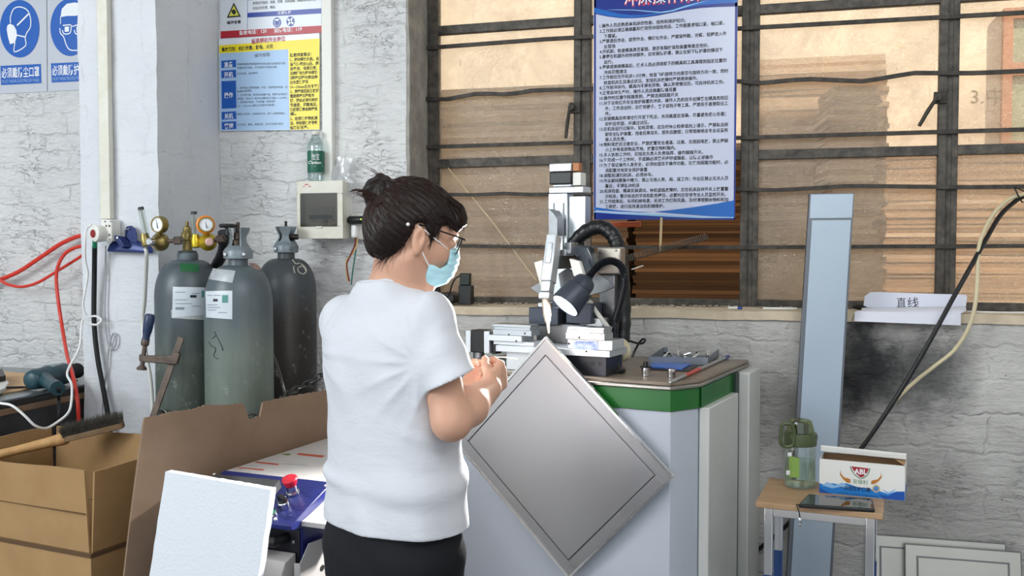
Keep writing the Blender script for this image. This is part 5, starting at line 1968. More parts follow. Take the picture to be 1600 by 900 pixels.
# things on the sill
M_sign_card = mat('white card', '#dfe1ee', 0.6)
t = thing('name_card', 'folded white card with two black characters on the sill', 'card', at_y(1430, 490, 0.02))
bpy.context.view_layer.update()
yk = 0.085
m = W(t)
P = [at_y(x, y, yk) for x, y in ((1351, 463), (1360, 456.5), (1370, 456.2), (1440, 458.5), (1509, 460.5), (1511.5, 463), (1508, 489), (1349, 480))]
for q in P[-2:]:
    q.z = max(q.z, Z_SILL + 0.004)
m.prism(P, V((0, 0.0025, 0)))
m.build('back_fold', M_sign_card, t)
Dk = Deco((0, yk, 0), (0, -1, 0))
m = W(t)
Dk.text(m, '直', (1401, 479.5), (1415.5, 479.5), 15, 0.0006)
Dk.text(m, '线', (1418, 479.8), (1435.5, 479.5), 15.5, 0.0006)
m.build('lettering', M_ink, t)
rows = []
for i in range(13):
    v = i / 12
    r = []
    for j in range(15):
        u = j / 14
        if v < 0.55:
            yy = yk - (yk + 0.02) * (v / 0.55)
            p = at_y(1350 + 158 * u - 14 * v, 480, yk)
            zz = Z_SILL + 0.010 + 0.012 * math.sin(math.pi * v / 0.55) * (0.4 + 0.9 * u) - 0.004 * v
            r.append(V((p.x, yy, zz)))
        else:
            w2 = (v - 0.55) / 0.45
            p = at_y(1336 + 166 * u, 480, -0.02)
            r.append(V((p.x - 0.004 * w2, -0.02 - 0.022 * w2 - 0.004 * math.sin(u * 5), Z_SILL + 0.008 - 0.040 * w2 * (0.8 + 0.2 * u))))
    rows.append(r)
W(t).grid(rows).grid([[p - V((0, 0.001, 0.002)) for p in r] for r in rows]).build('front_fold', M_sign_card, t, recalc=False)


def marker(x0, y0, x1, y1, yl, cols, label, r=0.0045):
    a, b = at_y(x0, y0, yl), at_y(x1, y1, yl)
    a.z = b.z = Z_SILL + r + 0.003
    t = thing('marker_pen', label, 'pen', V(((a.x + b.x) / 2, yl, Z_SILL)))
    bpy.context.view_layer.update()
    d = (b - a)
    W(t).tube([a, a + d * 0.66], r, 10).build('barrel', cols[0], t)
    W(t).tube([a + d * 0.66, a + d * 0.98, b], [r * 1.15, r * 1.15, r * 0.8], 10).build('cap', cols[1], t)


M_pblue = mat('pen blue', '#1d3c96', 0.35)
marker(1138, 474, 1160, 474.5, 0.03, (M_white_pl, M_pblue), 'short blue and white pen on the sill below the middle mullion')
marker(1192, 475, 1246, 475.8, 0.03, (M_white_pl, M_white_pl), 'long white marker on the sill left of the narrow panel')
marker(1346, 477.5, 1414, 478.5, 0.062, (mat('beige barrel', '#cdbfa4', 0.5), M_pblue), 'beige pen with blue cap in front of the folded card')
m = MB().ball(at_y(1345, 471, 0.10) + V((0, 0, 0)), (0.028, 0.02, 0.010), 14)
for i, p in enumerate(m.v):
    p.z += 0.0
zmin = min(p.z for p in m.v)
m.v = [V((p.x, p.y, p.z - zmin + Z_SILL + 0.003)) for p in m.v]
single('black_lump', m, M_blackm, 'small black lump on the sill beside the narrow panel', 'lump')
single('white_lead', MB().tube(spline([V((at_y(1512, 480, 0.05).x, 0.05, Z_SILL + 0.006)), V((at_y(1550, 480, 0.05).x, 0.045, Z_SILL + 0.005)), V((at_y(1640, 480, 0.05).x, 0.05, Z_SILL + 0.006))]), 0.003, 6), M_cord_w,
       'white lead lying along the sill right of the folded card', 'cord')
# flakes of old putty along the window foot
rnd = random.Random(11)
m = MB()
for i in range(150):
    x = rnd.choice([rnd.uniform(xm[0][1], xm[1][0]), rnd.uniform(xm[1][1], xm[2][0]), rnd.uniform(xm[2][1], xm[3][0])])
    c = V((x, rnd.uniform(0.12, 0.192), Z_SILL + 0.004))
    m.ball(c, (rnd.uniform(0.004, 0.014), rnd.uniform(0.003, 0.008), rnd.uniform(0.002, 0.005)), 6, Matrix.Rotation(rnd.uniform(0, 6), 3, 'Z'))
o = single('putty_flakes', m, mat('putty', '#bdb3a3', 0.9, var=(60, 0.7, '#5c5348')), 'flakes of old putty and dirt strewn along the window foot', 'debris')
o['kind'] = 'stuff'

# black stand and cable on the sill behind the woman
t = thing('desk_stand', 'flat black stand on the sill behind the mask', 'stand', at_y(690, 463, 0.08))
bpy.context.view_layer.update()
P = [at_y(x, y, 0.06) for x, y in ((652, 456), (668, 450.5), (686, 446.5), (700, 445.5), (709, 450), (709.5, 459), (700, 464), (680, 463), (660, 459))]
zmin = min(p.z for p in P)
P = [V((p.x, p.y, p.z - zmin + Z_SILL + 0.003)) for p in P]
W(t).prism(P, V((0, 0.09, 0))).build('body', M_black, t, bevel=0.004)
t = thing('black_charger', 'upright black adapter on the sill left of the welding head', 'adapter', at_y(726, 464, 0.05))
bpy.context.view_layer.update()
m = W(t)
c0, c1 = at_y(716, 463, 0.05), at_y(736, 463, 0.05)
zt1, zt2 = at_y(726, 446, 0.05).z, at_y(726, 427, 0.05).z
dz = Z_SILL + 0.003
m.bb((c0.x, 0.05, dz), (c1.x, 0.09, zt1))
m.build('base', M_black, t, bevel=0.003)
W(t).bb((c0.x + 0.003, 0.055, zt1), (c1.x - 0.008, 0.085, zt2)).build('upper_block', mat('dark green black plastic', '#10201c', 0.35), t, bevel=0.003)
p = spline([at_y(718, 431, 0.052), at_y(711, 436, 0.045), at_y(706, 446, 0.03), at_y(702, 460, 0.0), at_y(696, 472, -0.03), at_y(690, 500, -0.03), at_y(685, 560, -0.03)])
W(t).tube(p, 0.003, 8).build('cable', M_cord_k, t)

# ------------------------------------------------------------------ welding machine
TZ = 1.03
ang = math.radians(27.5)
F0 = at_z(1048, 598, TZ)
Mm = frame(F0 - V((0, 0, TZ)), cdir(math.cos(ang), -math.sin(ang)), cdir(math.sin(ang), math.cos(ang)))
Mmi = Mm.inverted()
NY = Mm.to_3x3() @ V((0, 1, 0))


def L(px, py, yl):
    return Mmi @ at_plane(px, py, Mm @ V((0, yl, 0)), NY)


def bx(mb, x0, y0, x1, y1, yl, dep):
    """box whose front face, at local depth yl, spans a rectangle of the view"""
    ym, xm_ = (y0 + y1) / 2, (x0 + x1) / 2
    a, b = L(x0, ym, yl), L(x1, ym, yl)
    za, zb = L(xm_, y1, yl).z, L(xm_, y0, yl).z
    return mb.bb((a.x, yl, za), (b.x, yl + dep, zb))


mac = thing('welding_machine', 'grey laser welding table with green band beneath the window', 'machine', Mm)
M_cab = mat('light grey cabinet paint', '#c3cad6', 0.42, var=(2.5, 0.35, '#b7bec9'), bump=(260, 0.06, 0.001))
M_cabw = mat('off white door paint', '#d5d6d3', 0.45, var=(3, 0.5, '#c2c2be'))
M_cabd = mat('dark green frame', '#23372f', 0.5)
M_top = mat('worn brown table top', '#8f8172', 0.35, var=(9, 0.7, '#75675a'), bump=(30, 0.08, 0.002))
M_green = mat('green machine paint', '#1c6e28', 0.35, var=(4, 0.4, '#155a20'))
M_edge = mat('steel edging', '#a9a6a0', 0.3, 0.9)
WM = 0.75
pt = [(-WM, 0), (0, 0), (0.0553, 0.103), (0.057, 0.655), (-WM, 0.525)]
MB().prism([V((x, y, TZ - 0.010)) for x, y in pt], V((0, 0, 0.010))).build('table_top', M_top, mac, bevel=0.002)


def inset(pts, d):
    return [(-WM + d, d), (-d * 0.4, d), (0.0553 - d, 0.103 + d * 0.2), (0.057 - d, 0.655 - d), (-WM + d, 0.525 - d)]


q = inset(pt, -0.003)
MB().prism([V((x, y, TZ - 0.022)) for x, y in q], V((0, 0, 0.0115))).build('steel_edge', M_edge, mac, bevel=0.003)
q = inset(pt, 0.006)
MB().prism([V((x, y, TZ - 0.083)) for x, y in q], V((0, 0, 0.0605))).build('green_band', M_green, mac, bevel=0.001)
q = inset(pt, 0.012)
q[3] = (0.04, 0.535)
q[4] = (-WM + 0.012, 0.50)
MB().prism([V((x, y, 0.03)) for x, y in q], V((0, 0, TZ - 0.1135))).build('cabinet_body', M_cab, mac, bevel=0.002)
MB().prism([V((x, y, 0.0)) for x, y in inset(pt, 0.04)[:3] + [(0.02, 0.5), (-WM + 0.04, 0.45)]], V((0, 0, 0.0295))).build('plinth', M_blackm, mac)
m = MB().prism([V((0.046, 0.118, 0.05)), V((0.075, 0.124, 0.05)), V((0.075, 0.455, 0.05)), V((0.046, 0.455, 0.05))], V((0, 0, TZ - 0.083 - 0.05)))
m.build('side_door', M_cabw, mac, bevel=0.004)
MB().bb((0.0545, 0.112, TZ - 0.0825), (0.0555, 0.50, TZ - 0.0245)).build('green_side_band', M_green, mac)
MB().bb((0.042, 0.456, 0.03), (0.066, 0.498, TZ - 0.023)).build('door_post', M_cabd, mac)
MB().bb((0.042, 0.499, 0.0), (0.098, 0.655, TZ - 0.024)).build('back_cover', M_cabw, mac, bevel=0.004)
Dm = Deco(Mm @ V((0.0, 0.0, 0.5)), Mm.to_3x3() @ V((0.103, -0.0553, 0)))
m = W(mac)
for pts in ([(1072, 661), (1077, 656), (1084, 657), (1090, 653), (1096, 654), (1090, 662), (1082, 667)], [(1083, 672), (1089, 670), (1096, 667)], [(1059, 656), (1061, 663)], [(1071, 664), (1076, 662)]):
    Dm.line(m, pts, 0.0016, 0.0008, 4)

# stage: base block, sliding plates, jaws, stepper
m = MB()
bx(m, 885, 556, 947, 586.5, 0.03, 0.13)
zlow = min(p.z for p in m.v)
m.v = [V((p.x, p.y, TZ + 0.0006 if abs(p.z - zlow) < 1e-4 else p.z)) for p in m.v]
m.build('base_block', mat('black oxide steel', '#3b3f45', 0.3, 0.7), mac, bevel=0.001)
m = MB()
for px, r in ((914, 2.6), (925.5, 4.0), (937, 2.8)):
    c = L(px, 568, 0.0292)
    m.cyl(c, c + V((0, 0.0007, 0)), r * 0.00183, 14)
split(m, 'bore_hole', M_ink, mac)
zt_ = L(916, 556, 0.03).z
a = L(775, 550, 0.02)
b = L(953, 550, 0.02)
MB().bb((a.x, 0.018, zt_), (b.x, 0.16, zt_ + 0.019)).build('slide_plate', M_aluw, mac, bevel=0.001)
MB().bb((a.x + 0.02, 0.05, TZ + 0.0006), (L(884, 560, 0.05).x - 0.03, 0.15, zt_ - 0.0004)).build('rear_block', M_aluw, mac, bevel=0.001)
z1_ = zt_ + 0.0194
m = MB()
z2_ = L(920, 531, 0.025).z
m.bb((L(887, 540, 0.025).x, 0.024, z1_), (L(957, 540, 0.025).x, 0.12, z2_))
m.build('right_carriage', M_aluw, mac, bevel=0.001)
m = MB()
Dj = Deco(Mm @ V((0, 0.0235, 0)), NY)
m = W(mac)
Dj.poly(m, [(897, 533), (935, 533.5), (935, 546.5), (899, 547.5), (895, 541)], 0.0004)
m.build('blue_film', mat('blue protective film', '#7f9ad4', 0.25, var=(60, 0.9, '#d6dff0')), mac)
z3_ = L(920, 511.5, 0.02).z
m = MB()
xa, xb = L(884, 520, 0.02).x, L(945, 520, 0.02).x
m.bb((xa, 0.018, z2_ + 0.0004), (xb, 0.085, z2_ + (z3_ - z2_) * 0.55))
m.bb((xa + 0.002, 0.022, z2_ + (z3_ - z2_) * 0.55), (xb - 0.004, 0.085, z2_ + (z3_ - z2_) * 0.8))
m.bb((xa + 0.006, 0.018, z2_ + (z3_ - z2_) * 0.8), (xb - 0.002, 0.085, z3_))
m.build('right_jaw', M_alu, mac, bevel=0.0008)
# left carriage and jaw
m = MB()
z2l = L(790, 524, 0.025).z
m.bb((L(762, 532, 0.025).x, 0.024, z1_ + 0.012), (L(815, 532, 0.025).x, 0.11, z2l))
m.bb((L(772, 540, 0.04).x, 0.036, z1_), (L(835, 540, 0.04).x, 0.11, z1_ + 0.0118))
m.build('left_carriage', M_aluw, mac, bevel=0.001)
z3l = L(800, 507, 0.03).z
m = MB()
xa, xb = L(771, 515, 0.03).x, L(831, 515, 0.03).x
m.bb((xa, 0.026, z2l + 0.0004), (xb, 0.085, z2l + (z3l - z2l) * 0.5))
m.bb((xa + 0.003, 0.030, z2l + (z3l - z2l) * 0.5), (xb - 0.006, 0.085, z2l + (z3l - z2l) * 0.75))
m.bb((xa, 0.026, z2l + (z3l - z2l) * 0.75), (xb - 0.003, 0.085, z3l))
m.build('left_jaw', M_alu, mac, bevel=0.0008)
m = W(mac)
for px, py, yl in ((806.5, 533, 0.0235), (810, 544, 0.0235), (889, 537, 0.0232), (905, 527.5, 0.0172), (916, 549, 0.0172), (795, 523, 0.0255), (820, 521, 0.0255)):
    c = Mm @ L(px, py, yl)
    m.cyl(c, c + NY * 0.0006, 0.0030, 12)
split(m, 'screw_hole', M_ink, mac)
zs0, zs1 = L(746, 551, 0.03).z, L(746, 517, 0.03).z
xl = lambda px: L(px, 535, 0.03).x
for a_, b_ in ((728, 735.5), (756.5, 765)):
    MB().bb((xl(a_), 0.028, zs0), (xl(b_), 0.085, zs1)).build('stepper_flange', M_aluw, mac, bevel=0.001)
m = MB()
m.bb((xl(735.8), 0.030, zs0), (xl(756.2), 0.083, zs1 + 0.002))
m.bb((xl(765.3), 0.040, zs0 - 0.003), (xl(773), 0.08, zs1 - 0.012))
m.build('stepper_body', M_black, mac, bevel=0.003)
MB().cyl(V((xl(742), 0.055, TZ + 0.0006)), V((xl(742), 0.055, zs0)), 0.018, 16).build('stepper_foot', M_steel, mac)

# rear slide tower and dark bases
m = MB()
bx(m, 826, 481, 872, 508, 0.15, 0.10)
bx(m, 884, 474, 924, 506, 0.17, 0.10)
bx(m, 852, 468, 884, 500, 0.24, 0.1)
split(m, 'dark_base', mat('dark blue grey steel', '#474d59', 0.4, 0.4), mac, bevel=0.003)
m = MB()
m.bb((L(836, 500, 0.16).x, 0.17, TZ + 0.0006), (L(918, 500, 0.2).x, 0.34, L(870, 506, 0.17).z))
m.build('tower_foot', M_steel, mac, bevel=0.002)
m = MB()
bx(m, 905, 497, 942, 510, 0.19, 0.08)
bx(m, 840, 473, 853, 480, 0.14, 0.05)
split(m, 'side_plate', M_alu, mac, bevel=0.002)
m = MB()
bx(m, 926, 474, 944, 500, 0.26, 0.06)
bx(m, 936, 492, 957, 524, 0.24, 0.05)
split(m, 'limit_switch', M_black, mac, bevel=0.002)
m = MB()
m.tube([L(921, 470, 0.2), L(930, 485, 0.2), L(949, 510, 0.18), L(958, 520, 0.17)], 0.0075, 8)
m.build('white_air_line', M_white_pl, mac)

# column with stepper on top
yc_ = 0.33
zc0, zc1 = TZ + 0.0006, L(885, 302, yc_).z
xc = lambda px, y=yc_: L(px, 350, y).x
m = MB()
m.bb((xc(857), yc_, zc0), (xc(886), yc_ + 0.05, zc1))
m.bb((xc(886.3), yc_ + 0.012, zc0), (xc(912), yc_ + 0.06, zc1 - 0.01))
m.bb((xc(861), yc_ - 0.008, L(870, 400, yc_).z), (xc(866), yc_ - 0.0005, zc1 - 0.03))
m.bb((xc(876), yc_ - 0.008, L(870, 400, yc_).z), (xc(881), yc_ - 0.0005, zc1 - 0.03))
m.build('column', M_alu, mac, bevel=0.0015)
m = MB()
zz = lambda py: L(882, py, yc_).z
m.bb((xc(858), yc_ - 0.004, zz(302)), (xc(912), yc_ + 0.062, zz(292)))
m.bb((xc(864), yc_ - 0.004, zz(291.8)), (xc(893), yc_ + 0.052, zz(288)))
m.bb((xc(858.5), yc_ - 0.004, zz(268)), (xc(893), yc_ + 0.055, zz(255)))
split(m, 'motor_plate', M_aluw, mac, bevel=0.003)
MB().bb((xc(858.5), yc_ - 0.003, zz(287.8)), (xc(893), yc_ + 0.054, zz(268.2))).build('motor_body', M_black, mac, bevel=0.004)
MB().bb((xc(893.4), yc_ + 0.004, zz(268)), (xc(904), yc_ + 0.03, zz(255))).build('orange_connector', mat('amber connector', '#b06a2a', 0.4), mac, bevel=0.002)
MB().bb((xc(893.4), yc_ + 0.006, zz(290)), (xc(906), yc_ + 0.05, zz(270))).build('side_label', M_white_pl, mac, bevel=0.001)
m = MB()
m.prism([L(857, 326, 0.27), L(865, 333, 0.27), L(871, 343, 0.27), L(871, 368, 0.27), L(857, 368, 0.27)], V((0, 0.055, 0)))
m.build('gusset', M_steel, mac, bevel=0.001)

# welding head
hA, hB = L(866, 369, 0.10), L(853, 470, 0.03)
ax = (hB - hA).normalized()
xd = V((1, 0, 0))
xd = (xd - ax * xd.dot(ax)).normalized()
Rh = Matrix((xd, ax.cross(xd), ax)).transposed()
Lh = (hB - hA).length
m = MB()
m.box(hA + ax * Lh * 0.36, (0.034, 0.042, Lh * 0.72), Rh)
m.box(hA + ax * Lh * 0.30 - Rh @ V((0, 1, 0)) * -0.022, (0.02, 0.006, Lh * 0.32), Rh)
m.box(hA + ax * Lh * 0.80, (0.030, 0.036, Lh * 0.16), Rh)
m.box(hA + ax * Lh * 0.94, (0.036, 0.040, Lh * 0.10), Rh)
m.build('head_body', mat('brushed aluminium', '#d8dde2', 0.3, 0.6), mac, bevel=0.003)
tip = L(857.5, 521, 0.0)
d2 = (tip - hB).normalized()
LL = (tip - hB).length
MB().lathe([(0.012, -0.004), (0.013, 0.01), (0.0125, LL * 0.45), (0.010, LL * 0.55), (0.0095, LL * 0.62), (0.006, LL * 0.68), (0.0035, LL * 0.96), (0.0022, LL)], hB, d2, 20).build('nozzle', mat('glare paled nozzle', '#e3d3c2', 0.4, 0.5), mac)  # copper made paler: the lamp's glare is put into the colour
m = MB()
m.prism([L(834, 410, 0.06), L(848, 406, 0.06), L(858, 466, 0.05), L(848, 462, 0.05)], V((0, 0.01, 0)))
m.prism([L(889, 404, 0.10), L(905, 408, 0.10), L(912, 430, 0.09), L(896, 432, 0.09)], V((0, 0.02, 0)))
split(m, 'white_guide', M_white_pl, mac, bevel=0.002)
m = MB()
m.prism([L(828, 450, 0.12), L(843, 441, 0.12), L(856, 466, 0.12), L(846, 462, 0.12)], V((0, 0.008, 0)))
m.prism([L(918, 462, 0.16), L(926, 428, 0.16), L(938, 431, 0.16), L(950, 438, 0.16), L(959, 449, 0.16), L(948, 454, 0.16), L(932, 459, 0.16)], V((0, 0.01, 0)))
m.prism([L(872, 428, 0.14), L(884, 420, 0.14), L(895, 426, 0.14), L(896, 448, 0.14), L(876, 452, 0.14)], V((0, 0.03, 0)))
split(m, 'fan_plate', M_steel, mac, bevel=0.001)
m = MB()
m.prism([L(885, 390, 0.18), L(898, 382, 0.18), L(918, 385, 0.18), L(926, 404, 0.18), L(929, 422, 0.18), L(914, 430, 0.18), L(905, 410, 0.18)], V((0, 0.05, 0)))
m.build('camera_housing', mat('dark glossy steel', '#5a5e63', 0.18, 0.8), mac, bevel=0.006, seg=3)
m = MB()
bx(m, 882, 379, 892, 396, 0.14, 0.06)
bx(m, 870, 390, 884, 400, 0.12, 0.10)
split(m, 'head_mount', M_alu, mac, bevel=0.002)
m = MB()
m.bb((L(868, 400, 0.14).x, 0.105, L(868, 420, 0.14).z), (L(893, 400, 0.2).x, yc_ - 0.0085, L(868, 398, 0.14).z))
m.build('cross_arm', M_steel, mac, bevel=0.002)
m = MB()
bx(m, 932, 386, 969, 429, 0.26, 0.05)
m.build('drive_box', mat('warm brushed steel', '#b9b1a6', 0.3, 0.8), mac, bevel=0.006)
MB().bb((L(938, 400, 0.28).x, 0.27, TZ + 0.0006), (L(962, 400, 0.28).x, 0.31, L(950, 429, 0.26).z)).build('drive_post', M_steel, mac, bevel=0.003)
m = W(mac)
for px, py in ((938, 394.5), (962.5, 391.5)):
    c = Mm @ L(px, py, 0.2595)
    m.lathe([(0.004, 0), (0.004, 0.001), (0.003, 0.002)], c, -NY, 10)
split(m, 'screw', M_steel, mac)
# taped cable sleeve
p = spline([L(887, 392, 0.30), L(899, 376, 0.31), L(917, 361, 0.32), L(936, 355, 0.33), L(951, 361, 0.33), L(961, 374, 0.33), L(966, 390, 0.33), L(972, 430, 0.33), L(974, 480, 0.33), L(973, 520, 0.32), L(968, 552, 0.31)], 8)
MB().tube(p, [0.016 + 0.0085 * min(1, i / 14) + 0.0012 * math.sin(i * 1.3) for i in range(len(p))], 14).build('cable_sleeve', mat('black tape sleeve', '#131416', 0.35, bump=(30, 0.3, 0.004)), mac)
# cream tubes and black wire on the table behind the stage
m = MB()
for k in range(4):
    c = L(968, 548, 0.24) + V((0, 0.008 * k, 0.0))
    ps = []
    for i in range(15):
        q = math.radians(-95 + 200 * i / 14)
        ps.append(V((c.x + 0.028 * math.cos(q) * (1 + 0.1 * k), c.y - 0.03 * math.cos(q), c.z + 0.033 * math.sin(q))))
    zm = min(p.z for p in ps)
    ps = [p + V((0, 0, max(0, TZ + 0.005 - zm))) for p in ps]
    m.tube(ps, 0.0035, 7)
m.build('cream_tube', mat('cream tube', '#d8d0b0', 0.4), mac)
p = spline([L(978, 531, 0.26), L(991, 535, 0.26), L(1000, 537, 0.26), L(1006, 535, 0.26), L(1008, 531, 0.26), L(1004, 530, 0.26), L(998, 537, 0.26), L(992, 548, 0.26), L(988, 558, 0.25)], 6)
m = MB().tube(p, 0.0035, 8)
m.build('black_wire', M_cord_k, mac)
p = spline([L(975, 510, 0.22), L(970, 520, 0.22), L(968, 530, 0.22)], 4)

# ------------------------------------------------------------------ gooseneck lamp
lamp = thing('gooseneck_lamp', 'black gooseneck work lamp shining on the nozzle', 'lamp', Mm @ V((L(962, 556, 0.13).x, 0.13, TZ + 0.0006)))
bpy.context.view_layer.update()
Lw = lambda px, py, yl: Mm @ L(px, py, yl)
bs = Mm @ V((L(962, 556, 0.13).x, 0.13, TZ + 0.0006))
W(lamp).lathe([(0.028, 0), (0.030, 0.003), (0.030, 0.012), (0.014, 0.018), (0.012, 0.03)], bs, (0, 0, 1), 24).build('base', M_black, lamp)
p = spline([bs + V((0, 0, 0.02)), Lw(960, 520, 0.13), Lw(963, 495, 0.12), Lw(971, 465, 0.11), Lw(976, 437, 0.10), Lw(971, 417, 0.09), Lw(957, 408, 0.08), Lw(941, 411, 0.07), Lw(928, 422, 0.06), Lw(918, 436, 0.05), Lw(912, 446, 0.045)], 14)
W(lamp).tube(p, [0.0115 + 0.0014 * (1 if i % 2 else -1) for i in range(len(p))], 14).build('gooseneck', mat('ribbed black hose', '#1d2025', 0.3, 0.3), lamp, sharp=80)
la = Lw(917, 437, 0.05)
lb = Lw(883, 478, -0.012)
axl = (lb - la).normalized()
Ll = (lb - la).length
M_shade = mat('dark grey lamp head', '#3c424e', 0.4, 0.3)
W(lamp).lathe([(0.012, -0.012), (0.018, -0.004), (0.028, 0.002), (0.033, 0.012), (0.034, Ll * 0.34), (0.041, Ll * 0.38), (0.047, Ll * 0.98), (0.046, Ll), (0.042, Ll), (0.041, Ll * 0.95), (0.012, Ll * 0.7)], la, axl, 32).build('lamp_shade', M_shade, lamp)
W(lamp).lathe([(0.0405, Ll * 0.955), (0.0405, Ll * 0.975)], la, axl, 32).build('lamp_lens', emit('lit lamp lens', '#ffffff', 40.0), lamp)
lo = light('work_lamp', 'SPOT', la + axl * (Ll + 0.004), at_d(800, 575, 2.45), 150.0, (1.0, 0.97, 0.93), spot_size=math.radians(104), spot_blend=0.7, shadow_soft_size=0.03)

# ------------------------------------------------------------------ framed sheet metal panel being welded
yp_ = -0.03
T_, R_, B_ = L(852, 526, yp_), L(1053, 745, yp_), L(884, 898, yp_)
e1 = (R_ - T_).normalized()
e2 = (B_ - R_)
e2 = (e2 - e1 * e2.dot(e1)).normalized()
w1, w2 = (R_ - T_).length, (B_ - R_).length
Mp = Matrix((e1, e2, e1.cross(e2))).transposed().to_4x4()
Mp.translation = T_
Mpw = Mm @ Mp
fz = 1 if (Mpw.to_3x3() @ V((0, 0, 1))).dot(CAM - Mpw.translation) > 0 else -1
pan = thing('metal_panel', 'square framed steel panel held on its corner under the welding nozzle', 'panel', Mpw)
sp = NT('brushed stainless')
c_ = sp.coord()
n1 = sp.noise(sp.n('ShaderNodeMapping', {'Vector': c_, 'Scale': (3, 260, 3)}).outputs[0], 3, 3, 0.6)
n2_ = sp.noise(c_, 4.0, 3)
rr = sp.ramp(n2_.outputs['Fac'], [(0.3, (0.36,) * 3), (0.7, (0.46,) * 3)])
sp.pr(col=lin('#acacae'), metal=0.9, rough=rr, normal=sp.bump(n1.outputs['Fac'], 0.03, 0.001))
M_ss = sp.m
Z = lambda z: z * fz
w_b = 0.0


def pframe(m, a, b, z0, z1):
    """rectangular ring between insets a and b"""
    for (x0, y0, x1, y1) in ((a, a, w1 - a, b), (a, w2 - b, w1 - a, w2 - a), (a, b, b, w2 - b), (w1 - b, b, w1 - a, w2 - b)):
        m.bb((x0, y0, min(Z(z0), Z(z1))), (x1, y1, max(Z(z0), Z(z1))))


m = MB()
m.bb((0.004, 0.004, min(Z(-0.012), Z(-0.003))), (w1 - 0.004, w2 - 0.004, max(Z(-0.012), Z(-0.003))))
m.build('back_plate', M_ss, pan)
m = MB()
pframe(m, 0.006, 0.037, -0.003, 0.0)
m.build('border', M_ss, pan, bevel=0.001)
m = MB()
pframe(m, 0.0, 0.006, -0.012, 0.003)
m.build('rim', mat('bright steel edge', '#e0e0de', 0.22, 0.9), pan, bevel=0.0015)
m = MB()
m.bb((0.0395, 0.0395, min(Z(-0.003), Z(0.0008))), (w1 - 0.0395, w2 - 0.0395, max(Z(-0.003), Z(0.0008))))
m.build('centre_field', M_ss, pan, bevel=0.0012)
m = MB()
pframe(m, 0.037, 0.0395, -0.0032, -0.0024)
m.build('groove', mat('groove steel', '#55555a', 0.4, 0.8), pan)

# ------------------------------------------------------------------ small things on the table
gz = TZ + 0.0006
tr_c = [at_z(x, y, gz) for x, y in ((1013, 570), (1106, 571.5), (1124, 556), (1036, 554))]
t = thing('parts_tray', 'grey metal tray of small parts on the machine table', 'tray', tr_c[0].lerp(tr_c[2], 0.5))
bpy.context.view_layer.update()
m = W(t)
H_ = 0.026
for i in range(4):
    a, b = tr_c[i], tr_c[(i + 1) % 4]
    n = (b - a).normalized().cross(V((0, 0, 1))) * -0.003
    m.hexa([a, b, b + n, a + n, a + V((0, 0, H_)), b + V((0, 0, H_)), b + n + V((0, 0, H_)), a + n + V((0, 0, H_))])
m.hexa(tr_c + [p + V((0, 0, 0.003)) for p in tr_c])
m.build('tray_body', mat('galvanised tray', '#8e949e', 0.35, 0.6, var=(20, 0.5, '#7a818d')), t)
rnd = random.Random(9)
cen = (tr_c[0] + tr_c[1] + tr_c[2] + tr_c[3]) / 4
xv, yv = (tr_c[1] - tr_c[0]), (tr_c[3] - tr_c[0])
spots = [(u, v) for v in (-0.28, 0.0, 0.28) for u in (-0.36, -0.18, 0.0, 0.18, 0.36)]
for i, (u, v) in enumerate(spots):
    c = cen + xv * (u + rnd.uniform(-0.02, 0.02)) + yv * (v + rnd.uniform(-0.04, 0.04)) + V((0, 0, 0.0125))
    q = rnd.uniform(0, math.pi)
    d = V((math.cos(q), math.sin(q), rnd.uniform(0.1, 0.5))).normalized() * 0.011
    kind = i % 3
    nm, lb_ = (('machine_bolt', 'small steel bolt lying in the grey parts tray'), ('dark_pin', 'small dark pin lying in the grey parts tray'), ('white_clip', 'small white clip lying in the grey parts tray'))[kind]
    mm_ = (M_chrome, M_black, M_white_pl)[kind]
    mb = MB().tube([c - d, c + d], 0.0035, 8)
    if kind == 0:
        mb.cyl(c + d, c + d * 1.35, 0.006, 6)
    elif kind == 2:
        mb.tube([c + d, c + d + V((0.004, 0.004, 0.006)), c + V((0.006, 0.006, 0.006))], 0.0025, 6)
    single(nm, mb, mm_, lb_, 'small part', 'small parts in the tray')
t4 = at_z(1017, 574, gz)
M_bcard = mat('bright blue card', '#3d73d2', 0.35, var=(30, 0.3, '#5b8ae0'))
P = [at_z(x, y, gz) for x, y in ((1011, 576), (1066, 579.5), (1079, 572), (1022, 569.5))]
single('black_card', MB().prism([at_z(x, y, gz) for x, y in ((1013, 578), (1076, 581), (1090, 573), (1024, 571))], V((0, 0, 0.003))), M_black, 'black flat strip under the blue card on the machine table', 'card')
single('blue_card', MB().prism([p + V((0, 0, 0.0036)) for p in P], V((0, 0, 0.004))), M_bcard, 'bright blue flat card in front of the parts tray', 'card')
for i, (px, py, lb_) in enumerate(((1009, 588.5, 'chrome sleeve with black knob at the table edge'), (1049, 590, 'open chrome sleeve beside the red and grey rod'))):
    c = at_z(px, py - 1, gz)
    r = 6.8 / F_PX * (c - CAM).dot(FH)
    t = thing('chrome_sleeve', lb_, 'sleeve', c)
    bpy.context.view_layer.update()
    m = W(t)
    m.lathe([(r * 0.8, 0), (r * 0.95, 0.001), (r * 0.92, 0.009), (r, 0.012), (r, 0.024), (r * 0.82, 0.0245), (r * 0.80, 0.006)], c, (0, 0, 1), 24)
    m.build('sleeve_body', M_chrome, t)
    if i == 0:
        m = W(t)
        m.lathe([(r * 0.78, 0.0246), (r * 1.4, 0.026), (r * 1.4, 0.0285), (r * 0.6, 0.029), (r * 0.55, 0.042), (r * 0.4, 0.0425)], c, (0, 0, 1), 18)
        m.build('black_knob', M_black, t)
a, b = at_z(1047, 597, gz + 0.006), at_z(1138, 557, gz + 0.006)
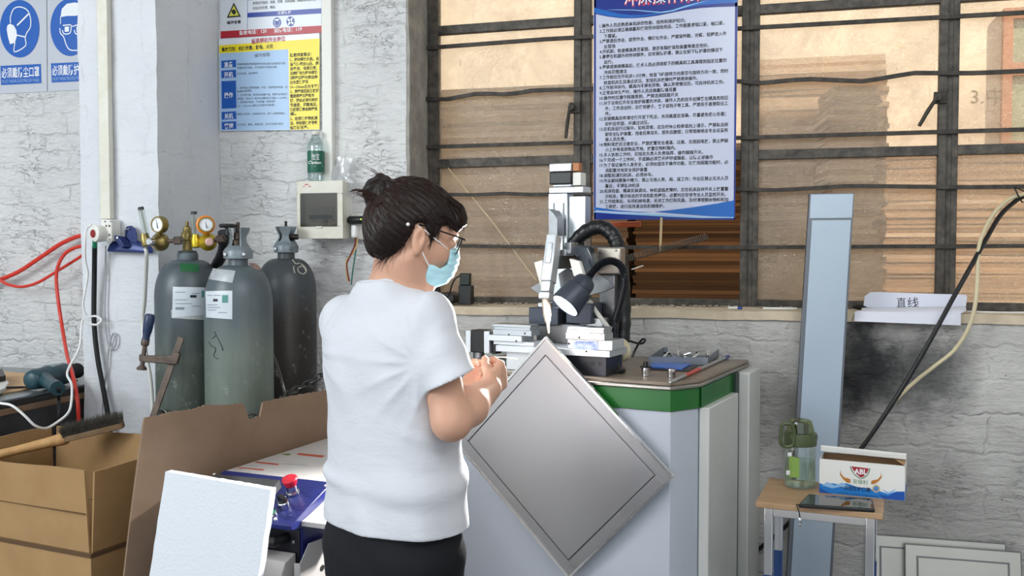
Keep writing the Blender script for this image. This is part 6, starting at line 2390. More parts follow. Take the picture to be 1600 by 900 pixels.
t = thing('marking_rod', 'thin grey rod with red sleeve and blue end at the table corner', 'rod', (a + b) / 2)
bpy.context.view_layer.update()
d = b - a
W(t).tube([a, a + d * 0.015, a + d * 0.95], [0.003, 0.0052, 0.0052], 10).build('rod', M_alu, t)
W(t).tube([a + d * 0.22, a + d * 0.45], 0.0058, 10).build('red_sleeve', mat('red sleeve', '#c8534a', 0.4), t)
W(t).tube([a + d * 0.93, b], 0.006, 10).build('blue_end', M_pblue, t)
# pliers with yellow ring behind the hand
a, b = at_z(745, 566, gz + 0.0185), at_z(823, 566, gz + 0.0185)
t = thing('hand_grinder', 'dark hand tool with yellow ring on the table behind the hands', 'tool', (a + b) / 2)
bpy.context.view_layer.update()
d = (b - a)
W(t).tube(spline([a, a + d * 0.3 + V((0, 0, 0.004)), a + d * 0.6]), 0.0125, 12).build('tool_body', mat('grey tool body', '#70757a', 0.35, 0.3), t)
W(t).tube([a + d * 0.60, a + d * 0.66], 0.0138, 14).build('yellow_ring', mat('yellow ring', '#e6d21e', 0.35), t)
W(t).tube([a + d * 0.66, a + d * 0.9, b], [0.012, 0.010, 0.005], 12).build('tool_nose', M_black, t)

# ------------------------------------------------------------------ narrow panel leaning at the sill
tl, trr = at_d(1265, 302.5, 3.185), at_d(1335, 301.5, 3.168)
bl_ = tl + RT * -0.115 - FH * 0.13
bl_.z = 0.0
br_ = trr + RT * -0.115 - FH * 0.13
br_.z = 0.0
t = thing('narrow_panel', 'tall narrow blue grey metal panel leaning at the sill behind the stool', 'panel', bl_.lerp(br_, 0.5))
bpy.context.view_layer.update()
S_ = Sheet(tl, trr, br_, bl_)
M_np = mat('blue grey film on metal', '#a9b8c8', 0.38, 0.25, var=(2.5, 0.5, '#b4c1cd'))
M_npe = mat('dark panel edge', '#6c7077', 0.35, 0.6)
m = W(t)
S_.slab(m, 0.022)
m.build('panel_body', M_npe, t, bevel=0.001)
m = W(t)
q = [(0.03, 0.002), (0.975, 0.002), (0.975, 0.052), (0.03, 0.052)]
m.prism([S_.P(u, v, 0.0004) for u, v in q], S_.n * 0.002)
q = [(0.085, 0.056), (0.955, 0.056), (0.93, 0.998), (0.085, 0.998)]
m.prism([S_.P(u, v, 0.0004) for u, v in q], S_.n * 0.003)
m.build('front_face', M_np, t, bevel=0.0008)
m = W(t)
for u in (0.37, 0.62):
    c = S_.P(u, 0.079, 0.0036)
    m.lathe([(0.0045, 0), (0.004, 0.0008), (0.002, 0.001)], c, S_.n, 14)
split(m, 'rivet', M_np, t)
c = S_.P(0.62, 0.735, 0.0036)
m = W(t)
S_.rect(m, 0.30, 0.845, 0.56, 0.872, 0.0042)
m.build('slot', M_blackm, t)

# ------------------------------------------------------------------ stool with bottle, mask box and phone
ZS = 0.73
O_ = cw(0.648, 2.53)
Mst = frame(O_, cdir(0.2936, -0.12), cdir(0.12, 0.2936))
WS, DS = 0.317, 0.29
t = thing('work_stool', 'square stool with brown board seat on chrome legs', 'stool', Mst)
M_seat = mat('brown board', '#b3926f', 0.5, var=(6, 0.6, '#a07f5e'), stretch=(1, 5, 1))
MB().bb((0, 0, ZS - 0.016), (WS, DS, ZS)).build('seat', M_seat, t, bevel=0.002)
lw = 0.022
for (x, y) in ((0.02, 0.02), (WS - 0.02 - lw, 0.02), (0.02, DS - 0.02 - lw), (WS - 0.02 - lw, DS - 0.02 - lw)):
    lg = MB().bb((x, y, 0.0), (x + lw, y + lw, ZS - 0.0165)).build('leg', M_chrome, t, bevel=0.002)
    MB().bb((x - 0.0008, y - 0.0008, 0.30), (x + lw + 0.0008, y + lw + 0.0008, ZS - 0.20)).build('blue_film', mat('leg film', '#3f5c94', 0.2, 0.7), lg)
for (a, b) in (((0.02 + lw, 0.022, ZS - 0.042), (WS - 0.02 - lw, 0.022 + 0.018, ZS - 0.0165)), ((0.02 + lw, DS - 0.04, ZS - 0.042), (WS - 0.02 - lw, DS - 0.022, ZS - 0.0165)),
               ((0.022, 0.02 + lw, ZS - 0.042), (0.04, DS - 0.02 - lw, ZS - 0.0165)), ((WS - 0.04, 0.02 + lw, ZS - 0.042), (WS - 0.022, DS - 0.02 - lw, ZS - 0.0165))):
    MB().bb(a, b).build('rail', M_chrome, t, bevel=0.0015)
for (a, b) in (((0.02 + lw, 0.024, 0.17), (WS - 0.02 - lw, 0.040, 0.19)), ((0.02 + lw, DS - 0.040, 0.17), (WS - 0.02 - lw, DS - 0.024, 0.19))):
    MB().bb(a, b).build('stretcher', M_chrome, t, bevel=0.0015)

sz = ZS + 0.0006
c = at_z(1249.5, 760, sz)
dB = (c - CAM).dot(FH)
k = dB / F_PX
t = thing('drinking_bottle', 'clear drinking bottle with olive lid and carry loop on the stool', 'bottle', c)
bpy.context.view_layer.update()
r = 24.5 * k
Hb = 0.118
m = W(t)
m.lathe([(r * 0.80, 0.0), (r * 0.94, 0.004), (r, 0.014), (r * 0.99, 0.03), (r * 0.96, 0.08), (r * 0.96, Hb - 0.01), (r * 0.93, Hb)], c, (0, 0, 1), 32)
m.build('bottle_body', glass('bottle glass', '#f4f8f3', 0.03, gloss=0.10), t)
W(t).lathe([(r * 0.76, 0.006), (r * 0.92, 0.010), (r * 0.94, 0.03), (r * 0.92, 0.076)], c, (0, 0, 1), 32).build('water', glass('drinking water', '#eaf0e6', 0.02, gloss=0.05), t)
M_olive = mat('olive plastic', '#465232', 0.4)
W(t).lathe([(r * 0.93, Hb + 0.0005), (r * 1.02, Hb + 0.002), (r * 1.04, Hb + 0.03), (r * 1.0, Hb + 0.036), (r * 0.8, Hb + 0.038), (r * 0.5, Hb + 0.038)], c, (0, 0, 1), 32).build('lid_ring', M_olive, t)
W(t).lathe([(r * 0.5, Hb + 0.0385), (r * 0.5, Hb + 0.06), (r * 0.3, Hb + 0.064)], c, (0, 0, 1), 24).build('spout', M_olive, t)
W(t).lathe([(r * 0.86, Hb + 0.0385), (r * 0.84, Hb + 0.046), (r * 0.70, Hb + 0.068), (r * 0.55, Hb + 0.073), (r * 0.2, Hb + 0.074)], c, (0, 0, 1), 28).build('clear_dome', glass('olive clear dome', '#c9d09c', 0.05, gloss=0.15), t)
lp = [at_d(x, y, dB - 0.035) for x, y in ((1230, 662), (1222, 664), (1220.5, 676), (1219.5, 690), (1224, 696.5), (1234, 697.5), (1240, 692), (1241, 676), (1237, 664))]
W(t).tube(spline(lp + [lp[0]], 5)[:-1], 0.0052, 8, closed=True).build('carry_loop', M_olive, t)
m = W(t)
m.ball(c + RT * r * 0.98 + V((0, 0, Hb + 0.022)), (0.006, 0.008, 0.014), 12)
m.build('lid_latch', M_olive, t)
m = MB(t.matrix_world.inverted())


def bot(px, py):
    return wrap(None, V((c.x, c.y, 0)), lambda z: r * 0.985, [(px, py)] * 4, dB, 0.001, 1)[0][0] + V((c.x, c.y, 0))


m.grid([[bot(1233 + 16 * u, 712 + 34 * v + 4 * u * (1 - v)) for u in np.linspace(0, 1, 5)] for v in np.linspace(0, 1, 6)])
m.build('green_print', mat('green bottle print', '#7ea04a', 0.5), t)
m = MB(t.matrix_world.inverted())
m.grid([[bot(1231 + 6 * u, 707 + 6 * v) for u in np.linspace(0, 1, 3)] for v in np.linspace(0, 1, 3)])
m.grid([[bot(1228.5 + 6 * u, 735 + 7 * v) for u in np.linspace(0, 1, 3)] for v in np.linspace(0, 1, 3)])
split(m, 'white_print', M_white, t)

# mask box
bl = at_z(1280, 769.5, sz)
br = at_z(1413.5, 783, sz)
xd = (br - bl)
WBx = xd.length
Mk = frame(bl, xd)
t = thing('mask_box', 'open white and blue mask box on the stool', 'box', Mk)
DBx, HBx = 0.098, 0.094
M_bw = mat('white printed card', '#e6e6e2', 0.4)
M_bi = mat('raw brown card', '#b08d6a', 0.8)
m = MB()
e = 0.002
m.bb((0, 0, 0), (WBx, e, HBx))
m.bb((0, DBx - e, 0), (WBx, DBx, HBx))
m.bb((0, e, 0), (e, DBx - e, HBx))
m.bb((WBx - e, e, 0), (WBx, DBx - e, HBx))
m.bb((e, e, 0), (WBx - e, DBx - e, e))
m.build('box_body', M_bw, t)
m = MB()
m.bb((e, e + 0.0002, e), (WBx - e, e + 0.0008, HBx - 0.001))
m.bb((e, DBx - e - 0.0008, e), (WBx - e, DBx - e - 0.0002, HBx - 0.001))
m.bb((WBx - e - 0.0008, e, e), (WBx - e - 0.0002, DBx - e, HBx - 0.001))
m.build('raw_inside', M_bi, t)
# lid folded up at the back, side tab folded in
rows = []
for i in range(9):
    v = i / 8
    rows.append([V((x, DBx - 0.058 * math.sin(v * 1.9) * 1.0, HBx + 0.003 + 0.024 * math.sin(v * math.pi * 0.85) + 0.004 * (0.5 - x / WBx))) for x in np.linspace(-0.002, WBx + 0.001, 10)])
m = MB().grid(rows).grid([[p + V((0, 0.0005, -0.003)) for p in r_] for r_ in rows])
m.grid([rows[-1], [p + V((0, 0.0005, -0.003)) for p in rows[-1]]])
m.build('lid', M_bw, t, recalc=False)
MB().prism([V((WBx - 0.002, 0.004, HBx)), V((WBx - 0.002, DBx - 0.004, HBx)), V((WBx - 0.034, DBx - 0.03, HBx + 0.006)), V((WBx - 0.018, 0.012, HBx + 0.008))], V((0, 0, 0.0015))).build('side_tab', M_bi, t)
Dk = Deco(Mk @ V((0, -0.0004, 0)), Mk.to_3x3() @ V((0, 1, 0)))
Dsd = Deco(Mk @ V((WBx + 0.0004, 0, 0)), Mk.to_3x3() @ V((1, 0, 0)))
m = W(t)
Dk.poly(m, [(1280.2, 755), (1289, 757), (1300, 755), (1312, 757), (1322, 755), (1340, 761), (1360, 764), (1376, 768), (1388, 772), (1400, 768), (1413, 768), (1413.4, 782.5), (1280.2, 769.2)], 0.0002)
m.poly([Mk @ V((WBx + 0.0004, y_, z_)) for y_, z_ in ((0.0005, 0.001), (0.0975, 0.001), (0.0975, 0.034), (0.07, 0.024), (0.045, 0.036), (0.02, 0.022), (0.0005, 0.026))])
split(m, 'blue_print', mat('box blue', '#1c78c8', 0.35), t)
m = W(t)
Dk.poly(m, [(1280.2, 762), (1290, 767), (1300, 771.2), (1280.2, 769.2)], 0.0005)
Dk.poly(m, [(1372, 772), (1388, 775), (1400, 769), (1413.2, 768.2), (1413.4, 782.5), (1380, 779.3)], 0.0005)
split(m, 'deep_blue_print', mat('box deep blue', '#164fa8', 0.35), t)
m = W(t)
Dk.poly(m, [(1284, 758), (1293, 753), (1304, 758.5), (1316, 754), (1330, 762), (1312, 761), (1300, 763)], 0.0004)
Dk.poly(m, [(1378, 764), (1388, 769), (1400, 764), (1393, 771), (1386, 772)], 0.0004)
split(m, 'pale_blue_print', mat('box pale blue', '#8fb8e4', 0.35), t)
m = W(t)
Dk.poly(m, [(1330, 728.5), (1357.5, 732), (1355, 738), (1350, 744), (1345, 746.2), (1340, 742), (1334, 735)], 0.0003)
m.build('emblem_red', mat('emblem red', '#a31f2d', 0.4), t)
m = W(t)
Dk.line(m, [(1328.6, 728.6), (1331, 735), (1337, 743), (1344.6, 747.6)], 0.002, 0.0003, 4)
Dk.line(m, [(1359, 732), (1357, 739), (1352, 745), (1345.6, 747.6)], 0.002, 0.0003, 4)
split(m, 'emblem_green', mat('emblem green', '#1f5a34', 0.4), t)
m = W(t)
Dk.text(m, 'ABL', (1334.5, 740), (1355, 741.5), 9.5, 0.0007, 0.03)
m.build('white_print', M_white, t)
m = W(t)
for sx in (-1, 1):
    o_ = 1345 + sx * 32
    Dk.poly(m, [(o_ - sx * 0, 735 + 2 * sx + 0.5), (o_ - sx * 1, 742 + 2 * sx), (o_ - sx * 6, 747.5 + 1.6 * sx), (o_ - sx * 11, 748.5 + 1.4 * sx), (o_ - sx * 15.5, 750 + 1.2 * sx), (o_ - sx * 16, 755.5 + sx), (o_ - sx * 10, 755 + sx), (o_ - sx * 4, 750 + 1.8 * sx), (o_ + sx * 0.6, 744 + 2.2 * sx)], 0.0003)
split(m, 'orange_print', mat('box orange', '#b9772a', 0.4), t)
m = W(t)
Dk.text(m, '安保利', (1332.5, 755), (1355.5, 757), 7, 0.0006)
m.build('green_lettering', mat('dull green print', '#6f9478', 0.5), t)
m = W(t)
Dk.text(m, '一次性防护口罩', (1312, 764), (1360, 768.5), 6.5, 0.0007, 0.02)
Dk.text(m, 'CIVIL USE MASKS', (1309, 770.6), (1372, 777), 2.4, 0.0007, 0.0)
m.build('lettering', mat('dark blue print', '#152a4e', 0.5), t)
m = W(t)
Dk.ell(m, 1369, 763.5, 6, 6, 0.0006)
m.build('seal_ring', mat('gold seal', '#c9b48a', 0.4), t)
m = W(t)
Dk.ell(m, 1369, 763.5, 4, 4, 0.0009)
m.build('seal_centre', mat('seal blue', '#4c86c4', 0.4), t)

# phone
P = [at_z(x, y, sz) for x, y in ((1247.5, 793.5), (1367, 801), (1363, 785), (1263, 777))]
t = thing('phone', 'black phone with a silver charm lying on the stool front', 'phone', P[0].lerp(P[2], 0.5))
bpy.context.view_layer.update()
m = W(t).prism(P, V((0, 0, 0.0095)))
m.build('phone_body', M_black, t, bevel=0.003)
cc_ = (P[0] + P[1] + P[2] + P[3]) / 4
m = W(t).poly([cc_ + (p - cc_) * 0.95 + V((0, 0, 0.0098)) for p in P])
m.build('screen', mat('phone screen', '#0b0d10', 0.06, spec=0.8), t)
p0 = P[0] + V((0, 0, 0.006))
st = spline([p0 + RT * 0.004, p0 - RT * 0.006 - FH * 0.004 + V((0, 0, 0.004)), p0 - RT * 0.008 - FH * 0.02, p0 - RT * 0.006 - FH * 0.028 - V((0, 0, 0.012)), p0 - RT * 0.004 - FH * 0.030 - V((0, 0, 0.03))], 5)
W(t).tube(st, 0.0018, 6).build('strap', M_black, t)
c = st[-1]
W(t).ball(c, (0.006, 0.004, 0.008), 10).ball(c - V((0, 0, 0.012)), (0.003, 0.003, 0.006), 8).build('charm', M_chrome, t)


# ------------------------------------------------------------------ two more panels on the floor, cable and hose at the right
def floor_panel(px0, px1, py_top, yt, ybm, label):
    a, b = at_y(px0, py_top, yt), at_y(px1, py_top, yt)
    zt = at_y((px0 + px1) / 2, py_top + (px1 - px0) * 0.04, yt).z
    tl, tr = V((a.x, yt, zt)), V((b.x, yt, zt))
    bl, br = V((a.x, ybm, 0.0)), V((b.x, ybm, 0.0))
    t = thing('metal_panel', label, 'panel', bl.lerp(br, 0.5))
    bpy.context.view_layer.update()
    S = Sheet(tl, tr, br, bl)
    m = W(t)
    S.slab(m, 0.012)
    m.build('back_plate', mat('dull steel', '#77777a', 0.4, 0.8), t, bevel=0.001)
    fu, fv = 1 / S.W, 1 / S.H

    def ring(m, i0, i1, o0, o1):
        for (x0, y0, x1, y1) in ((i0, i0, S.W - i0, i1), (i0, S.H - i1, S.W - i0, S.H - i0), (i0, i1, i1, S.H - i1), (S.W - i1, i1, S.W - i0, S.H - i1)):
            q = [(x0 * fu, y0 * fv), (x1 * fu, y0 * fv), (x1 * fu, y1 * fv), (x0 * fu, y1 * fv)]
            m.hexa([S.P(u, v, o0) for u, v in q] + [S.P(u, v, o1) for u, v in q])
    m = W(t)
    ring(m, 0.003, 0.036, 0.0003, 0.003)
    m.build('border', M_ss2, t, bevel=0.001)
    m = W(t)
    q = [(0.041 * fu, 0.041 * fv), (1 - 0.041 * fu, 0.041 * fv), (1 - 0.041 * fu, 1 - 0.041 * fv), (0.041 * fu, 1 - 0.041 * fv)]
    m.hexa([S.P(u, v, 0.0003) for u, v in q] + [S.P(u, v, 0.0036) for u, v in q])
    m.build('centre_field', M_ss2, t, bevel=0.001)


M_ss2 = mat('satin steel', '#c2bfb8', 0.42, 0.8, var=(5, 0.3, '#aeaba4'))
floor_panel(1356, 1572, 833, -0.02, -0.11, 'framed steel panel on the floor, half behind the stool legs')
floor_panel(1413, 1596, 848.5, -0.052, -0.15, 'framed steel panel on the floor, nearest the right edge')

p = spline([at_y(1640, 296, 0.13), at_y(1600, 307, 0.12), at_y(1582, 318, 0.10), at_y(1562, 338, 0.06), at_y(1540, 375, 0.0), at_y(1515, 420, -0.05), at_y(1488, 468, -0.075), at_y(1450, 538, -0.09), at_y(1410, 606, -0.09), at_y(1378, 655, -0.09), at_y(1340, 708, -0.09),
             at_y(1300, 750, -0.08), at_y(1262, 785, -0.07), at_y(1228, 822, -0.05), at_y(1180, 862, -0.03), at_y(1120, 900, -0.025)], 8)
single('black_cable', MB().tube(p, 0.0075, 10), M_cord_k, 'thick black cable running from the right window down behind the stool', 'cable')
p = spline([at_y(1640, 290, 0.12), at_y(1600, 303, 0.11), at_y(1576, 312, 0.09), at_y(1552, 335, 0.05), at_y(1534, 370, 0.0), at_y(1528, 400, -0.03), at_y(1527, 440, -0.055), at_y(1523, 480, -0.065), at_y(1512, 515, -0.06), at_y(1490, 548, -0.05), at_y(1460, 572, -0.05), at_y(1430, 596, -0.05), at_y(1400, 625, -0.05), at_y(1372, 662, -0.06), at_y(1345, 700, -0.07), at_y(1300, 760, -0.12)], 8)
single('clear_hose', MB().tube(p, 0.0065, 10), mat('yellowed hose', '#d6c9a6', 0.3), 'yellowed clear hose hanging beside the thick black cable', 'hose')
single('cable_tie', MB().tube([at_y(1584, 291, 0.10), at_y(1590, 304, 0.085), at_y(1597, 316, 0.09), at_y(1606, 314, 0.11), at_y(1602, 300, 0.15), at_y(1584, 291, 0.16)], 0.0025, 6), M_cord_k, 'black tie fixing cable and hose to the guard bar', 'tie')
# pole of thin wires seen behind the left pane: twine hanging across the glass
single('twine', MB().tube([at_y(700, 262, 0.192), at_y(768, 345, 0.192), at_y(838, 438, 0.192)], 0.0016, 6), mat('pale twine', '#d9c79c', 0.8), 'pale twine stretched diagonally across the left window bay', 'twine')
single('orange_tube', MB().tube([at_y(924, 351.5, 0.262), at_y(1001, 350, 0.262)], 0.0115, 10), mat('orange tube', '#c8623a', 0.5), 'orange tube end fixed behind the window frame under the rules board', 'tube')

# ------------------------------------------------------------------ the woman at the machine
class Field:
    """distance field on a grid, blended from simple solids, turned into one skin"""

    def __init__(s, lo, hi, h):
        s.lo = np.array(lo, float)
        s.h = h
        s.n = np.ceil((np.array(hi) - s.lo) / h).astype(int) + 1
        s.D = np.full(s.n, 0.2, np.float32)
        s.ax = [(s.lo[i] + h * np.arange(s.n[i])).astype(np.float32) for i in range(3)]

    def like(s):
        q = Field(s.lo, s.lo, 1.0)
        q.h, q.n, q.ax = s.h, s.n, s.ax
        q.D = np.full(tuple(s.n), 0.2, np.float32)
        return q

    def win(s, lo, hi):
        a = np.maximum(np.floor((np.array(lo) - s.lo) / s.h).astype(int), 0)
        b = np.minimum(np.ceil((np.array(hi) - s.lo) / s.h).astype(int) + 1, s.n)
        if np.any(b <= a):
            return None, None
        sl = tuple(slice(a[i], b[i]) for i in range(3))
        X, Y, Z = np.meshgrid(*[s.ax[i][sl[i]] for i in range(3)], indexing='ij', sparse=True)
        return sl, (X, Y, Z)

    def blend(s, sl, d, k, op='add'):
        A = s.D[sl]
        if op == 'add':
            if k > 0:
                hh = np.maximum(k - np.abs(A - d), 0) / k
                s.D[sl] = np.minimum(A, d) - hh * hh * k * 0.25
            else:
                s.D[sl] = np.minimum(A, d)
        else:
            d = -d
            if k > 0:
                hh = np.maximum(k - np.abs(A - d), 0) / k
                s.D[sl] = np.maximum(A, d) + hh * hh * k * 0.25
            else:
                s.D[sl] = np.maximum(A, d)

    def cone(s, a, b, r1, r2, k=0.0, op='add'):
        a, b = np.array(a, float), np.array(b, float)
        R = max(r1, r2) + k + 3 * s.h + 0.01
        sl, P = s.win(np.minimum(a, b) - R, np.maximum(a, b) + R)
        if sl is None:
            return
        ba = b - a
        L = max(float(ba @ ba), 1e-12)
        px, py, pz = [P[i] - a[i] for i in range(3)]
        t = np.clip((px * ba[0] + py * ba[1] + pz * ba[2]) / L, 0, 1)
        d = np.sqrt((px - t * ba[0]) ** 2 + (py - t * ba[1]) ** 2 + (pz - t * ba[2]) ** 2) - (r1 + (r2 - r1) * t)
        s.blend(sl, d.astype(np.float32), k, op)

    def ell(s, c, r, R=None, k=0.0, op='add'):
        c = np.array(c, float)
        m = max(r) + k + 3 * s.h + 0.01
        sl, P = s.win(c - m, c + m)
        if sl is None:
            return
        q = [P[i] - c[i] for i in range(3)]
        if R is not None:
            R = np.array(R)
            q = [q[0] * R[0, i] + q[1] * R[1, i] + q[2] * R[2, i] for i in range(3)]
        k0 = np.sqrt((q[0] / r[0]) ** 2 + (q[1] / r[1]) ** 2 + (q[2] / r[2]) ** 2)
        k1 = np.sqrt((q[0] / r[0] ** 2) ** 2 + (q[1] / r[1] ** 2) ** 2 + (q[2] / r[2] ** 2) ** 2) + 1e-9
        s.blend(sl, (k0 * (k0 - 1) / k1).astype(np.float32), k, op)

    def column(s, tab, k=0.0, p=2.3):
        """stack of ovals: rows of (z, cx, cy, a, b)"""
        tab = np.array(sorted(tab))
        sl, (X, Y, Z) = s.win([tab[:, 1].min() - tab[:, 3].max() - 0.06, tab[:, 2].min() - tab[:, 4].max() - 0.06, tab[0, 0] - 0.03],
                              [tab[:, 1].max() + tab[:, 3].max() + 0.06, tab[:, 2].max() + tab[:, 4].max() + 0.06, tab[-1, 0] + 0.03])
        z = Z[0, 0, :]
        f = []
        zt = tab[:, 0]
        for c in range(1, 5):
            y = tab[:, c]
            mlt = np.gradient(y, zt)
            i = np.clip(np.searchsorted(zt, z) - 1, 0, len(zt) - 2)
            hgt = zt[i + 1] - zt[i]
            t = np.clip((z - zt[i]) / hgt, 0, 1)
            f.append(((2 * t ** 3 - 3 * t ** 2 + 1) * y[i] + (t ** 3 - 2 * t ** 2 + t) * hgt * mlt[i] + (-2 * t ** 3 + 3 * t ** 2) * y[i + 1] + (t ** 3 - t ** 2) * hgt * mlt[i + 1]).astype(np.float32)[None, None, :])
        cx, cy, a, b = f
        u, v = np.abs((X - cx) / a), np.abs((Y - cy) / b)
        k0 = (u ** p + v ** p) ** (1 / p) + 1e-6
        g = np.sqrt((u / a) ** 2 + (v / b) ** 2) / np.sqrt(u ** 2 + v ** 2 + 1e-9)
        d = (k0 - 1) / (g + 1e-6)
        d = np.maximum(d, np.maximum(tab[0, 0] - Z, Z - tab[-1, 0]))
        s.blend(sl, d.astype(np.float32), k)

    def half(s, p, n, lo=None, hi=None):
        """cut away what lies on the side the normal points to (inside a window)"""
        sl, P = s.win(lo if lo is not None else s.lo, hi if hi is not None else s.lo + s.n * s.h)
        d = sum((P[i] - p[i]) * n[i] for i in range(3))
        s.D[sl] = np.maximum(s.D[sl], d.astype(np.float32))

    def mesh(s, smooth=1):
        D = s.D
        ins = D < 0
        c = np.zeros(tuple(s.n - 1), np.int8)
        for i in (0, 1):
            for j in (0, 1):
                for k in (0, 1):
                    c += ins[i:s.n[0] - 1 + i, j:s.n[1] - 1 + j, k:s.n[2] - 1 + k]
        act = (c > 0) & (c < 8)
        ci = np.argwhere(act)
        N = len(ci)
        idx = np.full(c.shape, -1, np.int32)
        idx[act] = np.arange(N)
        off = [(i, j, k) for i in (0, 1) for j in (0, 1) for k in (0, 1)]
        val = {o: D[ci[:, 0] + o[0], ci[:, 1] + o[1], ci[:, 2] + o[2]].astype(np.float64) for o in off}
        pos = np.zeros((N, 3))
        cnt = np.zeros(N)
        for o in off:
            for ax in range(3):
                if o[ax] == 0:
                    q = list(o)
                    q[ax] = 1
                    d0, d1 = val[o], val[tuple(q)]
                    m = (d0 < 0) != (d1 < 0)
                    t = np.where(m, d0 / np.where(m, d0 - d1, 1), 0)
                    p = np.array(o, float)[None, :].repeat(N, 0)
                    p[:, ax] += t
                    pos += p * m[:, None]
                    cnt += m
        pos = pos / cnt[:, None]
        V_ = s.lo + (ci + pos) * s.h
        F = []
        for ax in range(3):
            a0 = [slice(None)] * 3
            a1 = [slice(None)] * 3
            a0[ax] = slice(0, -1)
            a1[ax] = slice(1, None)
            i0, i1 = ins[tuple(a0)], ins[tuple(a1)]
            for sgn in (0, 1):
                e = np.argwhere((i0 & ~i1) if sgn == 0 else (~i0 & i1))
                u, v = (ax + 1) % 3, (ax + 2) % 3
                ok = (e[:, u] > 0) & (e[:, v] > 0) & (e[:, u] < s.n[u] - 1) & (e[:, v] < s.n[v] - 1)
                e = e[ok]
                q = []
                for (du, dv) in ((-1, -1), (0, -1), (0, 0), (-1, 0)):
                    f = e.copy()
                    f[:, u] += du
                    f[:, v] += dv
                    q.append(idx[f[:, 0], f[:, 1], f[:, 2]])
                q = np.stack(q if sgn == 0 else q[::-1], 1)
                F.append(q)
        F = np.concatenate(F)
        for _ in range(smooth):
            acc = np.zeros_like(V_)
            n_ = np.zeros(N)
            for i in range(4):
                a, b = F[:, i], F[:, (i + 1) % 4]
                np.add.at(acc, a, V_[b])
                np.add.at(n_, a, 1)
            V_ = V_ * 0.5 + 0.5 * acc / np.maximum(n_, 1)[:, None]
        return V_, F

    def obj(s, name, m, parent, smooth=1, fn=None):
        V_, F = s.mesh(smooth)
        if fn is not None:
            V_ = fn(V_)
        me = bpy.data.meshes.new(name)
        me.from_pydata(V_.tolist(), [], F.tolist())
        me.materials.append(m)
        me.polygons.foreach_set('use_smooth', [True] * len(me.polygons))
        me.update()
        o = bpy.data.objects.new(name, me)
        COL.objects.link(o)
        o.parent = parent
        return o

    def sample(s, p):
        q = (np.asarray(p) - s.lo) / s.h
        i = np.clip(np.floor(q).astype(int), 0, s.n - 2)
        f = np.clip(q - i, 0, 1)
        out = 0
        for a in (0, 1):
            for b in (0, 1):
                for c in (0, 1):
                    w_ = (f[..., 0] if a else 1 - f[..., 0]) * (f[..., 1] if b else 1 - f[..., 1]) * (f[..., 2] if c else 1 - f[..., 2])
                    out = out + w_ * s.D[i[..., 0] + a, i[..., 1] + b, i[..., 2] + c]
        return out


# materials
sk = NT('skin')
c_ = sk.coord()
n1 = sk.noise(c_, 9, 4, 0.6)
sk.pr(col=sk.mix(sk.ramp(n1.outputs['Fac'], [(0.35, (0, 0, 0)), (0.7, (0.6,) * 3)]), lin('#d2a48c'), lin('#c4937b')), rough=0.5, spec=0.35, sss=0.12, sssr=(0.02, 0.008, 0.004), ssss=0.5,
      normal=sk.bump(sk.noise(c_, 260, 2).outputs['Fac'], 0.06, 0.001))
M_skin = sk.m
sh = NT('white cotton')
c_ = sh.coord()
wr = sh.noise(sh.n('ShaderNodeMapping', {'Vector': c_, 'Scale': (6, 6, 13), 'Rotation': (0.2, 0.3, 0.0)}).outputs[0], 1.6, 4, 0.55, 0.5)
fn_ = sh.noise(c_, 380, 2)
sh.pr(col=lin('#ced0d7'), rough=0.85, spec=0.15, sheen=0.1, normal=sh.bump(fn_.outputs['Fac'], 0.1, 0.0006, sh.bump(wr.outputs['Fac'], 0.30, 0.012)))
M_shirt = sh.m
M_trous = mat('black trousers', '#121318', 0.75, bump=(9, 0.4, 0.01), spec=0.25)
hr = NT('dark brown hair')
c_ = hr.coord()
hn = hr.noise(hr.n('ShaderNodeMapping', {'Vector': c_, 'Scale': (30, 30, 30)}).outputs[0], 3.0, 4, 0.6)
hr.pr(col=hr.mix(hn.outputs['Fac'], lin('#0d0808'), lin('#241612')), rough=0.45, spec=0.25)
M_hair = hr.m
M_hair2 = mat('brown hair strand', '#1c110e', 0.4, var=(8, 0.9, '#38221a'), spec=0.35)
M_mask = mat('pale blue mask', '#b6e6f2', 0.8, var=(12, 0.4, '#c8edf4'), bump=(18, 0.3, 0.004))

A_T = math.radians(48)
Ow = cw(-0.268, 2.135, 0.0)
Mwm = frame(Ow, cdir(math.sin(A_T), -math.cos(A_T)), cdir(math.cos(A_T), math.sin(A_T)))
Mwi = Mwm.inverted()
per = thing('person', 'person in white T-shirt, pale blue mask and glasses, hair in a bun, welding', 'person', Mwm)
wl = lambda px, py, d: np.array(Mwi @ at_d(px, py, d))
wdir = lambda v: np.array((Mwi.to_3x3() @ V(v)).normalized())

# joints
shR, elR, wrR = wl(669, 500, 2.04), wl(705, 658, 1.985), wl(765, 607, 2.165)
shL, elL, wrL = wl(538, 503, 2.235), wl(600, 615, 2.36), wl(699, 592, 2.34)
# head frame
A_H, P_H = math.radians(17), math.radians(21)
fh_ = cdir(math.cos(A_H), math.sin(A_H))
rh_ = cdir(math.sin(A_H), -math.cos(A_H))
fwd_h = (fh_ * math.cos(P_H) - V((0, 0, 1)) * math.sin(P_H)).normalized()
up_h = rh_.cross(fwd_h)
Ch = at_d(649, 354, 2.12)
Mh = Matrix((rh_, fwd_h, up_h)).transposed().to_4x4()
Mh.translation = Ch
Hl = Mwi @ Mh
HR = np.array(Hl.to_3x3())
hp = lambda x, y, z: np.array(Hl @ V((x, y, z)))


def hpx(px, py, X):
    """pixel to head coordinates on the plane lateral = X"""
    p = Mh.inverted() @ at_plane(px, py, Mh @ V((X, 0, 0)), rh_)
    return (p.y, p.z)


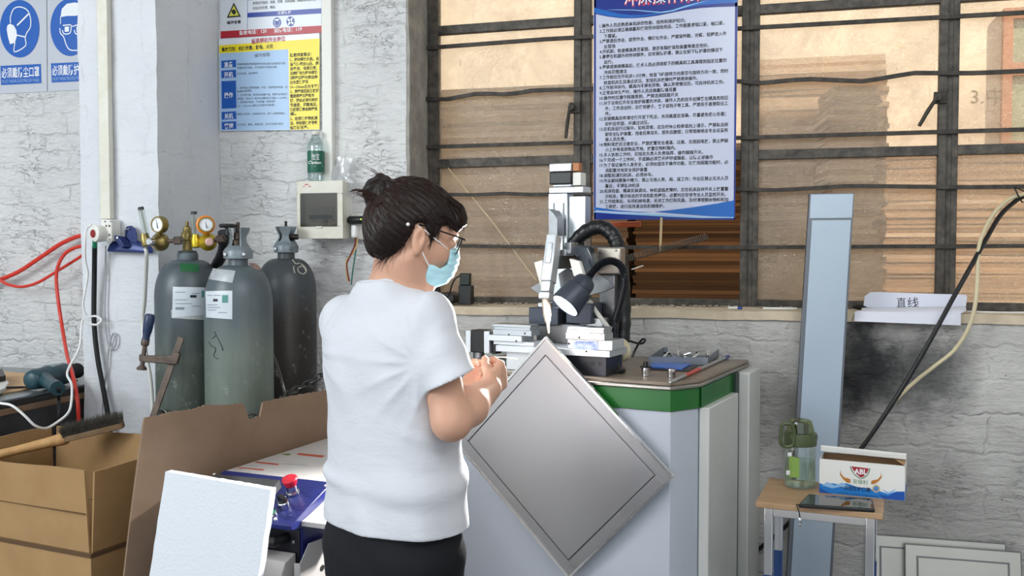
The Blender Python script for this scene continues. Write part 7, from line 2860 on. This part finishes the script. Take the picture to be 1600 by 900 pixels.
B = Field((-0.32, -0.24, 0.0), (0.40, 0.47, 1.60), 0.0036)
# trunk and legs under the clothes
B.column([(0.74, 0, 0, 0.150, 0.10), (0.82, 0, 0, 0.155, 0.10), (0.98, 0, 0, 0.125, 0.085), (1.14, 0, 0, 0.145, 0.095), (1.22, 0, -0.005, 0.14, 0.08), (1.29, 0, -0.008, 0.08, 0.055), (1.31, 0, -0.008, 0.06, 0.05)])
for s_ in (-1, 1):
    B.cone((s_ * 0.085, 0, 0.76), (s_ * 0.085, 0.01, 0.44), 0.082, 0.055, 0.03)
    B.cone((s_ * 0.085, 0.01, 0.44), (s_ * 0.085, -0.015, 0.08), 0.054, 0.036, 0.02)
    B.cone((s_ * 0.085, -0.03, 0.035), (s_ * 0.09, 0.12, 0.03), 0.034, 0.026, 0.02)
nb = wl(612, 438, 2.14)
for S_j in (shR, shL):
    B.cone(nb + (S_j - nb) * 0.15 + np.array((0, 0, -0.02)), S_j, 0.040, 0.042, 0.03)
B.cone(nb + np.array((0, -0.01, -0.05)), hp(0, -0.016, -0.075), 0.050, 0.047, 0.03)
B.cone(nb + np.array((0.02, 0.03, -0.04)), hp(0.02, 0.012, -0.09), 0.03, 0.034, 0.03)
# arms
for (a, b, c) in ((shR, elR, wrR), (shL, elL, wrL)):
    B.cone(a, b, 0.046, 0.0385, 0.02)
    m_ = b + (c - b) * 0.42
    B.cone(b, m_, 0.0385, 0.0405, 0.02)
    B.cone(m_, c, 0.0405, 0.0275, 0.02)
# head
B.ell(hp(0, -0.006, 0.004), (0.073, 0.094, 0.088), HR, 0.01)
B.ell(hp(0, 0.03, -0.05), (0.060, 0.064, 0.074), HR, 0.03)
for s_ in (-1, 1):
    B.cone(hp(s_ * 0.052, 0.005, -0.07), hp(s_ * 0.012, 0.066, -0.112), 0.017, 0.015, 0.02)
    B.ell(hp(s_ * 0.034, 0.058, -0.042), (0.028, 0.03, 0.026), HR, 0.015)
    B.cone(hp(s_ * 0.014, 0.086, 0.012), hp(s_ * 0.046, 0.074, 0.010), 0.010, 0.009, 0.012)
    B.ell(hp(s_ * 0.032, 0.098, -0.010), (0.015, 0.014, 0.011), HR, 0.01, 'sub')
    B.ell(hp(s_ * 0.032, 0.082, -0.011), (0.014, 0.0125, 0.010), HR, 0.004)
B.ell(hp(0, 0.068, -0.112), (0.024, 0.018, 0.016), HR, 0.015)
B.cone(hp(0, 0.088, -0.004), hp(0, 0.112, -0.044), 0.008, 0.010, 0.012)
for s_ in (-1, 1):
    B.ell(hp(s_ * 0.009, 0.104, -0.047), (0.008, 0.010, 0.007), HR, 0.006)
# ears
for s_ in (-1, 1):
    t1 = Matrix.Rotation(math.radians(13), 3, 'X')
    Re = HR @ np.array(t1) @ np.array(Matrix.Rotation(s_ * math.radians(-22), 3, 'Z'))
    B.ell(hp(s_ * 0.077, 0.002, -0.030), (0.0075, 0.0155, 0.029), Re, 0.006)
    B.ell(hp(s_ * 0.075, 0.008, -0.055), (0.006, 0.009, 0.010), Re, 0.006)
    B.ell(hp(s_ * 0.086, 0.006, -0.026), (0.0075, 0.0085, 0.0175), Re, 0.003, 'sub')
    B.ell(hp(s_ * 0.080, 0.012, -0.034), (0.006, 0.005, 0.009), Re, 0.003)


def hand(wr, Fd, Nd, curls, spread, th, sc=0.93):
    """palm, four bent fingers and the thumb; Fd along the palm, Nd the way the palm faces"""
    Fd, Nd = V(Fd).normalized(), V(Nd)
    Nd = (Nd - Fd * Nd.dot(Fd)).normalized()
    Td = Fd.cross(Nd) * th['side']
    w0 = V(wr)
    offs = (0.027, 0.009, -0.009, -0.026)
    klen = (0.082, 0.085, 0.080, 0.072)
    seg = ((0.040, 0.024, 0.019), (0.044, 0.027, 0.020), (0.040, 0.025, 0.019), (0.031, 0.019, 0.017))
    rad = (0.0082, 0.0084, 0.0080, 0.0070)
    kn = []
    for i in range(4):
        a = w0 + Td * (offs[i] * 0.45 * sc) + Fd * 0.004
        b = w0 + Fd * klen[i] * sc + Td * offs[i] * sc
        B.cone(a, b, 0.0150, 0.0105, 0.010)
        kn.append(b)
    for i in range(4):
        d = (Fd + Td * spread * offs[i] / 0.027).normalized()
        p = kn[i]
        ang_ = 0.0
        ax_ = d.cross(Nd).normalized()
        for j in range(3):
            ang_ += math.radians(curls[i][j])
            dd = (d * math.cos(ang_) + Nd * math.sin(ang_)).normalized()
            q = p + dd * seg[i][j] * sc
            B.cone(p, q, rad[i] * (1.0 - 0.08 * j), rad[i] * (0.92 - 0.08 * j), 0.0025)
            p = q
    b0 = w0 + Fd * 0.022 * sc + Td * 0.016 * sc + Nd * 0.006
    B.cone(w0 + Td * 0.010, b0 + Td * 0.006, 0.017, 0.014, 0.010)
    p = b0
    for dv_, L_, r_ in th['segs']:
        d = (Fd * dv_[0] + Td * dv_[1] + Nd * dv_[2]).normalized()
        q = p + d * L_ * sc
        B.cone(p, q, r_, r_ * 0.90, 0.005)
        p = q
    return p


fR = wdir(RT * 0.30 + FH * 0.68 + UP * 0.26)
nR = wdir(-RT * 0.85 + FH * 0.45 - UP * 0.05)
tipR = hand(wrR, fR, nR, [(48, 62, 40), (62, 80, 50), (70, 85, 55), (76, 85, 55)], 0.05,
            {'side': 1 if V(fR).cross(V(nR)).z > 0 else -1, 'segs': [((0.60, 0.52, 0.40), 0.034, 0.0125), ((0.88, 0.18, 0.42), 0.030, 0.0100), ((0.88, -0.10, 0.50), 0.024, 0.0088)]})
fL = wdir(RT * 0.85 - FH * 0.10 + UP * 0.22)
nL = wdir(-FH * 0.85 - RT * 0.15 - UP * 0.35)
tipL = hand(wrL, fL, nL, [(35, 50, 30), (48, 62, 38), (56, 70, 40), (62, 74, 45)], 0.12,
            {'side': 1 if V(fL).cross(V(nL)).z > 0 else -1, 'segs': [((0.60, 0.55, 0.45), 0.034, 0.0125), ((0.85, 0.25, 0.40), 0.028, 0.0100), ((0.92, -0.05, 0.30), 0.022, 0.0088)]})
B.obj('body', M_skin, per, 1)

# eyes
for s_ in (-1, 1):
    m = MB()
    m.ball(hp(s_ * 0.032, 0.0835, -0.012), 0.0118, 14)
    e = m.build('eye', M_white, per)
    m = MB()
    m.ball(hp(s_ * 0.032, 0.0935, -0.013), (0.0045, 0.0045, 0.0045), 10)
    m.build('iris', mat('dark iris', '#1c120e', 0.2), e)

# T-shirt
T = Field((-0.30, -0.22, 0.74), (0.36, 0.30, 1.38), 0.0042)
T.column([(0.775, 0.004, 0.004, 0.190, 0.130), (0.83, 0.004, 0.004, 0.187, 0.127), (0.93, 0.004, 0.002, 0.178, 0.120), (1.04, 0, 0, 0.170, 0.115), (1.15, -0.006, -0.004, 0.176, 0.116), (1.21, -0.008, -0.008, 0.170, 0.104), (1.255, -0.002, -0.010, 0.132, 0.084), (1.29, 0, -0.010, 0.098, 0.07), (1.325, 0, -0.010, 0.072, 0.058)], 0.0, 2.25)
sl_end = wl(703, 594, 1.985)
for (S_j, e_) in ((shR, sl_end), (shL, shL + (elL - shL) * 0.62)):
    T.cone(nb + (S_j - nb) * 0.30 + np.array((0, 0, -0.026)), S_j, 0.043, 0.046, 0.025)
T.ell(nb + np.array((0, -0.035, -0.045)), (0.075, 0.045, 0.05), None, 0.03)
# creases
X, Y, Z = np.meshgrid(*T.ax, indexing='ij', sparse=True)
wa = 0.035 * np.sin(9 * X + 4 * Z) + 0.02 * np.sin(23 * Z + 11 * X + 5 * Y)
rd = lambda ph, e=3.0: (0.5 + 0.5 * np.cos(ph)) ** e - 0.28
f1 = rd(58 * (Z * 0.97 + 0.22 * X + wa)) * np.clip((1.06 - Z) / 0.14, 0, 1) * np.clip((Z - 0.80) / 0.05, 0, 1)
f2 = rd(40 * (X * 0.92 + 0.25 * Z + 0.7 * wa + 0.5 * Y), 2.0) * np.clip(np.abs(Z - 0.98) / 0.14, 0.25, 1)


def fan(cx, cz, sgn, n):
    dx, dz = (X - cx) * sgn, Z - cz
    rr_ = np.sqrt(dx * dx + dz * dz + (0.6 * Y) ** 2)
    an = np.arctan2(dz, -dx)
    return rd(n * (an + 1.5 * wa), 3.0) * np.clip((rr_ - 0.035) / 0.05, 0, 1) * np.clip(1 - (rr_ - 0.06) / 0.15, 0, 1) * (Y < 0.06)


f3 = fan(0.165, 1.165, 1, 13)
f4 = fan(-0.16, 1.17, -1, 12)
g_ = np.clip(0.55 + 0.9 * np.sin(9 * X + 15 * Z + 2) * np.sin(6 * Z - 11 * X + 1), 0, 1.2)
T.D += (-0.0085 * f1 * g_ - 0.0065 * f2 * (1.25 - g_) - 0.0042 * f3 - 0.0042 * f4).astype(np.float32)
fold = (0.0028 * np.sin(75 * (0.8 * X - 0.5 * Z + wa)) + 0.0020 * np.sin(60 * (0.6 * Y + 0.7 * Z + wa))).astype(np.float32)
del X, Y, Z, wa, f1, f2, f3, f4, g_
# hems: sleeves, neck, waist
nR_ = wdir(RT * 0.42 - UP * 0.90)
eL = shL + (elL - shL) * 0.62
dL = (elL - shL) / np.linalg.norm(elL - shL)
for (S_j, e_, nn_) in ((shR, sl_end, nR_), (shL, eL, dL)):
    Q = T.like()
    d_ = (e_ - S_j) / np.linalg.norm(e_ - S_j)
    Q.cone(S_j, e_ + d_ * 0.06, 0.047, 0.0615)
    Q.D += fold
    Q.half(e_, nn_)
    Q2 = T.like()
    Q2.cone(e_ - d_ * 0.02, e_ + d_ * 0.08, 0.0435, 0.054)
    Q.D = np.maximum(Q.D, -Q2.D)
    k_ = 0.045
    hh = np.maximum(k_ - np.abs(T.D - Q.D), 0) / k_
    keep = np.clip(1 - (Q2.D < 0.004), 0, 1)
    T.D = np.where(Q2.D < -0.0, np.minimum(T.D, Q.D), np.minimum(T.D, Q.D) - hh * hh * k_ * 0.25).astype(np.float32)
nk = nb + np.array((0.0, 0.0, 0.0))
cn = np.array((0.06, 0.55, 1.0))
cn = cn / np.linalg.norm(cn)
T.cone(nk - cn * 0.010, nk + cn * 0.12, 0.066, 0.080, 0.004, 'sub')
T.half((0, 0, 0.792), np.array((0.0, 0.0, -1.0)))
T.ell((0.004, 0.004, 0.77), (0.183, 0.123, 0.045), None, 0.0, 'sub')
sh_o = T.obj('t_shirt', M_shirt, per, 1)
# ribbed collar
cp = []
u1 = np.cross(cn, (1, 0, 0))
u1 /= np.linalg.norm(u1)
u2 = np.cross(cn, u1)
for q in np.linspace(0, 2 * math.pi, 49)[:-1]:
    d_ = u1 * math.cos(q) + u2 * math.sin(q)
    best = None
    for z_ in np.linspace(0.05, -0.06, 56):
        r_ = 0.0665 + max(z_ + 0.01, 0) * 0.108
        p = nk + cn * z_ + d_ * r_
        if T.sample(p + d_ * 0.004) < 0.0:
            best = p + d_ * 0.003
            break
    if best is not None:
        cp.append(V(best))
if len(cp) > 30:
    sm = [sum((cp[(i + k) % len(cp)] for k in (-2, -1, 0, 1, 2)), V((0, 0, 0))) / 5 for i in range(len(cp))]
    MB().tube(sm, 0.0058, 8, closed=True).build('collar', M_shirt, sh_o)

# trousers
P_ = Field((-0.24, -0.20, 0.03), (0.24, 0.22, 0.87), 0.0055)
P_.column([(0.66, 0, 0, 0.176, 0.120), (0.72, 0, 0, 0.180, 0.122), (0.80, 0, 0, 0.172, 0.115), (0.86, 0, 0, 0.160, 0.105)], 0, 2.2)
for s_ in (-1, 1):
    P_.cone((s_ * 0.088, 0, 0.72), (s_ * 0.088, 0.01, 0.44), 0.092, 0.066, 0.03)
    P_.cone((s_ * 0.088, 0.01, 0.44), (s_ * 0.088, -0.012, 0.09), 0.066, 0.050, 0.02)
P_.half((0, 0, 0.845), np.array((0.0, 0.0, 1.0)))
X, Y, Z = np.meshgrid(*P_.ax, indexing='ij', sparse=True)
P_.D += (0.0022 * np.sin(55 * (Z + 0.25 * X + 0.02 * np.sin(20 * X + 9 * Y))) * np.sin(11 * X + 17 * Z + 3 * Y)).astype(np.float32)
P_.obj('trousers', M_trous, per, 1)
for s_ in (-1, 1):
    S2 = Field((s_ * 0.088 - 0.07, -0.10, -0.006), (s_ * 0.088 + 0.07, 0.20, 0.11), 0.005)
    S2.cone((s_ * 0.088, -0.03, 0.040), (s_ * 0.092, 0.115, 0.034), 0.042, 0.037, 0.02)
    S2.cone((s_ * 0.088, -0.035, 0.04), (s_ * 0.088, -0.03, 0.085), 0.040, 0.042, 0.02)
    S2.half((0, 0, 0.003), np.array((0, 0, -1.0)))
    S2.obj('shoe', M_black, per, 1)

# hair: scalp mass, bun, strands
cH = np.array(Hl.translation)
H = Field(cH - 0.17, cH + 0.18, 0.003)
H.ell(hp(0, -0.008, 0.010), (0.084, 0.107, 0.096), HR)
H.ell(hp(0, -0.055, -0.035), (0.070, 0.052, 0.062), HR, 0.03)
H.ell(hp(0, -0.058, -0.075), (0.050, 0.030, 0.040), HR, 0.02)
H.ell(hp(0, 0.080, 0.045), (0.060, 0.038, 0.042), HR, 0.02)
poly_px = [(572, 352), (577, 378), (585, 396), (600, 407), (622, 397), (636, 378), (645, 362), (649, 349), (662, 349), (668, 366), (672, 379), (678, 377), (684, 366), (691, 354), (700, 352), (708, 354), (716, 366), (722, 362), (735, 350), (732, 318), (700, 270), (655, 250), (600, 250), (565, 310)]
pp = np.array([hpx(x, y, 0.066) for x, y in poly_px])
X, Y, Z = np.meshgrid(*H.ax, indexing='ij')
HRi = np.array(Hl.inverted().to_3x3())
q = np.stack([X - cH[0], Y - cH[1], Z - cH[2]], -1) @ HRi.T
qy, qz, qx = q[..., 1], q[..., 2], q[..., 0]
ins = np.zeros(qy.shape, bool)
dist = np.full(qy.shape, 1.0, np.float32)
for i in range(len(pp)):
    (y0, z0), (y1, z1) = pp[i], pp[(i + 1) % len(pp)]
    ins ^= ((z0 > qz) != (z1 > qz)) & (qy < (y1 - y0) * (qz - z0) / (z1 - z0 + 1e-12) + y0)
    ey, ez = y1 - y0, z1 - z0
    t_ = np.clip(((qy - y0) * ey + (qz - z0) * ez) / (ey * ey + ez * ez), 0, 1)
    dist = np.minimum(dist, np.sqrt((qy - y0 - t_ * ey) ** 2 + (qz - z0 - t_ * ez) ** 2))
sd_ = np.where(ins, -dist, dist).astype(np.float32)
kk = 0.012
hh = np.maximum(kk - np.abs(H.D - sd_), 0) / kk
H.D = (np.maximum(H.D, sd_) + hh * hh * kk * 0.25).astype(np.float32)
# combed grooves that run towards the bun
bunw = at_d(607, 314, 2.115)
bl_ = Mh.inverted() @ bunw
bd = np.array(bl_.normalized())
nrm_q = q / (np.linalg.norm(q, axis=-1, keepdims=True) + 1e-9)
e1_ = np.cross(bd, (1, 0, 0))
e1_ /= np.linalg.norm(e1_)
e2_ = np.cross(bd, e1_)
az = np.arctan2(nrm_q @ e2_, nrm_q @ e1_)
pol = np.arccos(np.clip(nrm_q @ bd, -1, 1))
H.D += (0.0010 * np.sin(46 * az + 2.0 * np.sin(3 * pol)) * np.clip(np.sin(pol), 0.1, 1) + 0.0007 * np.sin(113 * az + 3 * np.sin(5 * pol))).astype(np.float32)
del q, qy, qz, qx, ins, dist, sd_, hh, nrm_q, az, pol, X, Y, Z
Hcap = Field(H.lo, H.lo, 1)
Hcap.lo, Hcap.h, Hcap.n, Hcap.D, Hcap.ax = H.lo, H.h, H.n, H.D.copy(), H.ax
hair = None
# bun of coiled locks
bc = at_d(590, 298, 2.115)
axb = (bc - bunw).normalized()
bx_ = axb.cross(-FH).normalized()
by_ = axb.cross(bx_)
lb = lambda v: np.array(Mwi @ v)
coil = []
for i in range(70):
    f = i / 69
    a_ = f * 2 * math.pi * 3.1 + 0.8
    R_ = 0.032 * (1 - 0.25 * f) * (1 + 0.12 * math.sin(3 * a_))
    coil.append(bunw + axb * (0.006 + 0.042 * f + 0.006 * math.sin(2 * a_)) + (bx_ * math.cos(a_) + by_ * math.sin(a_)) * R_)
for i in range(69):
    r_ = 0.0110 + 0.0022 * math.sin(i * 0.45)
    H.cone(lb(coil[i]), lb(coil[i + 1]), r_, r_, 0.003)
H.cone(lb(bunw - axb * 0.012), lb(bunw + axb * 0.04), 0.028, 0.024, 0.008)
extra = spline([at_d(618, 322, 2.09), at_d(622, 305, 2.075), at_d(612, 290, 2.075), at_d(598, 288, 2.08), at_d(594, 300, 2.075)], 5)
for a, b in zip(extra, extra[1:]):
    H.cone(lb(a), lb(b), 0.0095, 0.0095, 0.003)
hair = H.obj('hair', M_hair, per, 1)
# loose strands combed over the mass, as one sub-part
rnd = random.Random(21)
m = MB()


def surf(d):
    """out from the head centre in head direction d to the hair surface"""
    d = np.array(d) / np.linalg.norm(d)
    ts = np.linspace(0.05, 0.16, 45)
    w_ = np.array([np.array(Hl @ V(d * t)) for t in ts])
    v = Hcap.sample(w_)
    i = np.where(v < 0)[0]
    if len(i) == 0:
        return None
    return ts[i[-1]]


for n_ in range(420):
    th_ = rnd.uniform(0, 2 * math.pi)
    po = rnd.uniform(0.9, 2.2)
    d0 = bd * math.cos(po) + (e1_ * math.cos(th_) + e2_ * math.sin(th_)) * math.sin(po)
    pts_ = []
    for k in range(13):
        p2 = po + (0.30 - po) * k / 12
        wv = th_ + 0.05 * math.sin(k * 0.7 + n_)
        d = bd * math.cos(p2) + (e1_ * math.cos(wv) + e2_ * math.sin(wv)) * math.sin(p2)
        t_ = surf(d)
        if t_ is None:
            if pts_:
                break
            continue
        pts_.append(V(Hl @ V(d / np.linalg.norm(d) * (t_ + 0.0008))))
    if len(pts_) > 4:
        m.tube(pts_, [0.0002 + 0.0006 * math.sin(math.pi * (i + 0.5) / len(pts_)) for i in range(len(pts_))], 4, caps=False)


def near_depth(px, py):
    """distance at which the view ray meets hair or skin"""
    ds = np.arange(1.96, 2.30, 0.003)
    ps = np.array([np.array(Mwi @ at_d(px, py, float(d))) for d in ds])
    v = np.minimum(B.sample(ps), np.where(np.all((ps > H.lo) & (ps < H.lo + (H.n - 1) * H.h), axis=1), H.sample(ps), 0.2))
    i = np.where(v < 0.001)[0]
    return float(ds[i[0]]) - 0.002 if len(i) else None


def wisp(pts, r=0.0006, n=1, jit=0.0):
    for _ in range(n):
        jx, jy = rnd.gauss(0, jit), rnd.gauss(0, jit)
        P3 = []
        last = 2.10
        for i, p in enumerate(pts):
            k_ = 0.35 + i / len(pts)
            x_, y_ = p[0] + jx * k_ + rnd.gauss(0, jit * 0.25), p[1] + jy * k_ + rnd.gauss(0, jit * 0.25)
            d_ = near_depth(x_, y_)
            if d_ is None:
                d_ = last
            last = d_
            P3.append(Mwi @ at_d(x_, y_, d_))
        ps = spline(P3, 5)
        m.tube(ps, [r * (1.15 - i / len(ps)) for i in range(len(ps))], 4, caps=False)


wisp([(586, 304), (573, 301), (560, 297), (548, 299)], 0.0006, 24, 2.0)
wisp([(582, 310), (568, 306), (556, 300)], 0.0007, 12, 2.5)
wisp([(600, 285), (590, 272), (578, 264), (566, 259)], 0.0005, 9, 2.5)
wisp([(600, 290), (592, 274), (585, 262)], 0.0004, 6, 2.5)
wisp([(598, 318), (585, 322), (572, 316), (560, 318)], 0.0005, 7, 3)
wisp([(602, 396), (596, 404), (590, 408), (586, 414)], 0.0004, 16, 5)
wisp([(618, 390), (610, 400), (604, 410), (603, 418)], 0.0004, 15, 6)
wisp([(630, 380), (624, 390), (618, 402)], 0.0004, 15, 6)
wisp([(640, 366), (634, 378), (630, 390)], 0.0004, 10, 5)
wisp([(672, 364), (673, 374), (672, 382), (668, 388)], 0.0004, 16, 3.5)
wisp([(684, 352), (684, 364), (680, 376)], 0.0005, 18, 4)
wisp([(694, 338), (704, 350), (708, 362)], 0.0006, 26, 4)
wisp([(712, 328), (722, 342), (722, 360)], 0.0007, 30, 4)
wisp([(700, 308), (720, 326), (727, 352)], 0.0006, 16, 4)
so = m.build('hair_strands', M_hair2, hair, recalc=False)
so['kind'] = 'stuff'
m = MB()
m.ball(Mwi @ at_d(637.5, 350.5, 2.034), 0.0042, 12)
m.build('hair_pin', mat('pearl', '#f0eee8', 0.2), hair)

# mask
K = Field(np.array(Hl @ V((0, 0.06, -0.06))) - 0.11, np.array(Hl @ V((0, 0.06, -0.06))) + 0.11, 0.0026)
K.ell(hp(0, 0.050, -0.060), (0.066, 0.070, 0.062), HR)
K.ell(hp(0, 0.086, -0.030), (0.030, 0.028, 0.030), HR, 0.02)
mp_px = [(700, 389, .03), (704, 384, .0), (714, 386, .0), (718, 410, 0), (708, 440, 0), (672, 456, 0.0), (660, 449, .03), (664, 432, .05), (669.5, 413, .055), (677, 414, .052), (687, 420, .048), (697, 414, .04), (699, 402, .034)]
pm = np.array([hpx(x, y, l) for x, y, l in mp_px])
X, Y, Z = np.meshgrid(*K.ax, indexing='ij')
q = np.stack([X - cH[0], Y - cH[1], Z - cH[2]], -1) @ HRi.T
qy, qz = q[..., 1], q[..., 2]
ins = np.zeros(qy.shape, bool)
dist = np.full(qy.shape, 1.0)
for i in range(len(pm)):
    (y0, z0), (y1, z1) = pm[i], pm[(i + 1) % len(pm)]
    ins ^= ((z0 > qz) != (z1 > qz)) & (qy < (y1 - y0) * (qz - z0) / (z1 - z0 + 1e-12) + y0)
    ey, ez = y1 - y0, z1 - z0
    t_ = np.clip(((qy - y0) * ey + (qz - z0) * ez) / (ey * ey + ez * ez), 0, 1)
    dist = np.minimum(dist, np.sqrt((qy - y0 - t_ * ey) ** 2 + (qz - z0 - t_ * ez) ** 2))
sd_ = np.where(ins, -dist, dist)
pl_ = 0.0011 * np.sin(qz * 420 + 6 * np.sin(qy * 30)) * np.clip((qy - 0.03) * 20, 0, 1)
K.D = np.maximum(K.D + pl_, sd_).astype(np.float32)
mask = K.obj('face_mask', M_mask, per, 1)
del X, Y, Z, q, qy, qz, ins, dist, sd_, pl_
hb = lambda x, y, z: V(Hl @ V((x, y, z)))
ear_t = hb(0.080, -0.006, -0.004)


def mpt(px, py, X):
    y, z = hpx(px, py, X)
    return hb(X, y, z)


MB().tube([mpt(653, 353, 0.080), mpt(664, 360, 0.078), mpt(682, 375, 0.070), mpt(699.5, 389, 0.052)], 0.0014, 6).build('ear_loop', M_white, mask)
MB().tube([mpt(660, 394, 0.080), mpt(664, 403, 0.076), mpt(670, 415, 0.064)], 0.0014, 6).build('ear_loop', M_white, mask)

# glasses
gl_root = None
m = MB()
yg = 0.104
m.tube([hb(0.079, -0.008, 0.000), hb(0.078, 0.03, 0.003), hb(0.074, 0.085, 0.006), hb(0.069, yg - 0.004, 0.006)], 0.0018, 6)
m.tube([hb(-0.079, -0.008, 0.000), hb(-0.078, 0.03, 0.003), hb(-0.074, 0.085, 0.006), hb(-0.069, yg - 0.004, 0.006)], 0.0018, 6)
for s_ in (-1, 1):
    rim = []
    for k in range(24):
        q_ = 2 * math.pi * k / 24
        cx_, cz_ = math.cos(q_), math.sin(q_)
        rim.append(hb(s_ * (0.036 + 0.029 * abs(cx_) ** 0.6 * math.copysign(1, cx_)), yg - 0.010 * abs(0.036 * s_ + 0.029 * cx_) / 0.065, -0.008 + 0.018 * abs(cz_) ** 0.6 * math.copysign(1, cz_)))
    m.tube(rim, 0.0018, 6, closed=True)
m.tube([hb(-0.008, yg, -0.002), hb(0, yg + 0.003, 0.002), hb(0.008, yg, -0.002)], 0.0016, 6)
gls = m.build('glasses', mat('dark spectacle frame', '#1a1b1f', 0.25, 0.4), per)
for s_ in (-1, 1):
    m = MB()
    rim = []
    for k in range(24):
        q_ = 2 * math.pi * k / 24
        cx_, cz_ = math.cos(q_), math.sin(q_)
        rim.append(hb(s_ * (0.036 + 0.0285 * abs(cx_) ** 0.6 * math.copysign(1, cx_)), yg - 0.010 * abs(0.036 * s_ + 0.029 * cx_) / 0.065, -0.008 + 0.0175 * abs(cz_) ** 0.6 * math.copysign(1, cz_)))
    m.poly(rim)
    m.build('lens', glass('spectacle lens', '#f2f5f5', 0.02, gloss=0.04), gls)

# filler wire in the right hand
a = Mwm @ V(tipR)
single('filler_wire', MB().tube([a, a.lerp(at_d(808, 561, 2.72), 0.5) + V((0, 0, 0.004)), at_d(808, 561, 2.72)], 0.0013, 6), M_brass, 'thin brass filler wire held in the right hand', 'wire')
